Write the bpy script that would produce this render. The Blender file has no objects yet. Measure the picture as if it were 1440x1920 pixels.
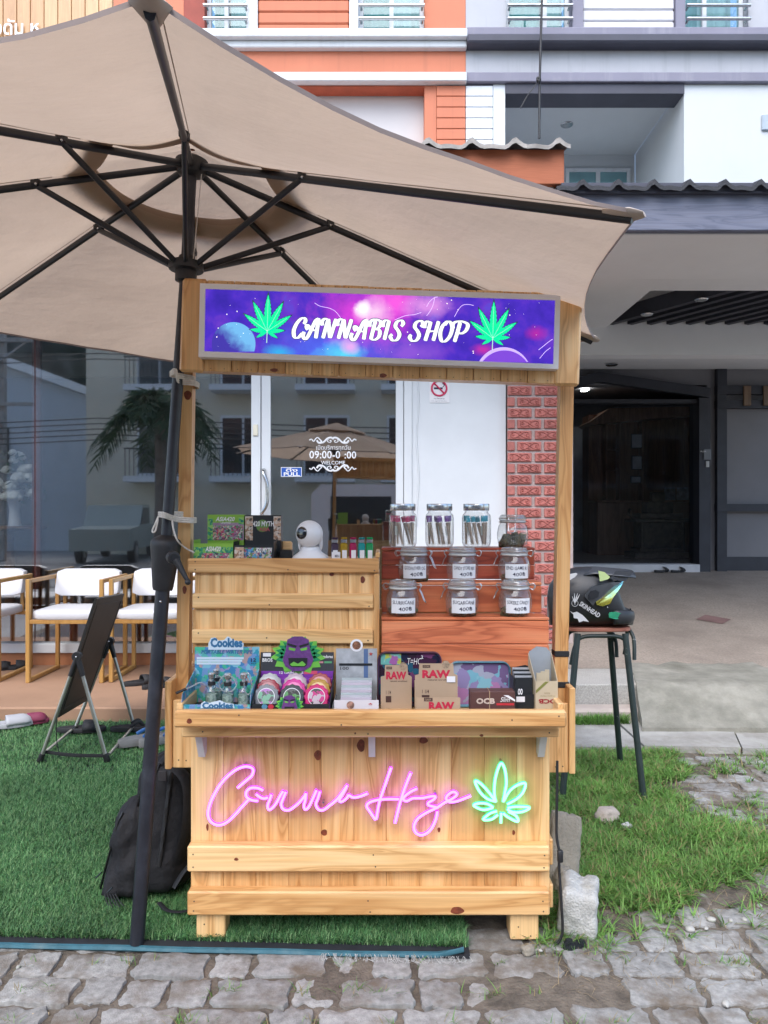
import bpy, math, random
import numpy as np
from mathutils import Vector, Matrix, noise
random.seed(7)
R = math.radians
scene = bpy.context.scene
COL = scene.collection

# ---------------------------------------------------------------- camera, sky, sun, exposure
F, CAMH = 1387.0, 1.43            # focal length in photo pixels (1440 x 1920), eye height in metres
cam_data = bpy.data.cameras.new("camera")
cam_data.sensor_fit = 'VERTICAL'
cam_data.sensor_height = 36.0
cam_data.lens = 36.0 * F / 1920.0
cam_data.clip_start = 0.05
cam_data.clip_end = 400.0
cam = bpy.data.objects.new("camera", cam_data)
cam.location = (0, 0, CAMH)
cam.rotation_euler = (R(90), 0, 0)
COL.objects.link(cam)
scene.camera = cam

SUN_EL, SUN_AZ = R(52), R(195)     # soft sun behind the photographer's left shoulder
world = bpy.data.worlds.new("World")
scene.world = world
world.use_nodes = True
wn = world.node_tree.nodes
wl = world.node_tree.links
sky = wn.new('ShaderNodeTexSky')
sky.sky_type = 'NISHITA'
sky.sun_disc = False
sky.sun_elevation = SUN_EL
sky.sun_rotation = SUN_AZ
sky.air_density = 1.0
sky.dust_density = 1.5
sky.ozone_density = 1.0
wl.new(sky.outputs[0], wn['Background'].inputs[0])
wn['Background'].inputs[1].default_value = 0.15

sun_data = bpy.data.lights.new("sun", 'SUN')
sun_data.energy = 1.25
sun_data.angle = R(60)
sun_data.color = (1.0, 0.975, 0.94)
sun = bpy.data.objects.new("sun", sun_data)
sd = Vector((math.sin(SUN_AZ) * math.cos(SUN_EL), math.cos(SUN_AZ) * math.cos(SUN_EL), math.sin(SUN_EL)))
sun.rotation_euler = sd.to_track_quat('Z', 'Y').to_euler()
sun.location = sd * 30
COL.objects.link(sun)

EXPOSURE = 1.36
vs = scene.view_settings
vs.view_transform = 'Standard'
vs.look = 'None'
vs.exposure = EXPOSURE
vs.gamma = 1.0
vs.use_curve_mapping = False
scene.render.engine = 'CYCLES'
cy = scene.cycles
cy.use_denoising = True
cy.max_bounces = 7
cy.diffuse_bounces = 3
cy.glossy_bounces = 4
cy.transmission_bounces = 6
cy.transparent_max_bounces = 18
cy.use_adaptive_sampling = True
cy.adaptive_threshold = 0.02
cy.caustics_reflective = False
cy.caustics_refractive = False
cy.sample_clamp_indirect = 4.0

# ---------------------------------------------------------------- geometry helpers
def P(px, py, d):
    """photo pixel at depth d -> world point"""
    return Vector(((px - 720) / F * d, d, CAMH - (py - 960) / F * d))
def X(px, d): return (px - 720) / F * d
def Z(py, d): return CAMH - (py - 960) / F * d

WL = {}     # world position of every object's origin

class MB:
    """collects shapes; build() links them as one mesh object"""
    def __init__(s): s.v = []; s.f = []; s.mark = 0
    def add(s, vs, fs, M=None):
        o = len(s.v)
        s.v += [tuple(M @ Vector(v)) if M is not None else tuple(v) for v in vs]
        s.f += [tuple(i + o for i in f) for f in fs]
        return s
    def box(s, x0, x1, y0, y1, z0, z1, b=0.0, M=None):
        if x0 > x1: x0, x1 = x1, x0
        if y0 > y1: y0, y1 = y1, y0
        if z0 > z1: z0, z1 = z1, z0
        if b <= 0:
            v = [(x0,y0,z0),(x1,y0,z0),(x1,y1,z0),(x0,y1,z0),(x0,y0,z1),(x1,y0,z1),(x1,y1,z1),(x0,y1,z1)]
            f = [(3,2,1,0),(4,5,6,7),(0,1,5,4),(1,2,6,5),(2,3,7,6),(3,0,4,7)]
            return s.add(v, f, M)
        b = min(b, (x1-x0)*.45, (y1-y0)*.45, (z1-z0)*.45)
        v = []; idx = {}
        for ix, (xa, sx) in enumerate(((x0,1),(x1,-1))):
            for iy, (ya, sy) in enumerate(((y0,1),(y1,-1))):
                for iz, (za, sz) in enumerate(((z0,1),(z1,-1))):
                    idx[ix,iy,iz] = len(v)
                    v += [(xa, ya+sy*b, za+sz*b), (xa+sx*b, ya, za+sz*b), (xa+sx*b, ya+sy*b, za)]
        g = lambda i,j,k,a: idx[i,j,k]+a
        f = []
        f += [(g(0,0,0,0),g(0,0,1,0),g(0,1,1,0),g(0,1,0,0)),(g(1,0,0,0),g(1,1,0,0),g(1,1,1,0),g(1,0,1,0))]
        f += [(g(0,0,0,1),g(1,0,0,1),g(1,0,1,1),g(0,0,1,1)),(g(0,1,0,1),g(0,1,1,1),g(1,1,1,1),g(1,1,0,1))]
        f += [(g(0,0,0,2),g(0,1,0,2),g(1,1,0,2),g(1,0,0,2)),(g(0,0,1,2),g(1,0,1,2),g(1,1,1,2),g(0,1,1,2))]
        for i in (0,1):
            for j in (0,1):
                f.append((g(i,j,0,0),g(i,j,0,1),g(i,j,1,1),g(i,j,1,0)))
                f.append((g(i,0,j,0),g(i,0,j,2),g(i,1,j,2),g(i,1,j,0)))
                f.append((g(0,i,j,1),g(0,i,j,2),g(1,i,j,2),g(1,i,j,1)))
                for k in (0,1): f.append((g(i,j,k,0),g(i,j,k,1),g(i,j,k,2)))
        s.add(v, f, M); s.fix = True
        return s
    def tube(s, pts, r, n=8, closed=False, caps=True, M=None, flat=None):
        pts = [Vector(p) for p in pts]
        m = len(pts)
        rr = r if isinstance(r, (list, tuple)) else [r]*m
        T = []
        for i in range(m):
            a = pts[(i-1) % m] if (closed or i > 0) else pts[i]
            b = pts[(i+1) % m] if (closed or i < m-1) else pts[i]
            t = (b-a); T.append(t.normalized() if t.length > 1e-9 else Vector((0,0,1)))
        up = Vector((0,0,1)) if abs(T[0].z) < .9 else Vector((0,1,0))
        u = T[0].cross(up).normalized(); vs = []; fs = []
        for i in range(m):
            u = (u - T[i]*u.dot(T[i]))
            u = u.normalized() if u.length > 1e-6 else T[i].orthogonal().normalized()
            w = T[i].cross(u)
            for k in range(n):
                a = 2*math.pi*k/n
                if flat: vs.append(pts[i] + u*math.cos(a)*flat[0] + w*math.sin(a)*flat[1])
                else: vs.append(pts[i] + (u*math.cos(a) + w*math.sin(a))*rr[i])
        for i in range(m if closed else m-1):
            j = (i+1) % m
            for k in range(n):
                l = (k+1) % n
                fs.append((i*n+k, i*n+l, j*n+l, j*n+k))
        if caps and not closed:
            fs.append(tuple(range(n-1, -1, -1))); fs.append(tuple((m-1)*n+k for k in range(n)))
        return s.add(vs, fs, M)
    def lathe(s, prof, n=20, M=None, cap0=True, cap1=True, shape=None):
        vs = []; fs = []
        for (r, z) in prof:
            for k in range(n):
                a = 2*math.pi*k/n
                q = shape(a) if shape else 1.0
                vs.append((r*q*math.cos(a), r*q*math.sin(a), z))
        for i in range(len(prof)-1):
            for k in range(n):
                l = (k+1) % n
                fs.append((i*n+k, i*n+l, (i+1)*n+l, (i+1)*n+k))
        if cap0: fs.append(tuple(range(n-1, -1, -1)))
        if cap1: fs.append(tuple((len(prof)-1)*n+k for k in range(n)))
        return s.add(vs, fs, M)
    def prism(s, poly, y0, y1, M=None):
        """polygon in xz extruded along y"""
        n = len(poly)
        vs = [(p[0], y0, p[1]) for p in poly] + [(p[0], y1, p[1]) for p in poly]
        fs = [tuple(range(n)), tuple(range(2*n-1, n-1, -1))]
        for i in range(n):
            j = (i+1) % n
            fs.append((i, i+n, j+n, j))
        return s.add(vs, fs, M)
    def prismz(s, poly, z0, z1, M=None):
        n = len(poly)
        vs = [(p[0], p[1], z0) for p in poly] + [(p[0], p[1], z1) for p in poly]
        fs = [tuple(range(n-1, -1, -1)), tuple(range(n, 2*n))]
        for i in range(n):
            j = (i+1) % n
            fs.append((i, j, j+n, i+n))
        return s.add(vs, fs, M)
    def loft(s, rings, caps=True, closed=True, M=None):
        n = len(rings[0]); vs = [p for r in rings for p in r]; fs = []
        for i in range(len(rings)-1):
            for k in range(n if closed else n-1):
                l = (k+1) % n
                fs.append((i*n+k, i*n+l, (i+1)*n+l, (i+1)*n+k))
        if caps:
            fs.append(tuple(range(n-1, -1, -1))); fs.append(tuple((len(rings)-1)*n+k for k in range(n)))
        return s.add(vs, fs, M)
    def quad(s, a, b, c, d): return s.add([a, b, c, d], [(0,1,2,3)])
    def sphere(s, c, r, n=12, m=8, sc=(1,1,1)):
        prof = [(max(1e-4, math.sin(math.pi*i/m))*r, -math.cos(math.pi*i/m)*r) for i in range(m+1)]
        return s.lathe(prof, n, Matrix.Translation(c) @ Matrix.Diagonal((*sc, 1)))
    def mesh(s, name, smooth=None, recalc=True):
        me = bpy.data.meshes.new(name)
        me.from_pydata(s.v, [], s.f)
        finish(me, smooth, recalc)
        return me
    def build(s, name, mat, parent=None, smooth=None, recalc=True, center=True):
        if not s.v: s.v = [(0,0,0)]
        a = np.array(s.v, dtype=float)
        c = Vector(((a.min(0)+a.max(0))/2).tolist()) if center else Vector((0,0,0))
        a = a - np.array(c)
        me = bpy.data.meshes.new(name)
        me.from_pydata(a.tolist(), [], s.f)
        finish(me, smooth, recalc)
        return link(name, me, mat, parent, c)

def finish(me, smooth, recalc=True):
    if recalc:
        import bmesh
        bm = bmesh.new(); bm.from_mesh(me)
        bmesh.ops.recalc_face_normals(bm, faces=bm.faces)
        bm.to_mesh(me); bm.free()
    if smooth is not None:
        me.shade_smooth()
        if smooth < 180: me.set_sharp_from_angle(angle=R(smooth))
    me.validate()

def link(name, me, mat, parent, c):
    o = bpy.data.objects.new(name, me)
    COL.objects.link(o)
    if mat is not None:
        me.materials.clear(); me.materials.append(mat)
    if parent is not None:
        o.parent = parent
        o.location = Vector(c) - WL[parent.name]
    else:
        o.location = c
    WL[o.name] = Vector(c)
    return o

def tag(o, label=None, cat=None, group=None, kind=None):
    if label: o['label'] = label
    if cat: o['category'] = cat
    if group: o['group'] = group
    if kind: o['kind'] = kind
    return o

def thing(name, label, cat, loc=(0,0,0), group=None):
    o = bpy.data.objects.new(name, None)
    o.empty_display_size = .05
    COL.objects.link(o)
    o.location = loc
    WL[o.name] = Vector(loc)
    return tag(o, label, cat, group)

def copy_tree(o, parent=None):
    c = o.copy(); COL.objects.link(c); c.parent = parent
    for ch in o.children: copy_tree(ch, c)
    return c

def smooth_pts(pts, n=6, closed=False):
    """Catmull-Rom through pts (any dimension)"""
    A = [np.array(p, dtype=float) for p in pts]; m = len(A); out = []
    rng = range(m if closed else m-1)
    for i in rng:
        p0 = A[(i-1) % m] if (closed or i > 0) else A[i]
        p1, p2 = A[i], A[(i+1) % m]
        p3 = A[(i+2) % m] if (closed or i < m-2) else A[(i+1) % m]
        for k in range(n):
            t = k/n
            out.append(.5*((2*p1)+(-p0+p2)*t+(2*p0-5*p1+4*p2-p3)*t*t+(-p0+3*p1-3*p2+p3)*t**3))
    if not closed: out.append(A[-1])
    return [tuple(p) for p in out]

_tc = {}
def text_geo(s, bold=0.0, shear=0.0):
    k = (s, bold, shear)
    if k in _tc: return _tc[k]
    cu = bpy.data.curves.new('t', 'FONT')
    cu.body = s; cu.size = 1; cu.offset = bold; cu.shear = shear; cu.resolution_u = 2
    ob = bpy.data.objects.new('t', cu)
    me = ob.to_mesh()
    v = np.array([x.co[:] for x in me.vertices]); f = [tuple(p.vertices) for p in me.polygons]
    ob.to_mesh_clear(); bpy.data.objects.remove(ob); bpy.data.curves.remove(cu)
    _tc[k] = (v, f)
    return v, f

def lettering(s, c, w, h, mat, parent, ux=(1,0,0), uz=(0,0,1), bold=0.0, shear=0.0, name='lettering', bend=None, flipx=False, out=None):
    """text fitted into w x h around c, in the plane of ux, uz; bend = radius of a vertical cylinder it wraps (local things)"""
    v, f = text_geo(s, bold, shear)
    a = v[:, :2].min(0); b = v[:, :2].max(0)
    q = (v[:, :2] - (a+b)/2) / np.maximum(b-a, 1e-6) * np.array([w, h])
    if flipx: q[:, 0] *= -1
    ux, uz, c = Vector(ux), Vector(uz), Vector(c)
    m = MB()
    if bend:
        r, cx, cy_, cz = bend
        m.v = [(cx + r*math.sin(x/r), cy_ - r*math.cos(x/r), cz + z) for x, z in q]
    else:
        m.v = [tuple(c + ux*x + uz*z) for x, z in q]
    m.f = f
    if out is not None: out.add(m.v, m.f); return None
    return m.build(name, mat, parent, recalc=False)

# ---------------------------------------------------------------- material helpers
def new_mat(name):
    m = bpy.data.materials.new(name); m.use_nodes = True
    nt = m.node_tree
    return m, nt, nt.nodes['Principled BSDF'], nt.nodes['Material Output']

def N(nt, t, **kw):
    n = nt.nodes.new(t)
    for k, v in kw.items():
        if k.startswith('i_'):
            key = k[2:]; key = int(key) if key.isdigit() else key.replace('_', ' ')
            n.inputs[key].default_value = v
        else: setattr(n, k, v)
    return n

def ramp(nt, fac, stops, interp='LINEAR'):
    r = nt.nodes.new('ShaderNodeValToRGB')
    r.color_ramp.interpolation = interp
    el = r.color_ramp.elements
    while len(el) < len(stops): el.new(.5)
    for e, (p, c) in zip(el, stops):
        e.position = p; e.color = (*c[:3], 1) if len(c) >= 3 else (c[0],)*3 + (1,)
    nt.links.new(fac, r.inputs[0])
    return r.outputs[0]

def coords(nt, rand=True, scale=(1,1,1), space='Object'):
    tc = nt.nodes.new('ShaderNodeTexCoord')
    out = tc.outputs[space]
    if rand:
        oi = nt.nodes.new('ShaderNodeObjectInfo')
        mul = N(nt, 'ShaderNodeMath', operation='MULTIPLY', i_1=37.0)
        nt.links.new(oi.outputs['Random'], mul.inputs[0])
        cx = nt.nodes.new('ShaderNodeCombineXYZ')
        for i in range(3): nt.links.new(mul.outputs[0], cx.inputs[i])
        add = N(nt, 'ShaderNodeVectorMath', operation='ADD')
        nt.links.new(out, add.inputs[0]); nt.links.new(cx.outputs[0], add.inputs[1])
        out = add.outputs[0]
    mp = nt.nodes.new('ShaderNodeMapping')
    mp.inputs['Scale'].default_value = scale
    nt.links.new(out, mp.inputs[0])
    return mp.outputs[0]

def mix(nt, fac, a, b, mode='MIX'):
    m = nt.nodes.new('ShaderNodeMix'); m.data_type = 'RGBA'; m.blend_type = mode
    for s, v in ((m.inputs[0], fac), (m.inputs[6], a), (m.inputs[7], b)):
        if hasattr(v, 'is_output'): nt.links.new(v, s)
        elif isinstance(v, (int, float)): s.default_value = v
        else: s.default_value = (*v[:3], 1)
    return m.outputs[2]

def M(name, col, rough=.6, metal=0.0, var=.15, vs=6.0, bump=0.0, bs=80.0, spec=.5, coat=0.0, objvar=.0, dirt=None, ds=3.0, dlo=.5, dhi=.7, trl=0.0, streak=None):
    m, nt, p, o = new_mat(name)
    v = coords(nt)
    n1 = N(nt, 'ShaderNodeTexNoise', i_Scale=vs, i_Detail=5.0, i_Roughness=.6)
    nt.links.new(v, n1.inputs['Vector'])
    c = ramp(nt, n1.outputs[0], [(.3, [x*(1-var) for x in col]), (.7, [min(1, x*(1+var)) for x in col])])
    if objvar:
        oi = nt.nodes.new('ShaderNodeObjectInfo')
        g = ramp(nt, oi.outputs['Random'], [(0, [1-objvar]*3), (1, [1+objvar]*3)])
        c = mix(nt, 1.0, c, g, 'MULTIPLY')
    if dirt:
        n3 = N(nt, 'ShaderNodeTexNoise', i_Scale=ds, i_Detail=7.0, i_Roughness=.65)
        nt.links.new(v, n3.inputs['Vector'])
        c = mix(nt, ramp(nt, n3.outputs[0], [(dlo, (0,0,0)), (dhi, (1,1,1))]), c, dirt)
    if streak:
        v4 = coords(nt, False, (7, 7, .5))
        n4 = N(nt, 'ShaderNodeTexNoise', i_Scale=1.0, i_Detail=6.0, i_Roughness=.65); nt.links.new(v4, n4.inputs['Vector'])
        c = mix(nt, ramp(nt, n4.outputs[0], [(.52, (0,0,0)), (.72, (.55,.55,.55))]), c, streak)
    nt.links.new(c, p.inputs['Base Color'])
    p.inputs['Roughness'].default_value = rough
    p.inputs['Metallic'].default_value = metal
    p.inputs['Specular IOR Level'].default_value = spec
    p.inputs['Coat Weight'].default_value = coat
    if bump:
        n2 = N(nt, 'ShaderNodeTexNoise', i_Scale=bs, i_Detail=4.0)
        nt.links.new(v, n2.inputs['Vector'])
        b = N(nt, 'ShaderNodeBump', i_Strength=bump, i_Distance=.01)
        nt.links.new(n2.outputs[0], b.inputs['Height'])
        nt.links.new(b.outputs[0], p.inputs['Normal'])
    if trl:
        tr = N(nt, 'ShaderNodeBsdfTranslucent'); nt.links.new(c, tr.inputs[0])
        ms = N(nt, 'ShaderNodeMixShader', i_0=trl)
        nt.links.new(p.outputs[0], ms.inputs[1]); nt.links.new(tr.outputs[0], ms.inputs[2])
        nt.links.new(ms.outputs[0], o.inputs[0])
    return m

def flat(name, col, rough=.5, **k): return M(name, col, rough, var=.04, **k)

def emit(name, col, s, rough=.4):
    m, nt, p, o = new_mat(name)
    p.inputs['Base Color'].default_value = (*col, 1)
    p.inputs['Emission Color'].default_value = (*col, 1)
    p.inputs['Emission Strength'].default_value = s
    p.inputs['Roughness'].default_value = rough
    return m

def wood(name, axis, lo, mid, hi, rough=.42, scale=1.0, contrast=1.0, coat=.25, bump=.15):
    """grain runs along the given axis; every board gets its own cut of it"""
    m, nt, p, o = new_mat(name)
    st = [9*scale]*3; st['xyz'.index(axis)] = .9*scale
    v = coords(nt, True, tuple(st))
    n1 = N(nt, 'ShaderNodeTexNoise', i_Scale=1.0, i_Detail=3.0, i_Roughness=.5, i_Distortion=.7)
    nt.links.new(v, n1.inputs['Vector'])
    # growth rings: iso-bands of the slow noise
    mul = N(nt, 'ShaderNodeMath', operation='MULTIPLY', i_1=26.0); nt.links.new(n1.outputs[0], mul.inputs[0])
    sn = N(nt, 'ShaderNodeMath', operation='SINE'); nt.links.new(mul.outputs[0], sn.inputs[0])
    mr = N(nt, 'ShaderNodeMapRange', i_1=-1.0, i_2=1.0); nt.links.new(sn.outputs[0], mr.inputs[0])
    rings = ramp(nt, mr.outputs[0], [(0, hi), (.62, mid), (.93, lo), (1, mid)])
    st2 = [170*scale]*3; st2['xyz'.index(axis)] = 3*scale
    v2 = coords(nt, True, tuple(st2))
    n2 = N(nt, 'ShaderNodeTexNoise', i_Scale=1.0, i_Detail=4.0); nt.links.new(v2, n2.inputs['Vector'])
    fib = ramp(nt, n2.outputs[0], [(.3, (.82,.78,.74)), (.65, (1.08,1.07,1.05))])
    c = mix(nt, .75*contrast, mid, rings)
    c = mix(nt, .7, c, fib, 'MULTIPLY')
    oi = nt.nodes.new('ShaderNodeObjectInfo')
    g = ramp(nt, oi.outputs['Random'], [(0, (.84,.76,.68)), (.3, (.97,.93,.88)), (.65, (1.02,1.03,1.04)), (1, (1.12,1.16,1.2))])
    c = mix(nt, 1.0, c, g, 'MULTIPLY')
    nt.links.new(c, p.inputs['Base Color'])
    p.inputs['Roughness'].default_value = rough
    p.inputs['Coat Weight'].default_value = coat
    p.inputs['Coat Roughness'].default_value = .3
    b = N(nt, 'ShaderNodeBump', i_Strength=bump, i_Distance=.004)
    nt.links.new(n2.outputs[0], b.inputs['Height']); nt.links.new(b.outputs[0], p.inputs['Normal'])
    return m

def glass_mat(name, tint=(1,1,1), refl=.08, edge=.6, rough=.02, haze=0.0):
    """thin pane: clear with a mirror share that grows towards grazing"""
    m, nt, p, o = new_mat(name)
    nt.nodes.remove(p)
    t = N(nt, 'ShaderNodeBsdfTransparent'); t.inputs[0].default_value = (*tint, 1)
    g = N(nt, 'ShaderNodeBsdfGlossy', i_Roughness=rough)
    lw = N(nt, 'ShaderNodeLayerWeight', i_Blend=.5)
    mr = N(nt, 'ShaderNodeMapRange', i_1=0.0, i_2=1.0, i_3=refl, i_4=edge)
    pw = N(nt, 'ShaderNodeMath', operation='POWER', i_1=2.5); nt.links.new(lw.outputs['Facing'], pw.inputs[0])
    nt.links.new(pw.outputs[0], mr.inputs[0])
    ms = N(nt, 'ShaderNodeMixShader')
    nt.links.new(mr.outputs[0], ms.inputs[0]); nt.links.new(t.outputs[0], ms.inputs[1]); nt.links.new(g.outputs[0], ms.inputs[2])
    out = ms.outputs[0]
    if haze:                       # diffuse white mixed in to imitate whitish reflections on the jar glass
        df = N(nt, 'ShaderNodeBsdfDiffuse'); df.inputs[0].default_value = (.8,.82,.82,1)
        m2 = N(nt, 'ShaderNodeMixShader', i_0=haze); nt.links.new(out, m2.inputs[1]); nt.links.new(df.outputs[0], m2.inputs[2]); out = m2.outputs[0]
    nt.links.new(out, o.inputs[0])
    return m

# ---------------------------------------------------------------- materials
PLO, PMID, PHI = (.56,.285,.10), (.78,.47,.20), (.85,.575,.285)
pine_x = wood('pine_x', 'x', PLO, PMID, PHI)
pine_y = wood('pine_y', 'y', PLO, PMID, PHI)
pine_z = wood('pine_z', 'z', PLO, PMID, PHI)
knot_m = M('knot', (.19,.045,.02), .4, var=.5, vs=90, coat=.3)
cedar_x = wood('cedar_x', 'x', (.38,.085,.035), (.66,.195,.085), (.74,.27,.125), scale=1.1)
cedar_dark = wood('cedar_dark', 'x', (.22,.035,.02), (.40,.075,.038), (.48,.11,.052), scale=1.1)
chair_wood_m = wood('chair_wood', 'z', (.30,.15,.04), (.43,.235,.065), (.52,.30,.10), scale=1.2, contrast=.5)
black_metal = M('black_metal', (.012,.013,.017), .38, var=.3, vs=20)
black_pole = M('black_pole', (.018,.02,.028), .42, var=.35, vs=12, dirt=(.05,.055,.07), ds=7, dlo=.55, dhi=.8)
black_plastic = M('black_plastic', (.018,.018,.02), .5, var=.3, vs=20, bump=.05, bs=400)
steel = M('steel', (.55,.56,.57), .25, 1.0, var=.15, vs=30)
wire_m = M('wire', (.62,.62,.62), .3, 1.0, var=.1)
white_paint = M('white_paint', (.68,.71,.735), .5, var=.04, vs=3)
white_plastic = M('white_plastic', (.82,.82,.83), .28, var=.02)
paper_white = M('paper_white', (.8,.8,.82), .7, var=.03)
ink = flat('ink', (.02,.02,.05), .6)
orange_wall = M('orange_wall', (.56,.185,.10), .7, var=.06, vs=1.5, dirt=(.52,.175,.10), ds=.8, dlo=.5, dhi=.9, streak=(.44,.15,.085))
grey_wall = M('grey_wall', (.42,.43,.465), .75, var=.06, vs=1.5, dirt=(.35,.36,.395), ds=.7, dlo=.55, dhi=.9, streak=(.30,.305,.33))
trim_grey = M('trim_grey', (.215,.21,.27), .7, var=.08, vs=2, dirt=(.30,.30,.35), ds=1.3, dlo=.6, dhi=.85, streak=(.32,.32,.37))
dark_trim = M('dark_trim', (.06,.062,.085), .65, var=.15, vs=2)
rope_m = M('rope', (.68,.64,.58), .8, var=.15, vs=90, bump=.3, bs=500)
concrete = M('concrete', (.36,.355,.34), .9, var=.2, vs=5, bump=.4, bs=60, dirt=(.20,.19,.17), ds=2.2, dlo=.5, dhi=.75)
soil = M('soil', (.135,.112,.088), .95, var=.45, vs=14, bump=.8, bs=90, dirt=(.19,.165,.13), ds=3.5, dlo=.5, dhi=.7)
# ================================================================ THE SETTING
def sheet(name, x0, x1, y0, y1, z, mat, n=1, amp=0.0, sc=3.0, label=None):
    m = MB(); nx = n if isinstance(n, int) else n[0]; ny = n if isinstance(n, int) else n[1]
    for j in range(ny+1):
        for i in range(nx+1):
            x = x0+(x1-x0)*i/nx; y = y0+(y1-y0)*j/ny
            h = amp*noise.noise((x*sc, y*sc, 1.7)) + amp*.5*noise.noise((x*sc*3, y*sc*3, 5.1)) if amp else 0
            m.v.append((x, y, z+h))
    for j in range(ny):
        for i in range(nx):
            a = j*(nx+1)+i
            m.f.append((a, a+1, a+nx+2, a+nx+1))
    return tag(m.build(name, mat, None, smooth=180 if amp else None), label, None, None, 'structure')

ground_m = M('ground', (.30,.295,.28), .95, var=.3, vs=.6, bump=.3, bs=20)
sheet('ground', -80, 80, -80, 80, -.05, ground_m)
asphalt = M('asphalt', (.20,.197,.19), .9, var=.3, vs=2.5, bump=.5, bs=90)
sheet('street', -60, 60, -8.6, -1.6, -.035, asphalt)
pavement = sheet('pavement', -4.2, 5.6, -1.55, 4.55, -.0065, soil, (240, 160), .010, 4.0)

def gright(y):
    """right hand limit of the rough grass"""
    return float(np.interp(y, [2.4, 2.5, 2.62, 2.8, 3.0, 3.3, 3.55, 3.9, 4.0, 4.4], [.72, .86, 1.02, 1.38, 1.62, 1.75, 1.5, 1.52, 1.75, 1.85]))+.10*noise.noise((y*4, 3.3, 0))+.05*noise.noise((y*11, 1.3, 0))

# concrete pavers, weathered, joints full of soil
paver_m = M('paver', (.30,.297,.285), .92, var=.30, vs=42, bump=.4, bs=230, objvar=.16, dirt=(.155,.125,.095), ds=6.5, dlo=.47, dhi=.66)
PAV = [(-.5,-.33),(-.43,-.5),(-.2,-.43),(0,-.53),(.22,-.44),(.43,-.5),(.5,-.32),(.455,0),(.5,.33),(.42,.5),(.2,.44),(0,.53),(-.22,.44),(-.42,.5),(-.5,.34),(-.45,0)]
def paver_mesh(w, d, k):
    rnd = random.Random(k); m = MB(); base = [(x*w+rnd.uniform(-1,1)*.006, y*d+rnd.uniform(-1,1)*.006) for x, y in PAV]; pts = []
    n = len(base)
    for i in range(n):
        a, b = base[i], base[(i+1) % n]
        for q in range(3):
            t = q/3; pts.append((a[0]+(b[0]-a[0])*t+rnd.uniform(-1,1)*.0028, a[1]+(b[1]-a[1])*t+rnd.uniform(-1,1)*.0028))
    rings = []
    for sc, z in ((1.02, -.05), (1.0, -.002), (.985, .0015), (.95, .0025), (.5, .003)):
        rings.append([(x*sc, y*sc, z + (.0018*noise.noise((x*16, y*16, k)) if sc < 1 else 0)) for x, y in pts])
    m.loft(rings)
    return m.mesh('paver', 40)
big = [paver_mesh(.226, .126, i) for i in range(9)]
small = [paver_mesh(.120, .126, 20+i) for i in range(7)]
pav_rnd = random.Random(3); npav = 0
row = 0; y = 1.93
while y < 4.32:
    x = -1.75 + pav_rnd.uniform(0, .2)
    while x < 2.5:
        b_ = pav_rnd.random() < .68
        w = .24 if b_ else .134
        cx = x + w/2; x += w
        if not (abs(cx) < y*.56+.12): continue
        if y > 2.52 and cx < .30: continue          # under the turf
        if y > 2.60 and cx < gright(y)-.10: continue          # under cart / grass
        me = pav_rnd.choice(big if b_ else small)
        o = bpy.data.objects.new('paver', me); COL.objects.link(o); o.parent = pavement
        o.location = Vector((cx, y + pav_rnd.uniform(-.006, .006), .0 + pav_rnd.uniform(-.006, .003) - (.008 if cx > .35 and pav_rnd.random() < .22 else 0))) - WL[pavement.name]
        o.rotation_euler = (pav_rnd.uniform(-.02, .02), pav_rnd.uniform(-.02, .02), pav_rnd.uniform(-.05, .05))
        npav += 1
    y += .137; row += 1
for me in big+small: me.materials.append(paver_m)

# ---------------------------------------------------------------- shop terrace
terracotta = M('terrace_concrete', (.36,.215,.135), .8, var=.12, vs=4, bump=.15, bs=120, dirt=(.27,.155,.095), ds=2.0, dlo=.45, dhi=.75)
m = MB(); m.box(-7, 1.24, 5.0, 6.46, -.05, .11, .012)
tag(m.build('terrace', terracotta), None, None, None, 'structure')

# ---------------------------------------------------------------- the shop front
GY = 6.4
shop = thing('shop_front', 'glass shop front with white frames above the tan terrace behind the cart', 'shop front', (-2, GY, .11))
skirt_m = M('skirting_tile', (.40,.16,.07), .6, var=.12, vs=4)
MB().box(-7, -1.15, GY-.02, GY+.1, .11, .215).build('skirting', skirt_m, shop)
MB().box(-7, -1.15, GY-.05, GY+.08, .217, .30, .006).build('sill', white_paint, shop)
pane_m = glass_mat('shop_pane', (.90,.92,.92), .33, .8)
MB().box(-3.02, -1.146, GY+.01, GY+.02, .302, 3.4).build('pane', pane_m, shop)
MB().box(-7, -3.03, GY+.01, GY+.02, .302, 3.4).build('pane', pane_m, shop)
MB().box(-3.06, -2.99, GY+.03, GY+.07, .302, 3.4).build('mullion', M('red_mullion', (.16,.04,.03), .6), shop)
MB().box(-1.144, -1.064, GY-.03, GY+.06, .11, 3.3, .004).build('frame', white_paint, shop)
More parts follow.
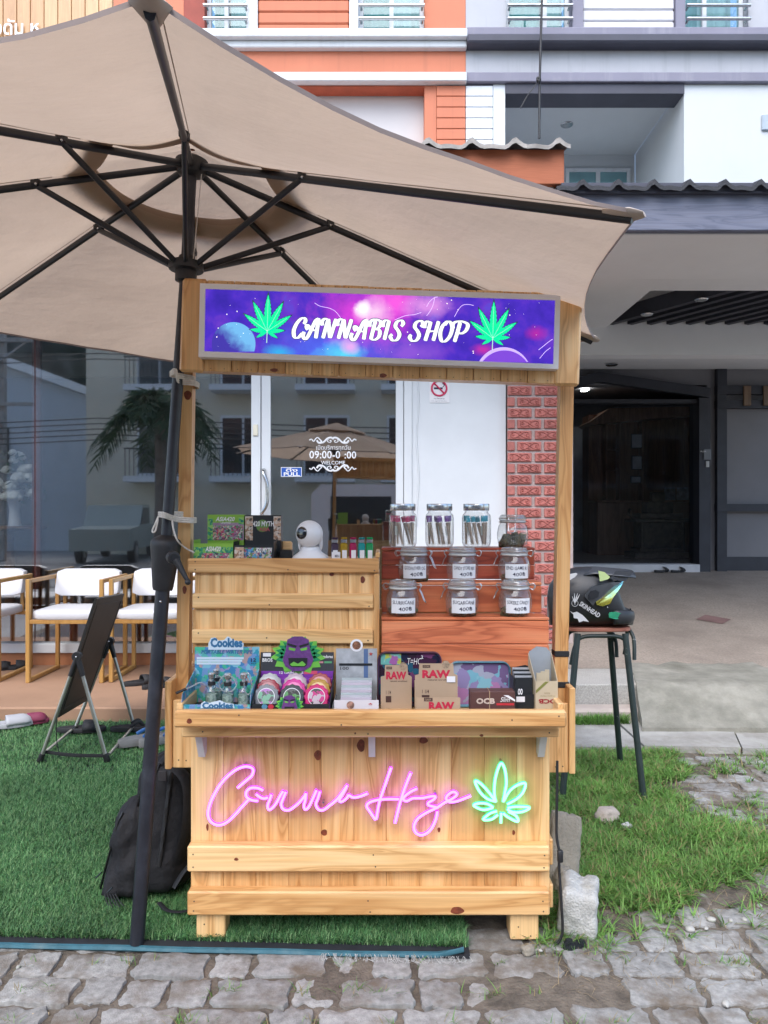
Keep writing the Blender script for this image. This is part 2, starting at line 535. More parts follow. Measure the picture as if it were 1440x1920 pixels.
# door
MB().box(-1.058, -.978, GY-.02, GY+.03, .13, 3.0, .004).build('door_stile', white_paint, shop)
MB().box(.1015, .168, GY-.02, GY+.03, .13, 3.0, .004).build('door_stile', white_paint, shop)
MB().box(-.977, .1005, GY-.02, GY+.03, .13, .30, .004).build('door_rail', white_paint, shop)
MB().box(-.977, .1005, GY-.02, GY+.03, 2.9, 3.0, .004).build('door_rail', white_paint, shop)
door_pane = MB().box(-.977, .1005, GY+.0, GY+.01, .301, 2.899).build('door_pane', pane_m, shop)
MB().box(.172, .242, GY-.04, GY+.06, .11, 3.3, .004).build('frame', white_paint, shop)
MB().box(-1.063, .171, GY-.03, GY+.06, 3.004, 3.1, .004).build('frame', white_paint, shop)
m = MB()
hz = [P(495, 881, GY-.02), P(493, 885, GY-.07), P(500, 905, GY-.08), P(501, 930, GY-.08), P(499, 948, GY-.08), P(491, 962, GY-.07), P(492, 966, GY-.02)]
m.tube(smooth_pts(hz, 5), .016, 10); m.build('door_handle', steel, shop, 60)
MB().box(X(476,GY), X(485,GY), GY-.045, GY-.031, Z(818,GY), Z(797,GY), .004).build('bell_push', M('cream_plastic', (.72,.68,.55), .4), shop)
MB().box(.243, 1.05, GY-.02, GY+.1, .11, 3.4).build('wall', white_paint, shop)
m = MB(); m.tube([(X(783+2*math.sin(i*1.3),GY), GY-.026, Z(715+i*30,GY)) for i in range(10)], .006, 6)
m.build('cable', white_paint, shop, 60)
# lettering on the door glass
dl = flat('decal_white', (.85,.86,.88), .5)
def dtext(s, x0, x1, y0, y1, bold=0, mat=dl, parent=door_pane, name='lettering', dy=-.004):
    lettering(s, P((x0+x1)/2, (y0+y1)/2, GY+dy), (x1-x0)/F*GY, (y1-y0)/F*GY, mat, parent, bold=bold, name=name)
dtext('เปิดบริการทุกวัน', 593, 657, 834, 846)
dtext('09:00-0', 580, 638, 845, 860, .012)
dtext(':00', 646, 668, 846, 860, .012)
dtext('WELCOME', 602, 647, 864, 871, .006)
def flourish(yc, sg):
    m = MB()
    def curl(pts, r):
        m.tube([P(x, yc+sg*yy, GY-.004) for x, yy in smooth_pts(pts, 5)], r, 6)
    for s in (-1, 1):
        c = 624
        curl([(c+s*44,0),(c+s*40,-2),(c+s*36,2),(c+s*32,-3),(c+s*28,-5),(c+s*24,-1),(c+s*21,2),(c+s*26,4),(c+s*30,0)], .0055)
        curl([(c+s*30,0),(c+s*26,5),(c+s*18,4),(c+s*10,-3),(c+s*3,-5),(c,-2)], .009)
        curl([(c+s*8,-3),(c+s*10,2),(c+s*5,4),(c+s*3,1),(c+s*6,0)], .0045)
    m.build('flourish', dl, door_pane)
flourish(825.5, 1); flourish(878, -1)
pl = MB().box(X(527,GY), X(566,GY), GY-.006, GY-.002, Z(894,GY), Z(876,GY)).build('pull_sticker', flat('sticker_blue', (.02,.10,.45), .4), shop)
m = MB()
for (a,b_,c,d) in ((527,566,876,877),(527,566,893,894),(527,528,877,893),(565,566,877,893)): m.box(X(a,GY), X(b_,GY), GY-.0085, GY-.0065, Z(d,GY), Z(c,GY))
m.build('border', dl, pl)
dtext('ดึง', 536, 558, 877.5, 884.5, .02, dl, pl, dy=-.009)
dtext('PULL', 532, 562, 885.5, 892.5, .03, dl, pl, dy=-.009)

# no-smoking notice on the white wall
ns = thing('no_smoking_notice', 'small white no smoking notice stuck on the white wall beside the shop door', 'notice', P(824, 756, GY-.022))
MB().box(X(805,GY), X(842,GY), GY-.026, GY-.0215, Z(756,GY), Z(714,GY)).build('sheet', paper_white, ns)
nred = flat('notice_red', (.62,.02,.10), .5)
m = MB(); cc = P(823.5, 728, GY-.03); rr_ = .064
m.tube([cc + Vector((rr_*math.cos(a), 0, rr_*math.sin(a))) for a in [i*math.pi/14 for i in range(28)]], .008, 6, closed=True)
m.tube([cc + Vector((-rr_*.7, 0, rr_*.7)), cc + Vector((rr_*.7, 0, -rr_*.7))], .007, 6)
m.build('ban_ring', nred, ns, 60)
m = MB(); m.box(cc.x-.045, cc.x+.03, cc.y+.002, cc.y+.0035, cc.z-.008, cc.z+.008)
m.tube(smooth_pts([(cc.x+.03,cc.y+.002,cc.z+.01),(cc.x+.045,cc.y+.002,cc.z+.03),(cc.x+.03,cc.y+.002,cc.z+.04),(cc.x+.05,cc.y+.002,cc.z+.05)],4), .003, 5)
m.build('cigarette', ink, ns)
lettering('No Smoking', P(823.5, 747.5, GY-.028), .09, .012, ink, ns)
lettering('It is against the law', P(823.5, 752, GY-.028), .13, .008, ink, ns)

# dim interior behind the glass
inner = M('inner_wall', (.16,.15,.15), .9, var=.1, vs=1)
m = MB()
m.quad((-7, 9.4, .1), (1.0, 9.4, .1), (1.0, 9.4, 3.4), (-7, 9.4, 3.4))
m.quad((-7, GY+.1, 3.41), (1.0, GY+.1, 3.41), (1.0, 9.4, 3.41), (-7, 9.4, 3.41))
m.quad((1.02, GY+.1, .1), (1.02, 9.4, .1), (1.02, 9.4, 3.4), (1.02, GY+.1, 3.4))
m.quad((-7, GY+.1, .1), (-7, 9.4, .1), (-7, 9.4, 3.4), (-7, GY+.1, 3.4))
m.build('inner_room', inner, shop)
m = MB(); m.quad((-7, GY+.06, .112), (1.0, GY+.06, .112), (1.0, 9.4, .112), (-7, 9.4, .112))
m.build('inner_floor', M('inner_floor', (.10,.05,.045), .5, var=.2), shop)
MB().box(-7, -1.2, GY+.25, GY+.45, .112, .52).build('red_bench', M('red_cloth', (.16,.012,.03), .8), shop)
# flower vase on a small round table inside
FD = 6.74
tb = thing('round_table', 'round wooden table behind the left shop window', 'table', (X(18,FD), FD, .112))
c = Vector((X(18,FD), FD, 0))
table_m = wood('table_wood', 'x', (.14,.06,.02), (.25,.12,.05), (.34,.18,.08))
MB().lathe([(.30, 0),(.32,.012),(.30,.03)], 28, Matrix.Translation((c.x, c.y, Z(992,FD)))).build('table_top', table_m, tb, 40)
MB().lathe([(.16,.112),(.05,.16),(.04,Z(992,FD))], 16, Matrix.Translation((c.x, c.y, 0))).build('pedestal', table_m, tb, 40)
vz = Z(992,FD)+.03
va = thing('flower_vase', 'white vase of cream roses standing inside the left shop window', 'vase', (X(38,FD), FD-.1, vz))
vc = Vector((X(38,FD), FD-.1, vz))
MB().lathe([(.055,0),(.05,.05),(.045,.14),(.06,.23),(.085,.32)], 20, Matrix.Translation(vc)).build('vase', white_plastic, va, 50)
ros = M('rose_petal', (.86,.88,.80), .8, var=.2, vs=40); lf = M('rose_leaf', (.04,.09,.05), .7, var=.4, vs=20)
rn = random.Random(5)
for k in range(26):
    a = rn.uniform(0, 6.28); rr = rn.uniform(.02, .23); h = .36 + rn.uniform(0, .34)*(1-rr/.34) + (-.1 if rr > .17 else 0)
    m = MB()
    q = Vector((vc.x+rr*math.cos(a), vc.y+rr*.6*math.sin(a), vc.z+h)); s_ = rn.uniform(.035,.06)
    m.sphere(q, s_, 9, 5, (1,1,.8))
    for j in range(5):
        b_ = j*1.256; m.sphere(q+Vector((math.cos(b_)*s_*.6, math.sin(b_)*s_*.6, -s_*.2)), s_*.62, 7, 4, (1,1,.7))
    m.build('rose', ros, va, 180)
m = MB()
for k in range(90):
    a = rn.uniform(0, 6.28); rr = rn.uniform(.05, .27); h = rn.uniform(.2, .66)
    q = Vector((vc.x+rr*math.cos(a), vc.y+rr*.6*math.sin(a), vc.z+h)); d = Vector((rn.uniform(-1,1), rn.uniform(-1,1), rn.uniform(-.4,1))).normalized(); w = d.orthogonal().normalized()*.018
    m.quad(q, q+d*.03+w, q+d*.075, q+d*.03-w)
m.build('foliage', lf, va)

# ---------------------------------------------------------------- brick column
mortar = M('mortar', (.45,.37,.35), .95, var=.15, vs=12, bump=.5, bs=120)
brick_m = M('brick', (.47,.165,.14), .85, var=.16, vs=25, bump=.35, bs=160, objvar=.12)
BC = thing('brick_column', 'red brick column with swirl relief bricks between shop and carport', 'column', (1.34, 6.42, .11))
bc_core = MB().box(1.062, 1.615, 6.32, 6.95, .0, 3.3).build('mortar_core', mortar, BC)
def brick_mesh(w, h, swirl):
    m = MB(); m.box(-w/2, w/2, -.014, .02, -h/2, h/2, .004)
    if swirl:
        t = .0034
        def band(pts):
            L = smooth_pts(pts, 3); ring = []
            for i in range(len(L)):
                a = Vector(L[max(i-1,0)]); b = Vector(L[min(i+1,len(L)-1)]); d = (b-a).normalized(); n = Vector((-d.y, d.x))
                p = Vector(L[i]); ring.append([(p.x+n.x*t, -.014, p.y+n.y*t), (p.x, -.0225, p.y), (p.x-n.x*t, -.014, p.y-n.y*t)])
            m.loft(ring, caps=False, closed=False)
        k = w/.2
        for s in (1, -1):
            band([(s*x*k, s*y) for x, y in ((-.03,-.022),(0,0),(.03,.021),(.06,.024),(.078,.006),(.066,-.014),(.05,-.006),(.056,.006),(.064,.002))])
        for s in (1, -1):
            band([(s*x*k, s*y) for x, y in ((.005,-.004),(.03,-.02),(.06,-.026),(.082,-.022))])
            band([(s*x*k, s*y) for x, y in ((-.005,.026),(.012,.02),(.008,.012))])
    return m.mesh('brick')
bm_full, bm_half = brick_mesh(.203, .074, True), brick_mesh(.062, .074, False)
bm_side = brick_mesh(.203, .074, False)
for q in (bm_full, bm_half, bm_side): q.materials.append(brick_m)
zz = Z(1232, 6.3)
k = 0
while zz < 3.2:
    off = k % 2
    xs = [(1.052+.105, bm_full), (1.052+.105+.232, bm_full)] if off == 0 else [(1.052+.032, bm_half), (1.052+.032+.155, bm_full), (1.052+.032+.385, bm_full)]
    for x_, me in xs:
        o = bpy.data.objects.new('brick', me); COL.objects.link(o); o.parent = BC
        o.location = Vector((x_, 6.315, zz)) - WL[BC.name]
    zz += .0946; k += 1

# ---------------------------------------------------------------- upper facades, two townhouses
UY = 9.0
def ux(px): return X(px, UY)
def uz(py): return Z(py, UY)
curtain_m = M('curtain', (.22,.40,.39), .9, var=.1, vs=3, trl=.2)
curtain_w = M('curtain_white', (.48,.53,.53), .9, var=.06, vs=3)
win_glass = glass_mat('window_glass', (.8,.92,.93), .05, .6)
room_dark = M('room', (.20,.22,.23), .9)
def curtain(x0, x1, z0, z1, y, mat, parent):
    m = MB(); n = max(6, int((x1-x0)/.03)); A = []; B = []
    for i in range(n+1):
        x = x0+(x1-x0)*i/n; yy = y+.025*math.sin(i*1.45)+.01*math.sin(i*.5)
        A.append((x, yy, z0)); B.append((x, yy, z1))
    m.loft([A, B], caps=False, closed=False); m.build('curtain', mat, parent, 180)
def window(parent, x0, x1, z0, z1, fr, split=.5, cur=(True, True), rail=True):
    """recessed sliding window with curtains and two steel rails in front"""
    w = MB(); t = .05
    y0, y1 = UY+.12, UY+.18
    w.box(x0, x0+t, y0, y1, z0, z1); w.box(x1-t, x1, y0, y1, z0, z1)
    w.box(x0+t+.001, x1-t-.001, y0, y1, z0, z0+t); w.box(x0+t+.001, x1-t-.001, y0, y1, z1-t, z1)
    xm = x0+(x1-x0)*split
    w.box(xm-t/2, xm+t/2, y0-.01, y1-.012, z0+t+.001, z1-t-.001)
    wf = w.build('window', fr, parent)
    MB().box(x0+t, xm-t/2, y0+.03, y0+.036, z0+t, z1-t).build('pane', win_glass, wf)
    MB().box(xm+t/2, x1-t, y0+.02, y0+.026, z0+t, z1-t).build('pane', win_glass, wf)
    curtain(x0+t, x0+(xm-x0)*.95, z0, z1, y0+.2, curtain_m, wf)
    curtain(xm, x1-t*.5, z0, z1, y0+.26, curtain_w, wf)
    MB().box(x0-.02, x1+.02, UY+.75, UY+.76, z0-.1, z1).build('room', room_dark, wf)
    if rail:
        for py in (17, 42, -8):
            r = MB(); zc = uz(py); r.tube([(x0+.0, UY-.07, zc), (x1-.0, UY-.07, zc)], .022, 10)
            for xx in (x0+.03, x1-.03): r.tube([(xx, UY-.06, zc), (xx, UY+.02, zc)], .014, 8)
            r.build('rail', steel, parent, 50)

OT = thing('orange_townhouse', 'orange townhouse facade with white bands above the parasol', 'building', (-3, UY, 0))
def ob(name, mat, px0, px1, py0, py1, y0=UY, y1=UY+.3, parent=None, b=0):
    return MB().box(ux(px0), ux(px1), y0, y1, uz(py1), uz(py0), b).build(name, mat, parent)
white_trim = M('white_trim', (.64,.67,.70), .6, var=.05, vs=2, dirt=(.55,.58,.61), ds=2, dlo=.55, dhi=.9, streak=(.50,.52,.53))
W0 = -1200
ob('wall', orange_wall, 796, 873, -420, 67.5, parent=OT)
ob('sill_band', white_trim, W0, 874, 68, 84, UY-.16, UY+.3, OT, .01)
ob('sill_band', white_trim, W0, 874, 84.4, 97, UY-.09, UY+.3, OT, .01)
ob('wall', orange_wall, W0, 873, 97.3, 143, UY-.01, UY+.3, OT)
ob('cornice', white_trim, W0, 874, 143.3, 160, UY-.10, UY+.3, OT, .01)
ob('soffit', M('soffit_brown', (.42,.10,.05), .8), W0, 796, 160.3, 163, UY, UY+.2, OT)
ob('wall', orange_wall, 796, 818, 160.5, 560, UY, UY+.3, OT)
for i in range(10): # siding on the corner pillar
    y0_ = 161+20.3*i; ob('siding_board', orange_wall, 818.5, 872.6, y0_+.8, y0_+20.0, UY-.015, UY+.25, OT, .005)
MB().box(ux(W0), ux(796), UY+.21, UY+.3, uz(700), uz(160.5)).build('balcony_wall', M('balcony_plaster', (.62,.60,.60), .8, var=.05, vs=1), OT)
ob('wall_band', orange_wall, W0, 796, 300, 560, UY, UY+.2, OT)
# window bays in the orange house
window(OT, ux(384), ux(466), uz(67), uz(-230), white_trim, .45)
ob('frame', white_trim, 467, 483.5, -230, 67.6, UY-.03, UY+.25, OT)
for i in range(13):
    y1_ = 67.3-22.4*i; ob('siding_board', orange_wall, 484.2, 654.5, y1_-21.5, y1_, UY-.01, UY+.2, OT, .014)
ob('frame', white_trim, 655.2, 672, -230, 67.6, UY-.03, UY+.25, OT)
window(OT, ux(673), ux(795.5), uz(67), uz(-230), white_trim, .5)
ob('wall', M('plum_wall', (.30,.06,.04), .7), 345, 383.5, -230, 67.6, UY, UY+.3, OT)
ob('wall', orange_wall, W0, 344.5, -420, 67.6, UY, UY+.3, OT)
ob('wall', orange_wall, 345, 795.5, -420, -230.5, UY, UY+.3, OT)

GT = thing('grey_townhouse', 'grey townhouse facade with white recessed balcony above the carport roof', 'building', (3, UY, 0))
E0 = 2600
ob('wall', grey_wall, 873.4, 949, -420, 61.5, UY, UY+.3, GT)
ob('sill_band', trim_grey, 873.4, E0, 62, 78, UY-.12, UY+.3, GT, .01)
ob('sill_band', dark_trim, 873.4, E0, 78.3, 95, UY-.17, UY+.3, GT, .02)
ob('wall', grey_wall, 873.4, E0, 95.3, 140, UY-.005, UY+.3, GT)
ob('cornice', trim_grey, 873.4, E0, 140.3, 158, UY-.06, UY+.3, GT, .008)
window(GT, ux(950), ux(1071), uz(61.5), uz(-230), white_trim, .62)
ob('frame', trim_grey, 1071.5, 1091.5, -230, 61.7, UY-.05, UY+.25, GT)
lightsid = M('siding_grey', (.60,.60,.64), .7, var=.05, vs=2)
for i in range(12):
    y1_ = 61.4-21.5*i; ob('siding_board', lightsid, 1092.3, 1264, y1_-20.4, y1_, UY-.01, UY+.2, GT, .014)
ob('frame', trim_grey, 1264.8, 1282, -230, 61.7, UY-.05, UY+.25, GT)
window(GT, ux(1283), ux(1402), uz(61.5), uz(-230), white_trim, .38)
ob('wall', grey_wall, 1403, E0, -420, 61.7, UY, UY+.3, GT)
ob('wall', grey_wall, 949.5, 1402.5, -420, -230.5, UY, UY+.3, GT)
for i in range(10):
    y0_ = 161+20.3*i; ob('siding_board', white_trim, 873.3, 924, y0_+.8, y0_+20.0, UY-.015, UY+.25, GT, .005)
ob('pillar', white_trim, 924.8, 947, 159, 560, UY-.005, UY+.3, GT)
balc = M('balcony_white', (.55,.575,.59), .8, var=.04, vs=1.0, streak=(.53,.56,.58))
BY = UY+1.75
MB().box(ux(947.5), ux(1281), UY+.3, BY, uz(160.5), uz(158)).build('ceiling', balc, GT)
MB().box(ux(947), ux(1282), UY-.02, UY+.3, uz(177), uz(158.4)-.0).build('lintel', dark_trim, GT)
MB().box(ux(900), ux(1282), BY, BY+.1, uz(595), uz(150)).build('balcony_wall', balc, GT)
ob('wall', balc, 1282.5, E0, 158.5, 595, UY, BY, GT)
ob('balcony_floor', balc, 947, 1282, 420, 440, UY, BY, GT)
MB().lathe([(.075,-.012),(.085,0),(.085,.01)], 20, Matrix.Translation((X(1063,9.9), 9.9, uz(160.5)-.004))).build('downlight', steel, GT, 40)
bwz0, bwz1 = Z(380,BY), Z(317,BY)
m = MB(); a_, b_ = X(1060,BY), X(1181,BY)
m.box(a_, b_, BY-.03, BY-.001, bwz1-.05, bwz1); m.box(a_, a_+.05, BY-.03, BY-.001, bwz0, bwz1-.051); m.box(b_-.05, b_, BY-.03, BY-.001, bwz0, bwz1-.051)
m.box((a_+b_)/2-.03, (a_+b_)/2+.03, BY-.031, BY-.001, bwz0, bwz1-.051)
wf = m.build('window', white_trim, GT)
MB().box(a_+.05, b_-.05, BY-.012, BY-.004, bwz0, bwz1-.05).build('pane', M('teal_pane', (.16,.30,.33), .15, var=.2, vs=2), wf)
MB().box(ux(1427), ux(1462), UY-.03, UY-.001, uz(246), uz(216), .01).build('wall_vent', M('vent_blue', (.36,.42,.48), .6), GT)

# hanging service cable in front of the grey facade
m = MB(); pts = [P(1017+ -.0*i, -60+i*0, 8.6) for i in range(1)]
m.tube([P(1018, -80, 8.6), P(1015, 40, 8.6), P(1012, 150, 8.6), P(1011, 260, 8.6)], .014, 8)
m.tube(smooth_pts([P(1011, 150, 8.58), P(1000, 165, 8.58), P(990, 178, 8.58), P(983, 190, 8.58), P(976, 203, 8.58)], 4), .006, 6)
for k in range(5): m.sphere(P(1010+2*math.cos(k*1.3), 149+3*math.sin(k*1.3), 8.57), .02, 7, 5)
tag(m.build('hanging_cable', black_plastic, None, 60), 'black cable hanging down the grey facade with a loose knotted tail', 'cable')

# ---------------------------------------------------------------- shop awning roof (its right end shows beside the parasol)
SR = thing('awning_roof', 'concrete tile awning roof with orange wood fascia over the shop front', 'roof', (-2, 5.0, 3.6))
fascia_o = wood('fascia_orange', 'x', (.37,.115,.055), (.42,.135,.065), (.45,.15,.075), rough=.75, scale=3.0, coat=0, contrast=.5)
MB().box(-6, X(1058,5.0), 5.0, 5.05, Z(345,5.0), Z(280,5.0), .004).build('fascia', fascia_o, SR)
MB().box(X(1048,5.0), X(1058,5.0), 5.051, 8.9, Z(345,5.0), Z(280,5.0)).build('fascia', fascia_o, SR)
MB().box(-6, X(1047,5.0), 5.06, 8.9, Z(330,5.0)-.02, Z(330,5.0)).build('soffit', white_paint, SR)
tile_c = M('roof_tile_grey', (.40,.37,.34), .9, var=.2, vs=9, bump=.4, bs=70, dirt=(.16,.15,.14), ds=4, dlo=.5, dhi=.75)
tile_d = M('roof_tile_dark', (.035,.036,.042), .75, var=.25, vs=9, bump=.4, bs=70)
def tile_mesh(w):
    """one corrugated roof sheet: a roll and a flat pan, running up-slope"""
    prof = []
    for i in range(13):
        t = i/12; h = .05*math.exp(-((t-.72)/.13)**2) + .006*math.sin(t*9)
        prof.append((t*w, h))
    m = MB(); L = 4.2; sl = .22
    A = [(x, 0, h+.028) for x, h in prof]; B = [(x, L, h+.028+L*sl) for x, h in prof]
    C = [(x, 0, h*.8) for x, h in prof]; D = [(x, L, h*.8+L*sl) for x, h in prof]
    m.loft([C, A, B, D], caps=False, closed=False)
    return m.mesh('roof_tile', 40)
tw = X(1070,4.93)-X(988,4.93)
tm_c, tm_d = tile_mesh(tw), tile_mesh(X(1178,4.93)-X(1111,4.93))
tm_c.materials.append(tile_c); tm_d.materials.append(tile_d)
x_ = X(1070, 4.93) - tw
while x_ > -5.5:
    o = bpy.data.objects.new('roof_tile', tm_c); COL.objects.link(o); o.parent = SR
    o.location = Vector((x_, 4.93, Z(279, 4.93))) - WL[SR.name]; x_ -= tw*.995
# wooden sign above the awning, only its corner shows
SB = thing('wood_signboard', 'tan plank signboard with white lettering above the parasol top left', 'sign', (-4, 5.3, 4.4))
sbw = wood('sign_plank', 'z', (.40,.20,.08), (.56,.32,.14), (.64,.40,.19), contrast=.4)
for i in range(22):
    xx = -4.1+i*.098
    MB().box(xx, xx+.0945, 5.3, 5.33, 4.38, 5.5, .003).build('plank', sbw, SB)
lettering('กอดัม ห', P(20, 50, 5.285), .40, .115, dl, SB, bold=.015)

# ---------------------------------------------------------------- neighbouring carport
CP = thing('carport_roof', 'dark tiled carport roof with blue grey wood fascia right of the parasol', 'roof', (3, 5.0, 3.4))
fascia_b = wood('fascia_blue', 'x', (.10,.115,.17), (.145,.16,.225), (.17,.185,.25), rough=.6, scale=1.3, coat=0)
FX0 = X(1050, 5.0)
MB().box(FX0, 6, 5.0, 5.06, Z(432,5.0), Z(352,5.0), .006).build('fascia', fascia_b, CP)
MB().box(FX0, 6, 4.965, 5.06, Z(366,5.0), Z(352,5.0)+.02, .004).build('drip_board', dark_trim, CP)
x_ = X(1045, 4.9)
for i in range(40):
    o = bpy.data.objects.new('roof_tile', tm_d); COL.objects.link(o); o.parent = CP
    o.location = Vector((x_+(X(1178,4.93)-X(1111,4.93))*.995*i, 4.92, Z(357, 4.92))) - WL[CP.name]
    if o.location.x + WL[CP.name].x > 5.6: break
beam_m = M('beam_plaster', (.80,.80,.80), .8, var=.05, vs=1)
MB().box(1.24, 6, 5.065, 6.03, 3.33, 3.60).build('beam', beam_m, CP)
ceil_m = M('carport_ceiling', (.78,.78,.78), .85, var=.05, vs=1)
slat_d = M('slat_dark', (.030,.031,.042), .6, var=.2, vs=5)
# slatted dark recess
MB().box(1.24, 6, 6.035, 7.65, 3.62, 3.66).build('recess_top', ceil_m, CP)
MB().box(1.24, 2.3, 6.035, 7.65, 3.34, 3.60).build('ceiling_panel', ceil_m, CP)
pl_ = [(2.302,7.648),(2.302,7.5),(2.7,6.036),(2.302,6.036)]
MB().prismz([(2.302,6.4),(2.302,6.037),(6,6.037),(6,6.4)], 3.345, 3.60).build('ceiling_panel', ceil_m, CP)
for i in range(20):
    a = Vector((2.33+i*.20, 7.62, 0)); d = Vector((.62, -1.0, 0)).normalized()
    m = MB(); L = 1.21/abs(d.y)
    n = Vector((-d.y, d.x, 0))*.035
    b_ = a+d*L
    m.prismz([tuple((a-n)[:2]), tuple((b_-n)[:2]), tuple((b_+n)[:2]), tuple((a+n)[:2])], 3.36, 3.50)
    if b_.x < 6.3: m.build('ceiling_slat', slat_d, CP)
MB().box(1.24, 6, 7.65, 7.85, 3.055, 3.62).build('beam', beam_m, CP)
m = MB(); m.quad((1.24,7.852,3.09),(6,7.852,3.09),(6,10.0,3.36),(1.24,10.0,3.36)); m.build('lobby_ceiling', ceil_m, CP)
for (px, py, d) in ((1315,566,6.7),(1213,604,7.2)):
    MB().lathe([(.05,0),(.06,.01)], 16, Matrix.Translation((X(px,d), d, 3.345))).build('downlight', steel, CP, 40)
MB().lathe([(.06,0),(.075,.012)], 16, Matrix.Translation((X(1147,8.9), 8.9, 3.19))).build('downlight', steel, CP, 40)
MB().box(1.24, 1.62, 6.96, 10.0, .0, 3.3).build('side_wall', grey_wall, CP)

# floor slab, slope up to the lobby
agg = M('aggregate', (.31,.26,.215), .85, var=.28, vs=60, bump=.35, bs=220, dirt=(.19,.155,.13), ds=1.1, dlo=.45, dhi=.75)
agg_l = M('aggregate_light', (.40,.385,.355), .9, var=.3, vs=120, bump=.5, bs=260, dirt=(.24,.225,.20), ds=2, dlo=.45, dhi=.75)
fl = MB()
fl.add([(1.245,5.62,.245),(7,5.62,.245),(7,10.2,.66),(1.245,10.2,.66)], [(0,1,2,3)])
fl.add([(1.245,5.62,.0),(7,5.62,.0),(7,5.62,.245),(1.245,5.62,.245)], [(0,1,2,3)])
tag(fl.build('carport_floor', agg), None, None, None, 'structure')
fl = MB(); fl.box(1.245, 7, 5.1, 5.618, -.05, .243, .008)
tag(fl.build('carport_kerb', agg_l), None, None, None, 'structure')
tag(MB().box(1.245, 7, 4.95, 5.098, -.05, .11, .02).build('step_ledge', M('ledge', (.42,.36,.32), .9, var=.12, vs=6, bump=.3, dirt=(.3,.27,.22), ds=3)), None, None, None, 'structure')
# diamond inlays
inl = M('inlay_brick', (.19,.11,.10), .8, var=.15)
for (px, py) in ((1338, 1162),):
    # intersect pixel ray with sloped floor
    s_ = (.66-.245)/(10.2-5.62); k_ = (960-py)/F
    d = (.245-s_*5.62-CAMH)/(k_-s_)
    c = P(px, py, d); w = .17
    MB().add([(c.x-w, c.y, c.z+.006), (c.x, c.y-w*1.1, c.z+.006-s_*w*1.1), (c.x+w, c.y, c.z+.006), (c.x, c.y+w*1.1, c.z+.006+s_*w*1.1)], [(0,1,2,3)]).build('inlay_tile', inl, bpy.data.objects['carport_floor'])
# poured ramp and apron
ramp_m = M('ramp_concrete', (.265,.255,.215), .92, var=.25, vs=7, bump=.6, bs=70, dirt=(.155,.15,.12), ds=3.2, dlo=.42, dhi=.7)
m = MB(); nx, ny = 14, 14; G = []
for j in range(ny+1):
    t = j/ny; yy = 4.70+t*(5.86-4.70)
    xl = 1.64+(1.93-1.64)*t + .02*noise.noise((t*6, 0, 3)); xr = 2.95-.08*t
    q_ = min(1, t/.34); zt = .055+.196*(q_*q_*(3-2*q_)*.6+.4*q_)+.006*t
    if j == 0: zt = .06
    G.append([(xl+(xr-xl)*i/nx, yy+(.025*noise.noise((i*.7, 2, 1)) if j == 0 else 0), zt+.006*noise.noise((i*.5, j*.5, 2))) for i in range(nx+1)])
rings = [[(p[0], p[1]-.01, -.03) for p in G[0]]] + G + [[(p[0], p[1], .1) for p in G[-1]]]
m.loft(rings, caps=False, closed=False)
m.loft([[(g[0][0], g[0][1], -.03) for g in G], [g[0] for g in G]], caps=False, closed=False)
tag(m.build('ramp', ramp_m, None, 40), None, None, None, 'structure')
ap = MB()
ax = [.7, 1.55, 2.28, 3.2, 4.6]
apron = None
apm = M('apron_concrete', (.37,.36,.335), .92, var=.2, vs=6, bump=.5, bs=80, dirt=(.22,.205,.175), ds=2.6, dlo=.47, dhi=.72)
apron = thing('apron', None, None, (2, 4.7, 0)); apron['kind'] = 'structure'
for i in range(4):
    sk = [0, .0, .16, .1, 0][i]; sk2 = [0, .0, .16, .1, 0][i+1]
    MB().prismz([(ax[i]+.006-sk, 4.40+.02*math.sin(i*2)), (ax[i+1]-.006-sk2, 4.40+.02*math.sin(i*2+2)), (ax[i+1]-.006+sk2*.2, 4.948), (ax[i]+.006+sk*.2, 4.948)], -.05, .03+.006*(i % 2)).build('slab', apm, apron)

# lobby wall with its hut shaped dark door frame
LY = 10.0
def lx(px): return X(px, LY)
def lz(py): return Z(py, LY)
LW = thing('lobby_entrance', 'dark lobby entrance with hut shaped frame at the back of the carport', 'entrance', (3.4, LY, .64))
taupe = M('taupe_wall', (.21,.205,.215), .9, var=.06, vs=2, bump=.1)
MB().box(lx(1325), 8, LY, LY+.2, .6, 3.5).build('wall', taupe, LW)
MB().box(1.6, lx(1325), LY, LY+.2, lz(722), 3.5).build('wall', taupe, LW)
dk = M('dark_timber', (.028,.03,.04), .6, var=.2, vs=5)
m = MB(); m.prism([(lx(1000), lz(735)), (lx(1118), lz(700)), (lx(1325), lz(730)), (lx(1325), lz(748)), (lx(1300), lz(744)), (lx(1118), lz(718)), (lx(1000), lz(752))], LY-.12, LY-.002); m.build('frame_gable', dk, LW)
MB().box(lx(1304), lx(1325)-.001, LY-.12, LY+.2, .62, lz(748)-.002).build('frame_post', dk, LW)
MB().box(lx(1000), lx(1303), LY-.06, LY+.1, lz(757), lz(750), .0).build('head_rail', dk, LW)
MB().box(lx(1340), lx(1358), LY-.08, LY-.001, .62, lz(692)).build('timber_post', dk, LW)
for (a, b_) in ((725,741),(752,767),(945,959)): MB().box(lx(1339), 8, LY-.10, LY-.002, lz(b_), lz(a)).build('timber_rail', dk, LW)
MB().box(lx(1359), 8, LY-.03, LY-.001, .62, lz(1044)).build('base_board', dk, LW)
pw = wood('plaque_wood', 'z', (.09,.05,.03), (.16,.10,.06), (.2,.13,.08), coat=0)
for px in (1393, 1429.5): MB().box(lx(px-7), lx(px+7), LY-.13, LY-.101, lz(763), lz(726), .008).build('plaque', pw, LW)
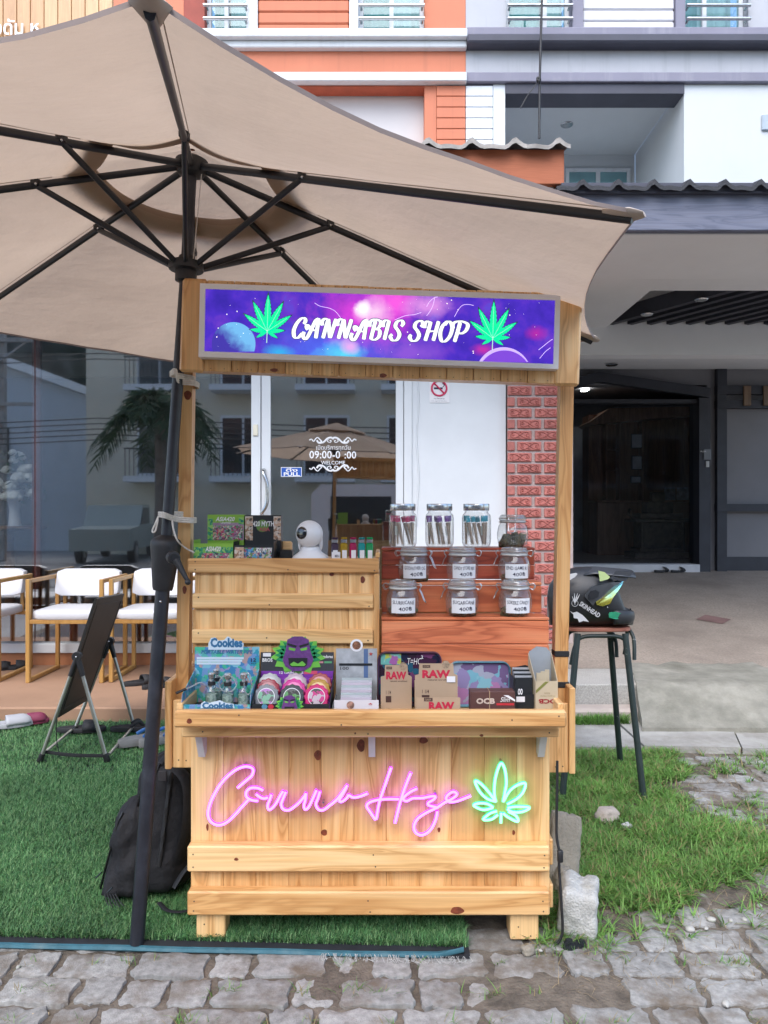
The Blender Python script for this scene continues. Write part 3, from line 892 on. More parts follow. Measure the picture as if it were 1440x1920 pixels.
MB().box(lx(1312), lx(1325.5), LY-.135, LY-.121, lz(863), lz(844)).build('door_sign', flat('sign_plate', (.16,.17,.19), .5), LW)
lettering('PUSH', P(1318.7, 846.5, LY-.137), .07, .02, dl, LW)
MB().box(lx(1316), lx(1321.5), LY-.137, LY-.121, lz(877), lz(866)).build('door_switch', M('switch', (.5,.5,.48), .5), LW)
MB().box(lx(1000), lx(1304)-.002, LY-.15, LY+.15, .60, lz(1057), .005).build('threshold', M('threshold', (.55,.56,.58), .6, var=.1), LW)
lob_glass = glass_mat('lobby_glass', (.85,.87,.9), .01, .4)
MB().box(lx(1000), lx(1303), LY+.05, LY+.06, lz(1057)+.002, lz(758)).build('pane', lob_glass, LW)
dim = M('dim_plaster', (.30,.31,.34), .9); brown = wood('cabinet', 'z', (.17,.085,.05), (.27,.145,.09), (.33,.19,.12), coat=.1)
m = MB(); z0 = lz(1057)
m.quad((1.6, 14.5, z0), (8, 14.5, z0), (8, 14.5, 3.6), (1.6, 14.5, 3.6)); m.quad((1.6, LY+.2, 3.52), (8, LY+.2, 3.52), (8, 14.5, 3.52), (1.6, 14.5, 3.52))
m.quad((1.6, LY+.2, z0), (1.6, 14.5, z0), (1.6, 14.5, 3.6), (1.6, LY+.2, 3.6)); m.quad((8, LY+.2, z0), (8, 14.5, z0), (8, 14.5, 3.6), (8, LY+.2, 3.6))
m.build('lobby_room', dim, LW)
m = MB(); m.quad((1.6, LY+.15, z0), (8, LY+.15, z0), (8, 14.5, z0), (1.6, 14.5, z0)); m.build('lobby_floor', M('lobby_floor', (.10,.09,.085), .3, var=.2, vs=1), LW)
CD = 12.0
cab = thing('lobby_cabinet', 'dark brown corner cabinet with shelves and framed papers inside the lobby', 'cabinet', (X(1240,CD), CD, z0))
def cx_(px): return X(px, CD)
def cz_(py): return Z(py, CD)
m = MB(); m.box(cx_(1120), cx_(1330), CD+.5, CD+.9, z0, cz_(770)); m.build('carcass', brown, cab)
MB().prism([(cx_(1113), cz_(788)), (cx_(1150), cz_(762)), (cx_(1345), cz_(758)), (cx_(1345), cz_(772)), (cx_(1120), cz_(793))], CD+.2, CD+.95).build('cornice', brown, cab)
MB().box(cx_(1120), cx_(1330), CD, CD+.49, z0, cz_(942), .01).build('counter', brown, cab)
MB().box(cx_(1115), cx_(1335), CD-.04, CD+.52, cz_(942)+.002, cz_(938), .006).build('counter_top', brown, cab)
for py in (880, 840): MB().box(cx_(1150), cx_(1172), CD+.35, CD+.499, cz_(py), cz_(py-2)).build('shelf', brown, cab)
for px in (1148, 1174, 1218): MB().box(cx_(px-1.5), cx_(px+1.5), CD+.3, CD+.499, cz_(937), cz_(772)).build('post', brown, cab)
pap = M('paper_dim', (.55,.57,.60), .7, var=.15, vs=8)
for i, (a, b_, c, d) in enumerate(((1194,1215,810,838),(1195,1215,852,879),(1193,1213,891,905))):
    t = thing('framed_paper', ['topmost framed paper on the dark lobby cabinet', 'middle framed paper on the dark lobby cabinet', 'lowest framed paper on the dark lobby cabinet'][i], 'picture', P((a+b_)/2, d, CD+.3), 'framed papers in the lobby')
    MB().box(cx_(a), cx_(b_), CD+.27, CD+.29, cz_(d), cz_(c)).build('frame', dk, t); MB().box(cx_(a+1.5), cx_(b_-1.5), CD+.262, CD+.269, cz_(d-1.5), cz_(c+1.5)).build('paper', pap, t)
for i, (a, b_) in enumerate(((1251,1271),(1274,1296))):
    t = thing('magazine', ['left one of two pale magazines standing on the lobby counter', 'right one of two pale magazines standing on the lobby counter'][i], 'magazine', P((a+b_)/2, 938, CD+.1), 'magazines on the counter')
    MB().box(cx_(a), cx_(b_), CD+.1, CD+.12, cz_(938)+.004, cz_(914)).build('cover', M('magazine', (.38,.42,.46), .5, var=.8, vs=14), t)
m = MB()
sx = X(1232, 11.2); sz = z0
for (w, h0, h1) in ((.42,0,.1),(.34,.1,.16),(.30,.16,.55),(.42,.55,.6),(.32,.6,.68),(.2,.68,.85),(.1,.85,1.0)): m.box(sx-w, sx+w, 11.2-w*.6, 11.2+w*.6, sz+h0+.001, sz+h1, .01)
for s in (-1, 1):
    m.tube([(sx+s*.3, 10.98, sz+.14), (sx+s*.3, 10.98, sz+.56)], .03, 8); m.tube(smooth_pts([(sx+s*.4,10.98,sz+.6),(sx+s*.5,10.98,sz+.66),(sx+s*.48,10.98,sz+.75)],4), .02, 6)
tag(m.build('spirit_shrine', M('shrine', (.06,.045,.03), .6, var=.6, vs=14), None), 'small carved dark shrine on the lobby floor before the counter', 'shrine')
MB().box(X(1060,14), X(1108,14), 13.5, 13.6, z0, Z(800,13.5)).build('pale_door', M('pale_door', (.5,.52,.55), .7), LW)
MB().box(X(1092,12.5), X(1102,12.5), 12.4, 12.6, 3.48, 3.50).build('ceiling_lamp', emit('lamp_strip', (1,.97,.92), 6), LW)
# ================================================================ TURF, GRASS, STONES
def blades(name, pts, h, w, lean, mats, parent=None, kind='stuff', seg=2, rnd=None, zoff=0.0, label=None, cat=None):
    """numpy grass: pts (n,3); every blade a bent strip of seg quads tapering to a tip"""
    rg = np.random.default_rng(rnd or 1); n = len(pts)
    a = rg.uniform(0, 2*np.pi, n); L = h*rg.uniform(.55, 1.2, n); ln = lean*rg.uniform(.3, 1.3, n)
    d = np.stack([np.cos(a), np.sin(a)], 1); s = np.stack([-d[:, 1], d[:, 0]], 1)
    ww = w*rg.uniform(.7, 1.3, n)
    V = []; 
    for k in range(seg+1):
        t = k/seg
        c = pts.copy(); c[:, :2] += d*(ln*t**1.6*L)[:, None]; c[:, 2] += L*(t - .25*ln/ (lean+1e-6)*t*t*min(lean,1.2)) 
        hw = ww*(1-.85*t**1.5)/2
        l = c.copy(); r = c.copy(); l[:, :2] -= s*hw[:, None]; r[:, :2] += s*hw[:, None]
        V += [l, r]
    V = np.stack(V, 1).reshape(-1, 3); per = 2*(seg+1)
    base = (np.arange(n)*per)[:, None]
    Fs = np.concatenate([base+np.array([2*k, 2*k+1, 2*k+3, 2*k+2]) for k in range(seg)], 1).reshape(-1, 4)
    me = bpy.data.meshes.new(name)
    me.vertices.add(len(V)); me.vertices.foreach_set('co', V.astype(np.float32).ravel())
    me.loops.add(Fs.size); me.loops.foreach_set('vertex_index', Fs.astype(np.int32).ravel())
    me.polygons.add(len(Fs)); me.polygons.foreach_set('loop_start', np.arange(0, Fs.size, 4, dtype=np.int32))
    for m_ in mats: me.materials.append(m_)
    me.polygons.foreach_set('material_index', np.repeat(rg.integers(0, len(mats), n), seg).astype(np.int32))
    me.update(); me.validate()
    o = bpy.data.objects.new(name, me); COL.objects.link(o)
    if parent is not None: o.parent = parent; o.location = -WL[parent.name]
    WL[o.name] = Vector((0,0,0))
    tag(o, label, cat, None, kind)
    return o

# artificial turf mat
TZ = .014
def tedge(x): return 2.425 + (x+1.26)*(2.365-2.425)/1.54          # front edge of the mat
turf = thing('turf_mat', 'green artificial grass mat laid before the terrace under the cart', 'mat', (-1, 3.6, 0))
TX1 = .275
mat_dark = M('mat_backing', (.018,.02,.025), .8, var=.3, vs=20)
m = MB(); m.prismz([(-4.0, tedge(-4.0)), (TX1, tedge(TX1)), (TX1+.015, 4.99), (-4.0, 4.99)], .002, TZ); m.build('backing', mat_dark, turf)
blue = M('binding_blue', (.035,.13,.17), .6, var=.25, vs=18, dirt=(.12,.17,.18), ds=9, dlo=.5, dhi=.8)
m = MB(); rings = []
for i in range(40):
    x = -3.0+i*(TX1-.02+3.0)/39; y0 = tedge(x); lift = .035*max(0, (x-.14)/.13)**2 if x > .14 else 0
    jz = .003*noise.noise((x*4, 0, 0))
    rings.append([(x, y0-.002-lift*.2, .0+lift), (x, y0-.007, .006+jz+lift), (x, y0-.003, .0145+jz+lift), (x, y0+.006, .0165+jz+lift*.6), (x, y0+.006, .0145)])
m.loft(rings); m.build('binding_tape', blue, turf, 50)
# frayed white threads at the right end of the mat edge
m = MB(); fr = random.Random(2)
for k in range(90):
    x = fr.uniform(-.2, TX1); y0 = tedge(x)-.006
    m.tube([(x, y0, .012), (x+fr.uniform(-.01,.01), y0-.012-fr.random()*.012, .008), (x+fr.uniform(-.015,.015), y0-.016-fr.random()*.014, .004)], .0006, 3, caps=False)
o = m.build('frayed_thread', M('thread', (.5,.5,.48), .9), turf); o['kind'] = 'stuff'
rg = np.random.default_rng(4)
def turf_pts(n, x0, x1, y0, y1):
    p = np.stack([rg.uniform(x0, x1, n), rg.uniform(y0, y1, n), np.full(n, TZ)], 1)
    e = tedge(p[:, 0])+.040
    keep = (p[:, 1] > e) & (np.abs(p[:, 0]) < p[:, 1]*.56+.15) & (p[:, 0] < TX1-.0)
    return p[keep]
tp = np.concatenate([turf_pts(90000, -1.75, TX1, 2.38, 3.0), turf_pts(95000, -2.3, -.35, 3.0, 4.0), turf_pts(52000, -2.9, -.5, 4.0, 4.98)])
tg = [M('turf_a', (.085,.235,.08), .55, var=.3, vs=2.5, trl=.2), M('turf_b', (.115,.30,.10), .55, var=.3, vs=2.5, trl=.2), M('turf_c', (.22,.38,.16), .6, var=.3, vs=2.5, trl=.2), M('turf_d', (.045,.14,.05), .6, var=.3, vs=2.5, trl=.2)]
blades('pile', tp, .026, .0032, 1.0, tg, turf, rnd=8)

# rough grass right of the cart
def gdens(x, y):
    right = gright(y); left = .50
    if y > 4.39 or y < 2.42 or x < left: return 0
    d = 1.0 if x < right-.2 else max(0.0, (right-x)/.2)
    if y < 2.62: d *= .45
    n_ = noise.noise((x*3.6, y*3.6, 7.7))+.5*noise.noise((x*9, y*9, 2.7))
    d *= min(1, max(.04, .72+1.1*n_))
    if x > right: d = .10*max(0, noise.noise((x*3, y*3, 2.2))+.2)
    return d
gp = []
gr = random.Random(12)
while len(gp) < 50000:
    x = gr.uniform(.45, 2.4); y = gr.uniform(2.40, 4.42)
    if abs(x) > y*.54+.1: continue
    if gr.random() < gdens(x, y):
        for k in range(gr.randint(5, 10)): gp.append((x+gr.gauss(0, .005), y+gr.gauss(0, .005), -.012))
gp = np.array(gp)
gg = [M('grass_a', (.14,.30,.06), .55, var=.25, vs=5, trl=.3), M('grass_b', (.21,.40,.09), .55, var=.2, vs=5, trl=.3), M('grass_c', (.09,.21,.045), .6, var=.2, vs=5, trl=.3), M('grass_dry', (.30,.24,.11), .7, var=.2, vs=5, trl=.2)]
blades('grass', gp, .058, .0058, 1.35, gg+gg[:2]+gg[1:2], None, seg=3, rnd=3, label='patchy green grass growing right of the cart')
# dead straw lying about and tufts in the paver joints
sp = np.array([(gr.uniform(.5, 1.9), gr.uniform(2.2, 4.3), -.006) for k in range(2600)])
blades('straw', sp, .03, .0022, 2.2, [M('straw', (.33,.25,.14), .8, var=.2), M('straw_dark', (.16,.12,.07), .8)], None, seg=2, rnd=5, label='dry straw scattered between grass and pavers')
jp = []
for k in range(110):
    x = gr.uniform(-1.3, 1.4); y = gr.choice([2.07+.137*i for i in range(-1, 4)])+gr.uniform(-.01,.01)
    if y > tedge(x)-.03 and x < .3: continue
    for j in range(gr.randint(4, 14)): jp.append((x+gr.gauss(0,.013), y+gr.gauss(0,.008), -.01))
for k in range(70):
    x = gr.uniform(.5, .76); y = gr.uniform(2.36, 2.6)
    for j in range(5): jp.append((x+gr.gauss(0,.012), y+gr.gauss(0,.012), -.01))
blades('joint_weeds', np.array(jp), .035, .003, 1.1, gg, None, seg=3, rnd=6, label='small weeds growing in the paver joints')
# weeds along the ledge
lp = [(gr.uniform(1.26, 1.62), gr.uniform(4.86, 4.96), .03) for k in range(900)]
blades('ledge_weeds', np.array(lp), .07, .006, 1.0, gg[:3], None, seg=3, rnd=7, label='weeds growing along the concrete ledge by the ramp')

# stones
def rock(name, label, cat, c, size, seed, mat, rot=(0,0,0), sub=4, amp=.12, boxy=4.0, group=None):
    import bmesh
    bm = bmesh.new(); bmesh.ops.create_icosphere(bm, subdivisions=sub, radius=1)
    Mr = (Matrix.Rotation(rot[2], 3, 'Z') @ Matrix.Rotation(rot[1], 3, 'Y') @ Matrix.Rotation(rot[0], 3, 'X'))
    for v in bm.verts:
        p = v.co.normalized(); q = (abs(p.x)**boxy+abs(p.y)**boxy+abs(p.z)**boxy)**(-1/boxy); p = p*q
        s = 1+amp*noise.noise(p*1.3+Vector((seed*7.1, 0, 0)))+amp*.4*noise.noise(p*4+Vector((0, seed*3, 0)))+amp*.12*noise.noise(p*11)
        v.co = Mr @ Vector((p.x*size[0]*s, p.y*size[1]*s, p.z*size[2]*s))
    me = bpy.data.meshes.new(name); bm.to_mesh(me); bm.free(); finish(me, 50)
    o = link(name, me, mat, None, Vector(c))
    return tag(o, label, cat, group)
rock_w = M('rock_white', (.50,.50,.48), .92, var=.16, vs=40, bump=.8, bs=130, dirt=(.33,.31,.26), ds=9, dlo=.5, dhi=.72)
rock_t = M('rock_tan', (.29,.26,.21), .92, var=.2, vs=16, bump=.6, bs=90, dirt=(.17,.15,.12), ds=8, dlo=.5, dhi=.75)
c = P(1085, 1716, 2.53); rock('concrete_block', 'white grey broken concrete block by the right cart leg', 'stone', (c.x, 2.55, .075), (.062, .085, .082), 3, rock_w, (R(4), R(7), R(-14)), 4, .16, 7)
rock('stone_slab', 'flat tan stone slab leaning behind the white concrete block', 'stone', (X(1052,2.86)+.02, 2.90, .115), (.062, .03, .125), 5, rock_t, (R(-22), R(14), R(8)), 4, .13, 7)
rock('stone', 'lumpy tan stone at the foot of the leaning slab', 'stone', (X(1052,2.78), 2.77, .045), (.035, .03, .055), 6, rock_t, (0, R(10), 0), 3, .25, 3)
c = P(1139, 1541, 3.42); rock('stone', 'pinkish tan rock lying alone in the grass', 'stone', (c.x, 3.42, .028), (.052, .04, .034), 8, M('rock_pink', (.42,.36,.31), .9, var=.15, vs=20, bump=.4), (0,0,.4), 3, .28, 3)
c = P(1176, 1555, 3.33); rock('stone', 'small pale stone beside the rock in the grass', 'stone', (c.x, 3.33, .012), (.022, .02, .018), 9, rock_w, (0,0,.4), 3, .25, 3)
rock('stone', 'small tan stone wedged below the right cart leg', 'stone', (X(992,2.38), 2.40, .01), (.02, .018, .016), 10, rock_t, (0,0,.4), 3, .25, 3)
peb_m = M('pebble', (.42,.41,.38), .5, var=.08, vs=30)
PEBL = ['largest white pebble on the pavers right of the concrete block', 'tiny white pebble just right of the largest pebble', 'left one of two white pebbles close together at the right edge', 'right one of two white pebbles close together at the right edge', 'long white pebble left of the close pair', 'white pebble farthest up at the right photo edge', 'lone white pebble on the bottom right pavers', 'white pebble on the pavers at the far left below the turf edge', 'white pebble by the right cart leg', 'white pebble in the middle of the grass', 'tiny white pebble on the turf edge beside the parasol pole']
for i, (px, py, s) in enumerate(((1294,1742,.013),(1324,1741,.007),(1370,1726,.008),(1396,1724,.009),(1334,1724,.012),(1424,1698,.008),(1361,1882,.011),(34,1813,.006),(1013,1782,.006),(1143,1612,.009),(265,1778,.005))):
    d = F*(CAMH-.005)/(py-960)
    rock('pebble', PEBL[i], 'pebble', P(px, py, d), (s*1.3, s, s*.75), 20+i, peb_m, (0,0,i*.7), 2, .15, 2.2, 'white pebbles on the ground')
tag(MB().tube([P(60, 1903, 2.10), P(92, 1901, 2.115)], .0045, 7).build('cigarette_stub', M('stub', (.55,.42,.25), .7), None, 60), 'tan cigarette stub lying on the pavers', 'litter')
# ================================================================ PARASOL
UB = Vector((-.676, 2.53, 2.274)); UA = Vector((.0519, .0039, 1)).normalized()      # head of the parasol, at the runner
PB = Vector((-.811, 2.428, .016)); PA = (UB-PB).normalized(); PL = (UB-PB).length     # leaning pole
Uu = Vector((0,1,0)).cross(UA).normalized(); Uv = UA.cross(Uu)
UPHI = .2276
Pu = Vector((0,1,0)).cross(PA).normalized(); Pv = PA.cross(Pu)
PM = Matrix(((Pu.x, Pv.x, PA.x, PB.x), (Pu.y, Pv.y, PA.y, PB.y), (Pu.z, Pv.z, PA.z, PB.z), (0,0,0,1)))
def upt(h, r, k):
    t = UPHI + k*math.pi/4 - math.pi/2
    return UB + UA*h + (Uu*math.cos(t) + Uv*math.sin(t))*r
UM = Matrix((( Uu.x, Uv.x, UA.x, UB.x), (Uu.y, Uv.y, UA.y, UB.y), (Uu.z, Uv.z, UA.z, UB.z), (0,0,0,1)))
um = thing('parasol', 'large beige octagonal parasol with black pole, ribs and crank over the cart', 'parasol', tuple(PB))
RK = {1: 1.025, 2: 1.05}      # the two right hand ribs reach a little further
HH, HR, RJ, HJ, RT, HT = .3617, 0.0, .4878, .2116, 1.4713, -.0864
MB().lathe([(.0235,0),(.0235,1.19)], 18, PM).build('lower_pole', black_pole, um, 50)
MB().lathe([(.019,1.29),(.019,PL)], 18, PM).lathe([(.0188,0),(.0188,HH)], 18, UM).build('upper_pole', black_pole, um, 50)
MB().lathe([(.031,1.155),(.034,1.165),(.050,1.30),(.051,1.315),(.046,1.325),(.026,1.338),(.022,1.34)], 24, PM).build('crank_housing', black_plastic, um, 40)
cp = P(326, 1046, 2.36)
m = MB(); Mc = Matrix.Translation(cp) @ Matrix.Rotation(R(90), 4, 'X') @ Matrix.Rotation(R(25), 4, 'Y')
m.lathe([(.021,-.03),(.021,.0),(.0195,.006),(.013,.007),(.012,.005),(.002,.005)], 20, Mc)
ck = m.build('crank', black_plastic, um, 40)
m = MB(); a, b = P(330, 1050, 2.345), P(353, 1091, 2.33)
m.tube([a, a.lerp(b, .5), b], [.013,.009,.006], 8); m.sphere(b+Vector((0,-.004,0)), .010, 12, 8); m.build('crank_arm', black_plastic, ck, 60)
for (px, py) in ((301,1128),): MB().sphere(P(px, py, 2.405), .004, 8, 6).build('rivet', steel, um, 180)
MB().lathe([(.02,HH-.06),(.045,HH-.05),(.055,HH-.03),(.055,HH-.005),(.03,HH+.01)], 20, UM).build('top_hub', black_plastic, um, 40)
MB().lathe([(.024,HR-.06),(.035,HR-.055),(.036,HR-.02),(.058,HR-.018),(.06,HR-.006),(.058,HR+.008),(.03,HR+.012),(.026,HR+.03)], 20, UM).build('runner', black_plastic, um, 40)
def ribh(r): return (HH-.03)+(HT-(HH-.03))*((r-.04)/(RT-.04))
def bar(a, b, w, h):
    """flat oval bar from a to b"""
    return MB().tube([a, b], .01, 8, flat=(w, h))
rivm = steel
for k in range(8):
    a = upt(HH-.03, .04, k); rk = RK.get(k, 1); b = upt(ribh(RT*rk-.015), RT*rk-.015, k); j = upt(HJ, RJ, k)
    rb = bar(a, b, .0095, .0125).build('rib', black_metal, um, 60)
    MB().box(-.013,.013,-.016,.016,-.016,.012,.004, Matrix.Translation(j)).build('clevis', black_plastic, rb)
    st = bar(upt(HR-.005, .045, k), upt(HJ-.012, RJ-.004, k), .008, .0105).build('strut', black_metal, um, 60)
    jj = upt(HJ-.006, RJ, k); MB().sphere(jj+(Vector((0,0,CAMH))-jj).normalized()*.017, .0045, 8, 6).build('rivet', rivm, rb, 180)
# canopy fabric
canopy_m, nt, p, o_ = new_mat('canopy_fabric')
v = coords(nt, False)
n1 = N(nt, 'ShaderNodeTexNoise', i_Scale=2.2, i_Detail=5.0, i_Roughness=.6); nt.links.new(v, n1.inputs['Vector'])
cc = ramp(nt, n1.outputs[0], [(.35, (.495,.375,.28)), (.65, (.54,.412,.31))])
wv = N(nt, 'ShaderNodeTexNoise', i_Scale=700.0, i_Detail=2.0); nt.links.new(v, wv.inputs['Vector'])
cc = mix(nt, .25, cc, ramp(nt, wv.outputs[0], [(.3,(.8,.8,.8)),(.7,(1.1,1.1,1.1))]), 'MULTIPLY')
nt.links.new(cc, p.inputs['Base Color']); p.inputs['Roughness'].default_value = .9
tr = N(nt, 'ShaderNodeBsdfTranslucent'); nt.links.new(cc, tr.inputs[0])
ms = N(nt, 'ShaderNodeMixShader', i_0=.5)
# soft creases in the cloth
v3 = coords(nt, False, (1.2,1.2,3)); n3 = N(nt, 'ShaderNodeTexNoise', i_Scale=2.2, i_Detail=5.0, i_Roughness=.55); nt.links.new(v3, n3.inputs['Vector'])
bp = N(nt, 'ShaderNodeBump', i_Strength=.5, i_Distance=.05); nt.links.new(n3.outputs[0], bp.inputs['Height'])
nt.links.new(bp.outputs[0], p.inputs['Normal']); nt.links.new(bp.outputs[0], tr.inputs['Normal'])
nt.links.new(p.outputs[0], ms.inputs[1]); nt.links.new(tr.outputs[0], ms.inputs[2]); nt.links.new(ms.outputs[0], o_.inputs[0])
hem_m = M('hem', (.30,.245,.225), .9, var=.08, vs=10, trl=.2)
def cano(r, s, lift=.0, sag=.045):
    """point on the canopy: radius fraction r (0..1 along rib), s in [0,8) around; cloth sags between ribs"""
    k = int(s) % 8; t = s-int(s)
    ra, rb_ = [r*RT*(1+(RK.get(q, 1)-1)*r*r) for q in (k, (k+1) % 8)]; hh = ribh(r*RT)+.02+lift
    A, B = upt(ribh(ra)+.02+lift, ra, k), upt(ribh(rb_)+.02+lift, rb_, (k+1) % 8)
    q = A.lerp(B, t); w = 4*t*(1-t)
    ax = UB+UA*hh
    q = q + (ax-q)*(.055*w*r**2.5)                     # scalloped edge
    q = q - UA*(sag*w*(r*(1.12-r))*2.0) + UA*.012*noise.noise(q*2.3)*r*min(1, w*2) + UA*.004*noise.noise(q*9)*w
    return q
def canopy(name, r0, r1, nr, ns, lift, sag=.045):
    m = MB(); G = []
    for i in range(nr+1):
        r = r0+(r1-r0)*i/nr
        G.append([cano(r, 8*j/(8*ns), lift*(1-.3*i/nr) if lift else 0, sag) for j in range(8*ns)])
    m.loft(G, caps=False); return m.build(name, canopy_m, um, 180)
can = canopy('canopy', .215, 1.0, 22, 10, 0)
flap_m = M('vent_flap', (.44,.33,.25), .9, var=.06, vs=6, trl=.3)
fl_ = canopy('vent_flap', .21, .275, 4, 8, .012, .03); fl_.data.materials[0] = flap_m
sm_ = M('seam', (.36,.28,.22), .9)
for k in range(8):      # stitched panel seams either side of every rib
    for off in (.012, -.012):
        MB().tube([cano(.3+.7*i/20, (k+off/(.3+.7*i/20)) % 8)-UA*.0012 for i in range(21)], .0012, 4).build('seam', sm_, can)
canopy('vent_cap', .006, .285, 8, 8, .035, .02)
m = MB(); E_ = [cano(1.0, j/10) for j in range(80)]
# hem: folded band along the rim
m.loft([[q+UA*.002 for q in E_], [q-UA*.008 for q in E_]], caps=False); m.build('hem', hem_m, um, 180)
pock = M('tip_pocket', (.50,.42,.36), .85, var=.08, vs=20)
for k in range(8):
    rr_ = RT*RK.get(k, 1); hh_ = ribh(rr_); t0, t1 = upt(hh_+.034, rr_-.085, k), upt(hh_+.012, rr_+.012, k); sd_ = (t1-t0).cross(UA).normalized()
    m = MB(); rings = []
    for i in range(8):
        t = i/7; w_ = (.012+.030*t) if t < .75 else .0345*(1-(t-.75)*2.2); h_ = .010+.006*t if t < .8 else .011*(1-(t-.8)*2.5)
        c_ = t0.lerp(t1, t)
        rings.append([c_+sd_*w_*math.cos(a)+UA*h_*math.sin(a)*(1.0 if math.sin(a) < 0 else .5) for a in [2*math.pi*q/12 for q in range(12)]])
    m.loft(rings); m.build('tip_pocket', pock, um, 60)
# pull cord inside
MB().tube(smooth_pts([upt(HH-.06,.05,1), upt(HH-.2,.042,1), upt(HR+.06,.035,1), upt(HR-.01,.03,1)],4), .0015, 5).build('pull_cord', rope_m, um)
# rope ties to the cart post
def loopy(z, px0, px1, n, seed):
    m = MB()
    for k in range(n):
        zz = z - k*.0065
        l, r = X(px0, 2.44), X(px1, 2.56)
        m.tube(smooth_pts([(l+.002, 2.445, zz), (l+.03, 2.402, zz-.002), (r-.045, 2.50, zz-.016), (r, 2.512, zz-.02), (r+.004, 2.57, zz-.02), (r-.03, 2.612, zz-.016), (l+.05, 2.55, zz), (l, 2.47, zz)], 5, True), .0034, 6, closed=True)
    return m
m = loopy(Z(961,2.44), 297, 364, 3, 1)
e = P(297, 968, 2.41)
m.tube(smooth_pts([e, e+Vector((-.005,-.01,-.02)), e+Vector((-.016,-.01,-.045)), e+Vector((-.013,-.01,-.052)), e+Vector((-.006,-.01,-.045)), e+Vector((.001,-.008,-.01))], 5), .0032, 6)
m.tube(smooth_pts([P(323,975,2.42), P(325,992,2.42), P(333,1014,2.43), P(347,1027,2.5), P(364,1036,2.49)], 5), .003, 6)
tag(m.build('rope_tie', rope_m, None, 60), 'white rope with hanging loop tying the parasol pole above its crank', 'rope')
m = loopy(Z(699,2.47), 319, 369, 3, 2)
tag(m.build('rope_tie', rope_m, None, 60), 'white rope tying the parasol pole just below the cart header', 'rope')
# ================================================================ THE CART
cart = thing('market_cart', 'varnished pine sales cart with tray, display shelves and tall header', 'cart', (-.04, 2.65, .02))
BX0, BX1, FY, BKY = -.645, .553, 2.47, 2.93
def cb(name, mat, x0, x1, y0, y1, z0, z1, b=.003, parent=None, Mx=None):
    return MB().box(x0, x1, y0, y1, z0, z1, b, Mx).build(name, mat, parent or cart)
def knot(px, py, d, rx, rz, parent=None):
    """dark knot: a thin inset oval a hair proud of the board"""
    c = P(px, py, d); m = MB()
    m.prism([(c.x+rx*math.cos(a)*(1+.12*math.sin(3*a+px)), c.z+rz*math.sin(a)) for a in [2*math.pi*i/18 for i in range(18)]], d-.0006, d+.002)
    return m.build('knot', knot_m, parent or cart)
# front planks of the body
n = 11; w = (BX1-BX0)/n
fp = []
for i in range(n): fp.append(cb('plank', pine_z, BX0+i*w+.0003, BX0+(i+1)*w-.0003, FY+.0008*(i % 2), FY+.02, .11, .762, .0012))
for i in range(4):
    d = (BKY-FY-.02)/4
    for x0 in (BX0, BX1-.02): cb('side_plank', pine_z, x0, x0+.02, FY+.0205+i*d+.0007, FY+.0205+(i+1)*d-.0007, .11, .77, .002)
cb('back_panel', pine_x, BX0+.021, BX1-.021, BKY-.02, BKY, .11, 1.05)
cb('counter', pine_x, BX0, BX1, FY+.0, BKY-.001, .764, .784)
for (z1, z0) in ((Z(1588,2.42), Z(1637,2.42)), (Z(1674,2.42), Z(1719,2.42))):
    cb('slat', pine_x, X(350,2.42), X(1032,2.42), 2.425, FY-.001, z0, z1, .005)
    for x0 in (X(351,2.43), BX1+.001): cb('side_slat', pine_y, x0 if x0 < 0 else x0, (BX0-.001) if x0 < 0 else x0+.012, FY+.004, BKY, z0, z1, .003)
for (a, b_, zb) in ((368,422,.018),(957,1010,.012)):
    for yy in (2.45, BKY-.09): cb('leg', pine_z, X(a,2.45), X(b_,2.45), yy, yy+.08, zb, .1085, .004)
knot(596,1416,FY,.012,.017); knot(677,1398,FY,.013,.021); knot(608,1561,FY,.0105,.0105); knot(476,1584,FY,.016,.011)
knot(794,1388,FY,.014,.011); knot(389,1551,FY,.004,.012); knot(823,1556,FY,.005,.008); knot(963,1561,FY,.005,.008)
knot(443,1611,2.425,.007,.005); knot(857,1707,2.425,.022,.012)
screw_m = M('screw_head', (.10,.07,.045), .45)
def screws(pts, d, parent=None):
    for px, py in pts:
        MB().lathe([(.0026,0),(.0026,.0008)], 8, Matrix.Translation(P(px, py, d+.0001)) @ Matrix.Rotation(R(90), 4, 'X')).build('screw', screw_m, parent or cart)
screws([(362,1602),(362,1626),(700,1603),(704,1625),(1021,1604),(1020,1627),(364,1690),(363,1708),(690,1689),(694,1710),(1018,1690),(1019,1709)], 2.425)
screws([(383,1733),(405,1752),(972,1738),(995,1755)], 2.45)
screws([(335,1425),(349,1426),(1042,1438),(1055,1437),(1043,1330),(336,1325)], 2.50)
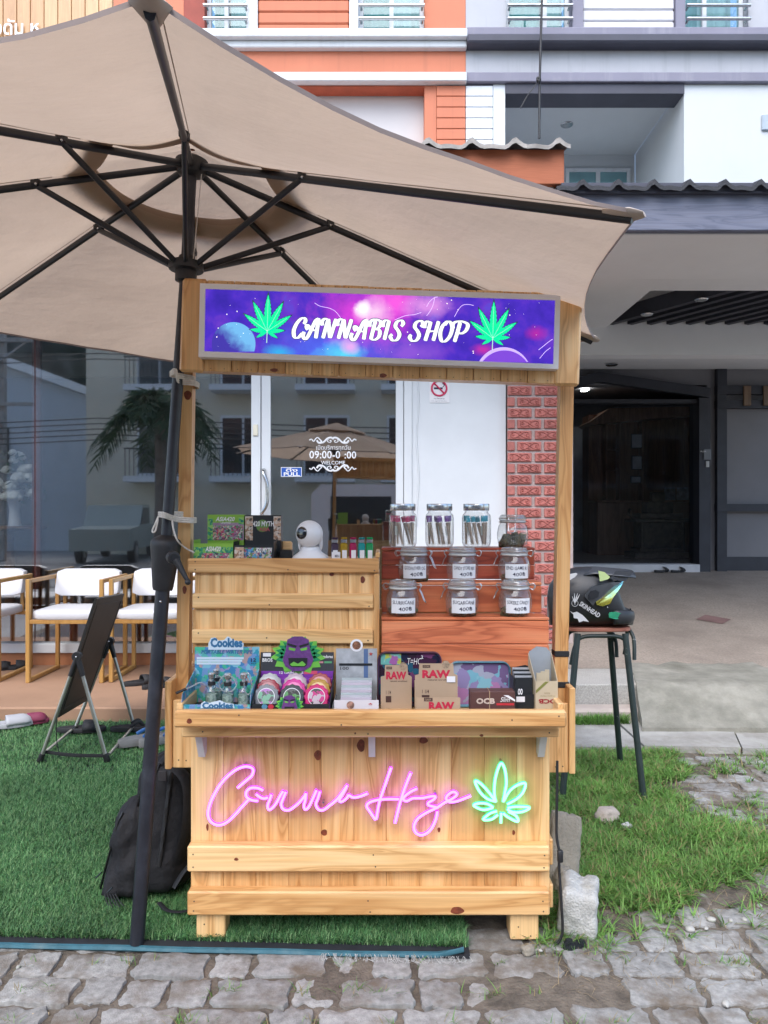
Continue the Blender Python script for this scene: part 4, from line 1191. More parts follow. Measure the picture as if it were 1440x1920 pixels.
# tray hung on the front
TY = 2.25
cb('tray_lip', pine_x, X(325,TY), X(1063,TY), TY, TY+.03, Z(1365,TY), Z(1333,TY), .006)
cb('tray_apron', pine_x, X(340,2.335), X(1049,2.335), 2.335, 2.36, Z(1383,2.335), Z(1365,TY)-.001, .004)
cb('tray_floor', pine_x, X(325,TY)+.002, X(1063,TY)-.002, TY+.031, FY-.001, .772, .779, .001)
for x0 in (X(325,TY), X(1063,TY)-.02): cb('tray_end', pine_y, x0, x0+.02, TY+.031, FY-.002, .7795, .84, .003)
knot(355,1352,TY,.008,.008); knot(903,1379,2.335,.006,.004); knot(666,1375,2.335,.003,.003)
for px in (372, 697, 1020):
    x0 = X(px, 2.40); m = MB()
    m.add([(x0-.011,2.362,.768),(x0-.011,2.468,.768),(x0-.011,2.468,.63),(x0-.011,2.445,.62),(x0+.011,2.362,.768),(x0+.011,2.468,.768),(x0+.011,2.468,.63),(x0+.011,2.445,.62)],
          [(0,1,2,3),(7,6,5,4),(0,4,5,1),(1,5,6,2),(2,6,7,3),(3,7,4,0)])
    m.build('bracket', M('bracket_white', (.7,.68,.66), .5), cart)
# side boxes
for s, (x0, x1) in ((-1, (X(311,2.5), X(323,2.5))), (1, (X(1066,2.5), X(1077,2.5)))):
    cb('side_end_board', pine_z, x0, x1, 2.485, BKY-.05, Z(1440 if s < 0 else 1449,2.5), Z(1276 if s < 0 else 1288,2.5), .003)
    a, b_ = (x1+.0008, BX0-.001) if s < 0 else (BX1+.001, x0-.0008)
    cb('side_front_board', pine_z, a, b_, 2.50, 2.52, Z(1440 if s < 0 else 1449,2.5), Z(1313 if s < 0 else 1319,2.5), .003)
    cb('side_floor', pine_y, a, b_, 2.521, BKY-.06, .60, .615, .001)
# leaning posts
def post(px_b, px_t, yb, yt, d, wd=.043):
    a, b_ = P(px_b, yb, d), P(px_t, yt, d); m = MB(); h = wd/2
    r0 = [(a.x-h, d, a.z), (a.x+h, d, a.z), (a.x+h, d+wd, a.z), (a.x-h, d+wd, a.z)]
    r1 = [(b_.x-h, d, b_.z), (b_.x+h, d, b_.z), (b_.x+h, d+wd, b_.z), (b_.x-h, d+wd, b_.z)]
    m.loft([r0, r1]); return m.build('post', pine_z, cart)
p0 = post(339.5, 351.5, 1420, 540, 2.55); p1 = post(1049, 1067, 1420, 560, 2.55, .046)
m = MB(); h_ = post
knot(352, 741, 2.549, .013, .016); knot(346, 1106, 2.549, .007, .014)
# back uprights for the header
for px in (372, 1052):
    a = X(px, 2.9); cb('rear_post', pine_z, a-.02, a+.02, BKY-.045, BKY-.005, .785, 1.05, .003)
# straps on the right post
strap = M('strap', (.015,.016,.018), .7, var=.2)
for (py, tilt) in ((1226, 0), (1284, .01)):
    m = MB(); z = Z(py, 2.55); xa, xb = X(1041.5,2.55), X(1065,2.55)
    m.box(xa-.003, xb+.004, 2.546, 2.6, z-.010, z+.010, .002); m.build('strap', strap, cart)
# header board, tilted
HD = 2.465; th = R(2.1)
hc = P(714, 622, HD)
Mh = Matrix.Translation(hc) @ Matrix.Rotation(th, 4, 'Y')
HW, HHt = X(1090,HD)-X(338,HD), (176)/F*HD
sw = (385-338)/F*HD
kx = HW/2
hl = []
cb('header_board', pine_z, -kx, -kx+sw, 0, .024, -HHt/2, HHt/2, .008, None, Mh)
cb('header_board', pine_z, kx-sw, kx, 0, .024, -HHt/2, HHt/2, .008, None, Mh)
nn = 13; w = (HW-2*sw)/nn
for i in range(nn):
    a = -kx+sw+i*w
    cb('header_plank', pine_z, a+.0009, a+w-.0009, .003+.0015*(i % 2), .024, -HHt/2+.004+.003*random.random(), HHt/2-.004-.003*random.random(), .002, None, Mh)
cb('header_rail', pine_x, -kx+.04, kx-.04, .0245, .083, -HHt/2+.01, -HHt/2+.06, .002, None, Mh)
cb('header_rail', pine_x, -kx+.04, kx-.04, .0245, .083, HHt/2-.06, HHt/2-.01, .002, None, Mh)
knot(514, 694, HD+.002, .013, .006); knot(718, 704, HD+.002, .012, .007)
nail = M('nail', (.12,.07,.04), .5)
m = MB()
for i in range(nn*2):
    a = -kx+sw+(i+.5)*w/2
    for zz in (-HHt/2+.014, HHt/2-.012): m.lathe([(.0016,0),(.0016,.001)], 6, Mh @ Matrix.Translation((a, .0025, zz)) @ Matrix.Rotation(R(90), 4, 'X'))
o = m.build('nail_heads', nail, cart); o['kind'] = 'stuff'

screws([(448,1341),(640,1359),(960,1350),(1048,1343)], TY); screws([(380,1372),(690,1376),(1030,1374)], 2.335)
# raised display box on the left
DX0, DX1, DY = X(361,2.5), X(711,2.5), 2.515
zt = Z(1047,2.5)
n = 7; w = (DX1-.016-DX0-.004)/n
for i in range(n): cb('display_plank', pine_z, DX0+.004+i*w+.0003, DX0+.004+(i+1)*w-.0003, DY+.0008*(i % 2), DY+.016, .785, zt-.006, .0012)
for (y0_, y1_, a, b_) in ((1047,1074,352,711),(1113,1141,361,700),(1180,1207,360,700)):
    sl = cb('display_slat', pine_x, X(a,2.5), X(b_,2.5), 2.495, DY-.001, Z(y1_,2.5), Z(y0_,2.5), .004)
cb('display_edge', pine_z, X(701,2.5), X(711.5,2.5), 2.499, 2.74, .785, Z(1076,2.5), .003)
cb('display_end', pine_z, DX0, DX0+.016, DY+.018, 2.74, .785, zt-.02, .003)
cb('display_top', pine_x, DX0+.004, DX1, DY-.0, 2.76, zt-.024, zt-.009, .002)
cb('shelf_end', pine_y, X(704,2.5), X(712,2.5), 2.51, 2.74, Z(1046,2.5), Z(1036,2.5), .002)
screws([(366,1053),(366,1068),(540,1068),(702,1070),(372,1120),(505,1134),(692,1137),(372,1187),(500,1196),(690,1201)], 2.495)
knot(680,1087,DY,.008,.012); knot(622,1077,DY,.008,.006)
# stepped cedar display on the right
SX0, SX1 = X(714,2.49)+.002, .556
for i, (y0_, y1_, z0_, z1_, mt) in enumerate(((2.49,2.59,.786,1.076,cedar_x),(2.59,2.69,.786,1.184,cedar_x),(2.69,2.81,.786,1.30,cedar_dark))):
    zb = (.905, 1.077, 1.185)[i]
    nb = (2, 1, 2)[i]
    for k in range(nb):
        h = (z1_-.012-zb)/nb
        cb('step_riser', mt, SX0+.001*k, SX1-.004*i, y0_, y0_+.014, zb+h*k+.0008, zb+h*(k+1)-.0008, .003)
    cb('step_tread', mt, SX0, SX1-.004*i, y0_-.003, y1_-.004, z1_-.011, z1_, .003)
cb('step_side', cedar_x, SX0+.003, SX0+.017, 2.506, 2.80, .79, 1.06, .002); cb('step_side', cedar_x, SX1-.022, SX1-.008, 2.506, 2.80, .79, 1.06, .002)

# ================================================================ LIGHT BOX SIGN
SD = 2.425
sign = thing('light_box_sign', 'white framed light box reading CANNABIS SHOP on the cart header', 'sign', P(712, 690, SD))
SC = [(375,531),(1051,553),(1047,692),(372,669)]; SI = [(385,541.5),(1041,563),(1037.5,682.5),(383,658.5)]
m = MB(); m.prism([(P(x,y,SD).x, P(x,y,SD).z) for x, y in SC], SD+.006, HD-.001); m.build('case', M('case_white', (.78,.76,.77), .4, var=.03), sign)
m = MB(); fw = M('frame_white', (.82,.81,.82), .35, var=.03)
fr_ = [[P(x,y,SD) for x,y in SC], [P(x,y,SD) for x,y in SI]]
for i in range(4):
    j = (i+1) % 4
    A, B, C_, D_ = fr_[0][i], fr_[0][j], fr_[1][j], fr_[1][i]; dv = Vector((0,.006,0)); iv = Vector((0,.004,0))
    m.add([A, B, C_, D_, A+dv, B+dv, C_+iv, D_+iv], [(0,1,2,3),(0,4,5,1),(3,2,6,7)])
m.build('frame', fw, sign)
ES = 1/2**EXPOSURE
pm, nt, p, o_ = new_mat('space_print')
nt.nodes.remove(p)
tc = nt.nodes.new('ShaderNodeTexCoord'); V = tc.outputs['Object']
pc = P(711, 612, SD)
def blob(px, py, r, sx=1.0, sharp=1.0):
    c = P(px, py, SD)-pc
    mp = N(nt, 'ShaderNodeMapping'); mp.inputs['Location'].default_value = (-c.x/sx, 0, -c.z); mp.inputs['Scale'].default_value = (1/sx, 0, 1)
    nt.links.new(V, mp.inputs[0])
    ns_ = N(nt, 'ShaderNodeTexNoise', i_Scale=14.0, i_Detail=6.0, i_Roughness=.62); nt.links.new(V, ns_.inputs['Vector'])
    ln = N(nt, 'ShaderNodeVectorMath', operation='LENGTH'); nt.links.new(mp.outputs[0], ln.inputs[0])
    ad = N(nt, 'ShaderNodeMath', operation='MULTIPLY_ADD', i_1=r*1.1, i_2=-r*.55); nt.links.new(ns_.outputs[0], ad.inputs[0])
    sm = N(nt, 'ShaderNodeMath', operation='ADD'); nt.links.new(ln.outputs['Value'], sm.inputs[0]); nt.links.new(ad.outputs[0], sm.inputs[1])
    mr = N(nt, 'ShaderNodeMapRange', i_1=r, i_2=r*(1-sharp), i_3=0.0, i_4=1.0); nt.links.new(sm.outputs[0], mr.inputs[0])
    return mr.outputs[0]
nz = N(nt, 'ShaderNodeTexNoise', i_Scale=9.0, i_Detail=7.0, i_Roughness=.6); nt.links.new(V, nz.inputs['Vector'])
col = ramp(nt, nz.outputs[0], [(.3,(.045,.025,.40)),(.5,(.085,.035,.60)),(.62,(.16,.05,.62)),(.75,(.10,.09,.75))])
for (px, py, r, sx, c_, sh) in ((620,655,.11,2.6,(.10,.16,.95),.9),(690,590,.13,1.6,(.85,.07,.80),.9),(740,565,.07,1.3,(1.0,.12,.82),.8),(700,585,.055,1.3,(1.0,.62,.95),.9),(680,578,.032,1.0,(1.15,1.1,1.15),.7),(640,665,.05,2.0,(.12,.75,1.0),.9),(655,650,.03,1.3,(.85,.45,.95),.9),(520,660,.03,2,(.05,.45,.9),.9),(1005,625,.03,1.4,(.55,.03,.42),.9),(905,655,.025,2.0,(.55,.04,.45),.9),(800,575,.05,2.0,(.75,.30,.85),.8),(770,660,.06,2.2,(.28,.10,.72),.9)):
    col = mix(nt, blob(px, py, r, sx, sh), col, c_)
em = N(nt, 'ShaderNodeEmission', i_1=ES*1.0); nt.links.new(col, em.inputs[0]); nt.links.new(em.outputs[0], o_.inputs[0])
m = MB(); m.quad(*[P(x,y,SD+.0045) for x, y in SI]); pan = m.build('print_panel', pm, sign)
def stroke_ribbon(m, pts, wmin, wmax, d):
    """pts in photo px; calligraphic ribbon, thick on down strokes"""
    L = smooth_pts(pts, 7); l = []; r = []
    for i in range(len(L)):
        a, b = np.array(L[max(i-1,0)]), np.array(L[min(i+1,len(L)-1)]); t = b-a; q = np.linalg.norm(t)+1e-9; t = t/q
        w = (wmin+(wmax-wmin)*abs(t[1])**1.3)/2
        if i in (0, len(L)-1): w *= .6
        nrm = np.array([-t[1], t[0]])*w; l.append(P(*(np.array(L[i])+nrm), d)); r.append(P(*(np.array(L[i])-nrm), d))
    m.loft([l, r], caps=False, closed=False)
GL = {'C': [[(.82,.70),(.93,.86),(.80,1.0),(.55,.95),(.28,.70),(.14,.35),(.25,.04),(.52,0),(.80,.22)]],
 'A': [[(-.10,.32),(-.14,.10),(.02,-.06),(.18,.08),(.38,.5),(.55,.88),(.72,1.0)], [(.74,1.02),(.72,.5),(.70,-.02)], [(.12,.42),(.02,.55),(.06,.66),(.4,.42),(.72,.40)]],
 'N': [[(.02,.66),(-.02,.86),(.12,1.0),(.30,.98)], [(.36,1.0),(.26,.5),(.16,0)], [(.36,1.0),(.48,.5),(.62,.02)], [(.62,.02),(.74,.5),(.86,1.0)]],
 'B': [[(.02,.66),(.0,.86),(.2,1.02),(.55,1.02),(.86,.88),(.74,.62),(.42,.52)], [(.45,.53),(.82,.46),(.84,.16),(.55,-.01),(.22,.02)], [(.42,1.0),(.32,.5),(.22,0)]],
 'I': [[(.0,.66),(.0,.88),(.2,1.0),(.55,1.0)], [(.66,1.0),(.50,.5),(.36,0)]],
 'S': [[(.78,.70),(.90,.86),(.72,1.01),(.42,.93),(.34,.70),(.58,.48),(.72,.26),(.58,.02),(.28,-.02),(.06,.16),(.16,.30)]],
 'H': [[(-.02,.66),(-.04,.86),(.08,1.0),(.24,.98)], [(.34,1.0),(.24,.5),(.12,0)], [(.86,1.02),(.76,.5),(.66,0)], [(.2,.46),(.5,.50),(.8,.48)]],
 'O': [[(.52,1.0),(.22,.82),(.10,.42),(.24,.04),(.50,.0),(.78,.28),(.86,.70),(.68,.98),(.45,1.0),(.34,.84)]],
 'P': [[(.02,.66),(-.02,.88),(.16,1.02),(.55,1.04),(.94,.88),(.88,.58),(.62,.42),(.40,.46)], [(.44,1.0),(.34,.5),(.22,-.02)]]}
word = [('C',548,573),('A',574,603),('N',603,632),('N',632,661),('A',664,693),('B',692,716),('I',717,733),('S',732,757),('S',768,794),('H',796,824),('O',823,851),('P',848,877)]
sh_m = M('sign_shadow', (.02,.01,.06), .8); lw_m = emit('letter_glow', (.86,.97,1.0), ES*.98)
for dd, grow, mt, nm in ((.0010, 2.6, emit('letter_edge', (.06,.03,.16), ES*.8), 'letter_edge'), (.0030, 0, lw_m, 'lettering')):
    m = MB(); kk = 0
    for ch, x0, x1 in word:
        yb = 633+(x0-548)*.0245; yt = yb-36.5+(x0-548)*.001
        for s in GL[ch]:
            stroke_ribbon(m, [(x0+(x1-x0)*a+4.5*(b-.5), yb+(yt-yb)*b) for a, b in s], 2.8+grow, 7.4+grow, SD+.0042-dd-kk*.00001); kk += 1
    m.build(nm, mt, pan)
def leaf_art(m, px, py, scale, d, serr=True, tilt=.03):
    for ang, L, w in ((0,70,12),(-27,62,12),(27,62,12),(-55,54,11),(55,54,11),(-86,33,8),(86,33,8),(-122,24,6),(122,24,6)):
        a = R(ang)+tilt; dx, dy = math.sin(a), -math.cos(a); nx, ny = dy, -dx; pl, pr = [], []
        n = 18 if serr else 10
        for i in range(n+1):
            t = i/n; ww = w*.5*math.sin(math.pi*min(1, t**.85))**.8*(1+(.16 if i % 2 else -.06)*(serr))
            c = (px+dx*L*t*scale, py+dy*L*t*scale)
            pl.append(P(c[0]+nx*ww*scale, c[1]+ny*ww*scale, d)); pr.append(P(c[0]-nx*ww*scale, c[1]-ny*ww*scale, d))
        m.loft([pl, pr], caps=False, closed=False)
for px, py in ((501,621),(924,634)):
    m = MB(); leaf_art(m, px, py, 1.06, SD+.0036); m.build('leaf_outline', emit('leaf_dark', (.02,.06,.10), ES*.8), pan)
    m = MB(); leaf_art(m, px, py, .98, SD+.0030); lo = m.build('leaf_print', emit('leaf_green', (.0,.78,.33), ES*.95), pan)
    m = MB(); m.tube([P(px, py-2, SD+.002), P(px-1, py+22, SD+.002)], .0014, 4)
    for ang, L in ((0,60),(-27,52),(27,52),(-55,44),(55,44)):
        a = R(ang)+.03; m.tube([P(px, py, SD+.0025), P(px+math.sin(a)*L, py-math.cos(a)*L, SD+.0025)], .0006, 3)
    m.build('leaf_vein', emit('leaf_vein', (.55,.95,.75), ES*.7), lo)
def disc_px(m, px, py, r, d, a0=0, a1=360, clip=None):
    pts = [(px+r*math.cos(R(a0+(a1-a0)*i/36)), py-r*math.sin(R(a0+(a1-a0)*i/36))) for i in range(37)]
    if clip: pts = [(max(clip[0],x), min(clip[1],y)) for x, y in pts]
    m.add([P(x,y,d) for x, y in pts], [tuple(range(36, -1, -1))])
def plmat(name, c0, c1, ox, oz):
    m_, nt, p, o_ = new_mat(name); nt.nodes.remove(p)
    tc = nt.nodes.new('ShaderNodeTexCoord'); mp = N(nt, 'ShaderNodeMapping'); mp.inputs['Location'].default_value = (ox, 0, oz); mp.inputs['Scale'].default_value = (16,0,16); nt.links.new(tc.outputs['Object'], mp.inputs[0])
    sp_ = N(nt, 'ShaderNodeSeparateXYZ'); nt.links.new(mp.outputs[0], sp_.inputs[0])
    ad = N(nt, 'ShaderNodeMath', operation='ADD'); nt.links.new(sp_.outputs[0], ad.inputs[0]); nt.links.new(sp_.outputs[2], ad.inputs[1])
    nz = N(nt, 'ShaderNodeTexNoise', i_Scale=45.0, i_Detail=6.0); nt.links.new(tc.outputs['Object'], nz.inputs['Vector'])
    a2 = N(nt, 'ShaderNodeMath', operation='MULTIPLY_ADD', i_1=1.2); nt.links.new(nz.outputs[0], a2.inputs[0]); nt.links.new(ad.outputs[0], a2.inputs[2])
    c = ramp(nt, a2.outputs[0], [(0,c0),(1,c1)])
    em = N(nt, 'ShaderNodeEmission', i_1=ES); nt.links.new(c, em.inputs[0]); nt.links.new(em.outputs[0], o_.inputs[0]); return m_
m = MB(); disc_px(m, 438, 645, 41, SD+.0040, -20, 205, (384, 660)); m.build('planet_print', plmat('planet_a', (.07,.05,.45), (.20,.55,.95), 0, 0), pan)
m = MB(); disc_px(m, 944, 703, 52, SD+.0040, 25, 152, (890, 678.5)); m.build('planet_print', emit('planet_glow', (.55,.40,.90), ES), pan)
m = MB(); disc_px(m, 946, 708, 51, SD+.0037, 30, 148, (890, 679)); m.build('planet_print', emit('planet_b', (.17,.05,.55), ES), pan)
m = MB(); stars = random.Random(9)
for k in range(70):
    x = stars.uniform(390, 1034); y = 545+(x-385)*.033+stars.uniform(2, 110); r = stars.choice([.35,.5,.7,1.2])
    m.add([P(x+r*math.cos(a), y+r*math.sin(a), SD+.0040) for a in (0,1.05,2.1,3.14,4.2,5.25)], [(5,4,3,2,1,0)])
m.build('star_print', emit('star', (1,.92,.9), ES), pan)
m = MB()
for pts in ([(800,575),(806,565),(815,558),(822,556),(830,548)],[(815,558),(812,572),(806,584),(800,592)],[(852,594),(860,580),(868,572),(880,571),(888,573)],[(590,568),(600,574),(618,578),(630,585),(640,598)],[(1010,656),(1020,648),(1030,640),(1036,636)],[(1012,672),(1022,660),(1032,652)],[(740,600),(760,592),(776,590),(790,586)]):
    m.tube([P(x, y, SD+.0038) for x, y in smooth_pts(pts, 4)], .0009, 4)
m.build('lightning_print', emit('bolt', (.75,.55,1.0), ES), pan)

# ================================================================ NEON SIGN on the front planks
ND = 2.44
c4 = lambda x, y: (340+x/4, 1400+y/4)
c5 = lambda x, y: (660+x/3.789, 1400+y/3.789)
pink = [[c4(*q) for q in s] for s in (
 [(422,308),(475,262),(528,215),(540,170),(505,148),(450,153),(380,192),(300,272),(240,372),(208,460),(206,525),(236,570),(290,584),(350,558),(410,500),(470,432),(505,395)],
 [(615,325),(570,307),(520,308),(490,335),(492,375),(530,398),(578,404)],
 [(560,352),(588,374),(620,386),(652,378)], [(676,355),(664,395),(648,440),(660,470),(690,450),(720,408),(745,360),(765,330)],
 [(785,335),(765,385),(750,430),(765,465),(805,474),(850,446),(890,410),(922,372),(936,345)],
 [(936,345),(930,400),(920,440),(930,468),(955,450),(985,390),(1015,322)],
 [(1040,332),(1025,385),(1010,430),(1030,468),(1066,472),(1110,440),(1160,400),(1200,352),(1246,285)],
 [(1240,300),(1212,352),(1186,398),(1202,410),(1238,385),(1256,355)], [(1256,360),(1290,378),(1340,370),(1398,347)])]
pink += [[c5(*q) for q in s] for s in (
 [(278,145),(235,270),(195,390),(172,515)], [(168,518),(130,462),(105,422),(120,396),(170,378),(250,370),(335,370)],
 [(418,182),(375,290),(340,400),(305,542)], [(462,295),(420,315),(380,345),(364,372),(390,383),(432,364),(500,362),(560,350),(592,352),(580,372),(542,396),(545,414),(602,428)],
 [(606,455),(592,520),(555,590),(500,624),(456,610),(440,565),(465,510),(530,465),(600,432),(655,395),(715,365),(744,335),(720,318),(685,335),(668,364),(690,389),(740,386),(800,364),(843,346)])]
green = [[c5(*q) for q in s] for s in (
 [(1022,392),(1010,330),(1015,240),(1035,160),(1060,116),(1085,160),(1096,250),(1086,320),(1072,392)],
 [(1022,388),(960,368),(905,315),(874,245),(910,258),(970,320),(1020,388)], [(1075,388),(1120,312),(1180,268),(1230,260),(1215,320),(1170,368),(1100,408)],
 [(1002,432),(930,446),(865,416),(900,400),(960,404),(1004,430)], [(1103,432),(1170,424),(1260,430),(1210,460),(1140,462),(1100,440)],
 [(1030,456),(980,472),(932,515),(990,514),(1036,480)], [(1072,470),(1110,500),(1176,530),(1165,490),(1108,458)], [(1059,465),(1057,542)])]
neon = thing('neon_sign', 'pink neon script Canna Haze with green neon leaf on the cart front', 'neon sign', P(690, 1575, 2.465))
def neon_mat(name, core, rim, s):
    """silicone tube: white-hot where it faces out, saturated at its flanks"""
    m_, nt, p, o_ = new_mat(name); nt.nodes.remove(p)
    g = N(nt, 'ShaderNodeNewGeometry'); sp_ = N(nt, 'ShaderNodeSeparateXYZ'); nt.links.new(g.outputs['Normal'], sp_.inputs[0])
    ml = N(nt, 'ShaderNodeMath', operation='MULTIPLY', i_1=-1.0); nt.links.new(sp_.outputs[1], ml.inputs[0])
    c = ramp(nt, ml.outputs[0], [(.30, rim), (.85, core)])
    em = N(nt, 'ShaderNodeEmission', i_1=s); nt.links.new(c, em.inputs[0]); nt.links.new(em.outputs[0], o_.inputs[0]); return m_
npink = neon_mat('neon_pink', (1.0,.25,1.7), (.50,.008,1.25), 1.12); ngreen = neon_mat('neon_green', (.30,1.3,.55), (.0,1.0,.36), 1.0)
for strokes, mt, r in ((pink, npink, .0054), (green, ngreen, .0053)):
    for s in strokes:
        L = smooth_pts(s, 6); MB().tube([P(x, y, ND) for x, y in L], r, 10).build('tube', mt, neon, 180)
# clear acrylic backing cut to follow the tubes: marching squares on the distance field
def acrylic(strokes, rad, step):
    pts = []
    for s in strokes:
        L = smooth_pts(s, 5); pts += L
    pts = np.array(pts); x0, y0 = pts.min(0)-rad-step*2; x1, y1 = pts.max(0)+rad+step*2
    gx = np.arange(x0, x1, step); gy = np.arange(y0, y1, step)
    XX, YY = np.meshgrid(gx, gy); D_ = np.full(XX.shape, 1e9)
    for q in pts: D_ = np.minimum(D_, np.hypot(XX-q[0], YY-q[1]))
    D_ -= rad; segs = []; 
    def ip(a, b, va, vb): t = va/(va-vb); return (a[0]+(b[0]-a[0])*t, a[1]+(b[1]-a[1])*t)
    face = MB(); edge = MB()
    for j in range(len(gy)-1):
        for i in range(len(gx)-1):
            c = [(gx[i],gy[j]),(gx[i+1],gy[j]),(gx[i+1],gy[j+1]),(gx[i],gy[j+1])]; v = [D_[j,i],D_[j,i+1],D_[j+1,i+1],D_[j+1,i]]
            if min(v) > 0: continue
            poly = []; cr = []
            for k in range(4):
                l = (k+1) % 4
                if v[k] <= 0: poly.append(c[k])
                if (v[k] <= 0) != (v[l] <= 0): q = ip(c[k], c[l], v[k], v[l]); poly.append(q); cr.append(q)
            if len(poly) >= 3: face.add([P(x,y,ND+.009) for x,y in poly], [tuple(range(len(poly)))])
            if len(cr) == 2:
                (a, b) = cr; edge.add([P(*a,ND+.0085), P(*b,ND+.0085), P(*b,ND+.0125), P(*a,ND+.0125)], [(0,1,2,3)])
    return face, edge
clear = glass_mat('acrylic', (.985,.98,.985), .02, .25); aedge = M('acrylic_edge', (.72,.62,.70), .25, var=.05)  # highlight along the cut acrylic edge is put into its pale colour
for strokes in (pink, green):
    f_, e_ = acrylic(strokes, 10.5, 2.6)
    bk = f_.build('acrylic_backing', clear, neon, recalc=False); 
    m = MB()
    e_.build('acrylic_edge', aedge, bk, recalc=False)
for (px, py) in ((462,1430),(607,1500),(815,1483),(938,1424)):
    MB().lathe([(.004,0),(.004,.02),(.0035,.022)], 12, Matrix.Translation(P(px,py,FY-.001)) @ Matrix.Rotation(R(90), 4, 'X')).build('standoff_screw', steel, neon, 40)
# ================================================================ GOODS ON THE CART
jar_glass = glass_mat('jar_glass', (.975,.985,.985), .075, .7, haze=.07)
lid_glass = glass_mat('lid_glass', (.90,.92,.92), .14, .8, haze=.16)
rubber = M('seal_ring', (.62,.62,.60), .6, var=.05)
bud = M('dried_buds', (.115,.105,.05), .95, var=.6, vs=60, bump=.8, bs=250)
def bud_heap(parent, r, h, n, seed):
    rn = random.Random(seed); m = MB()
    for k in range(n):
        a = rn.uniform(0, 6.28); q = r*math.sqrt(rn.random())*.85; s = rn.uniform(.009, .016)
        c = Vector((q*math.cos(a), q*math.sin(a), .008+rn.random()*h))
        m.sphere(c, s, 7, 5, (1, 1, 1.2))
        for j in range(4): m.sphere(c+Vector((rn.uniform(-1,1), rn.uniform(-1,1), rn.uniform(-.5,1)))*s*.8, s*.5, 6, 4)
    m.v = [(x+.0015*noise.noise((x*300,y*300,z*300)), y+.0015*noise.noise((x*300,y*300,z*300+9)), z) for x, y, z in m.v]
    o = m.build('buds', bud, parent, 60); o['kind'] = 'stuff'
def clip_jar(label, x, y, z, rot, fill, lines=None, seed=1, tilt=0, latch=0):
    t = thing('clip_jar', label, 'jar', (0,0,0), 'glass clip jars on the cedar steps')
    prof = [(.030,0),(.045,.003),(.053,.014),(.0565,.035),(.0565,.055),(.052,.076),(.046,.088),(.044,.095)]
    MB().lathe(prof, 28, None, True, False).build('glass_body', jar_glass, t, 60)
    MB().lathe([(.0465,.089),(.048,.091),(.048,.096),(.0465,.098)], 28).build('seal_ring', rubber, t, 60)
    MB().lathe([(.047,.0985),(.0495,.100),(.0495,.108),(.046,.112),(.044,.117),(.040,.119),(.038,.116)], 28).build('glass_lid', lid_glass, t, 40)
    m = MB(); w = .0013
    cs = [(.0508*math.cos(a), .0508*math.sin(a), .092) for a in [i*math.pi/12 for i in range(24)]]
    m.tube(cs, w, 5, closed=True)
    m.tube([(.0512*math.cos(a), .0512*math.sin(a), .106) for a in [i*math.pi/12 for i in range(24)]], w, 5, closed=True)
    for s in (-1, 1):
        m.tube(smooth_pts([(.050, s*.012, .106), (.062, s*.012, .108), (.067, s*.012, .100), (.060, s*.012, .088), (.050, s*.012, .092)], 4), w, 5)
    for s in (-1, 1):
        m.tube(smooth_pts([(-.050, s*.011, .107), (-.060, s*.012, .108), (-.064, s*.012, .098), (-.058, s*.012, .088), (-.064, s*.012, .078), (-.070-.004*latch, s*.011, .062-.01*latch), (-.074-.006*latch, s*.006, .055-.01*latch)], 4), w, 5)
    m.tube([(-.074-.006*latch, -.006, .055-.01*latch), (-.074-.006*latch, .006, .055-.01*latch)], w, 5)
    m.build('wire_clamp', wire_m, t, 60)
    if fill: bud_heap(t, .046, fill, int(14+fill*900), seed)
    if lines:
        # paper label wrapped on the belly, facing the viewer
        r = .0578; zc = .038; hw, hh = .044, .025; m = MB(); A = []; B = []
        for i in range(13):
            a = (-hw+2*hw*i/12)/r - rot + .03; A.append((r*math.sin(a), -r*math.cos(a), zc-hh)); B.append((r*math.sin(a), -r*math.cos(a), zc+hh))
        m.loft([A, B], caps=False, closed=False); lb = m.build('paper_label', paper_white, t, 180)
        for s, w_, h_, dz, dx in ((lines[0], .078, .012, .011, 0), (lines[1], .046, .0145, -.010, .006)):
            v, f = text_geo(s, 0.006, .0); a_ = v[:, :2].min(0); b_ = v[:, :2].max(0); q = (v[:, :2]-(a_+b_)/2)/(b_-a_)*np.array([w_, h_])
            m = MB(); rr = r+.0006
            m.v = [(rr*math.sin((x_+dx)/rr-rot+.03), -rr*math.cos((x_+dx)/rr-rot+.03), zc+dz+z_+.0012*math.sin(x_*160)) for x_, z_ in q]; m.f = f
            m.build('lettering', ink, lb, recalc=False)
    t.location = (x, y, z+.001); t.rotation_euler = (0, 0, rot)
    return t
def jx(px, d): return X(px, d)
clip_jar('clip jar of dark buds with no label beside the tube jars', jx(961,2.735), 2.735, 1.30, R(78), .03, None, 1, latch=0)
clip_jar('clip jar labelled GODFATHER OG 400 baht', jx(776,2.635), 2.635, 1.184, R(168), .006, ('GODFATHER OG','400฿'), 2, latch=1)
clip_jar('clip jar labelled CANDY STORE RBX 400 baht', jx(867,2.635), 2.635, 1.184, R(-8), .0, ('CANDY STORE RBX','400฿'), 3, latch=0)
clip_jar('clip jar labelled END GAME R1 400 baht', jx(964,2.635), 2.635, 1.184, R(-6), .004, ('END GAME R1','400฿'), 4, latch=0)
clip_jar('clip jar labelled SLURRICANE 400 baht', jx(755,2.535), 2.535, 1.076, R(172), .016, ('SLURRICANE','400฿'), 5, latch=1)
clip_jar('clip jar labelled SUGARCANE 400 baht', jx(866,2.535), 2.535, 1.076, R(-10), .014, ('SUGARCANE','400฿'), 6, latch=0)
clip_jar('clip jar labelled SOKERZ CANDY 400 baht', jx(966,2.535), 2.535, 1.076, R(-6), .010, ('SOKERZ CANDY','400฿'), 7, latch=0)
tube_glass = glass_mat('tube_clear', (.97,.96,.95), .05, .4)
kraft_roll = M('cone_paper', (.55,.42,.31), .8, var=.2, vs=40)
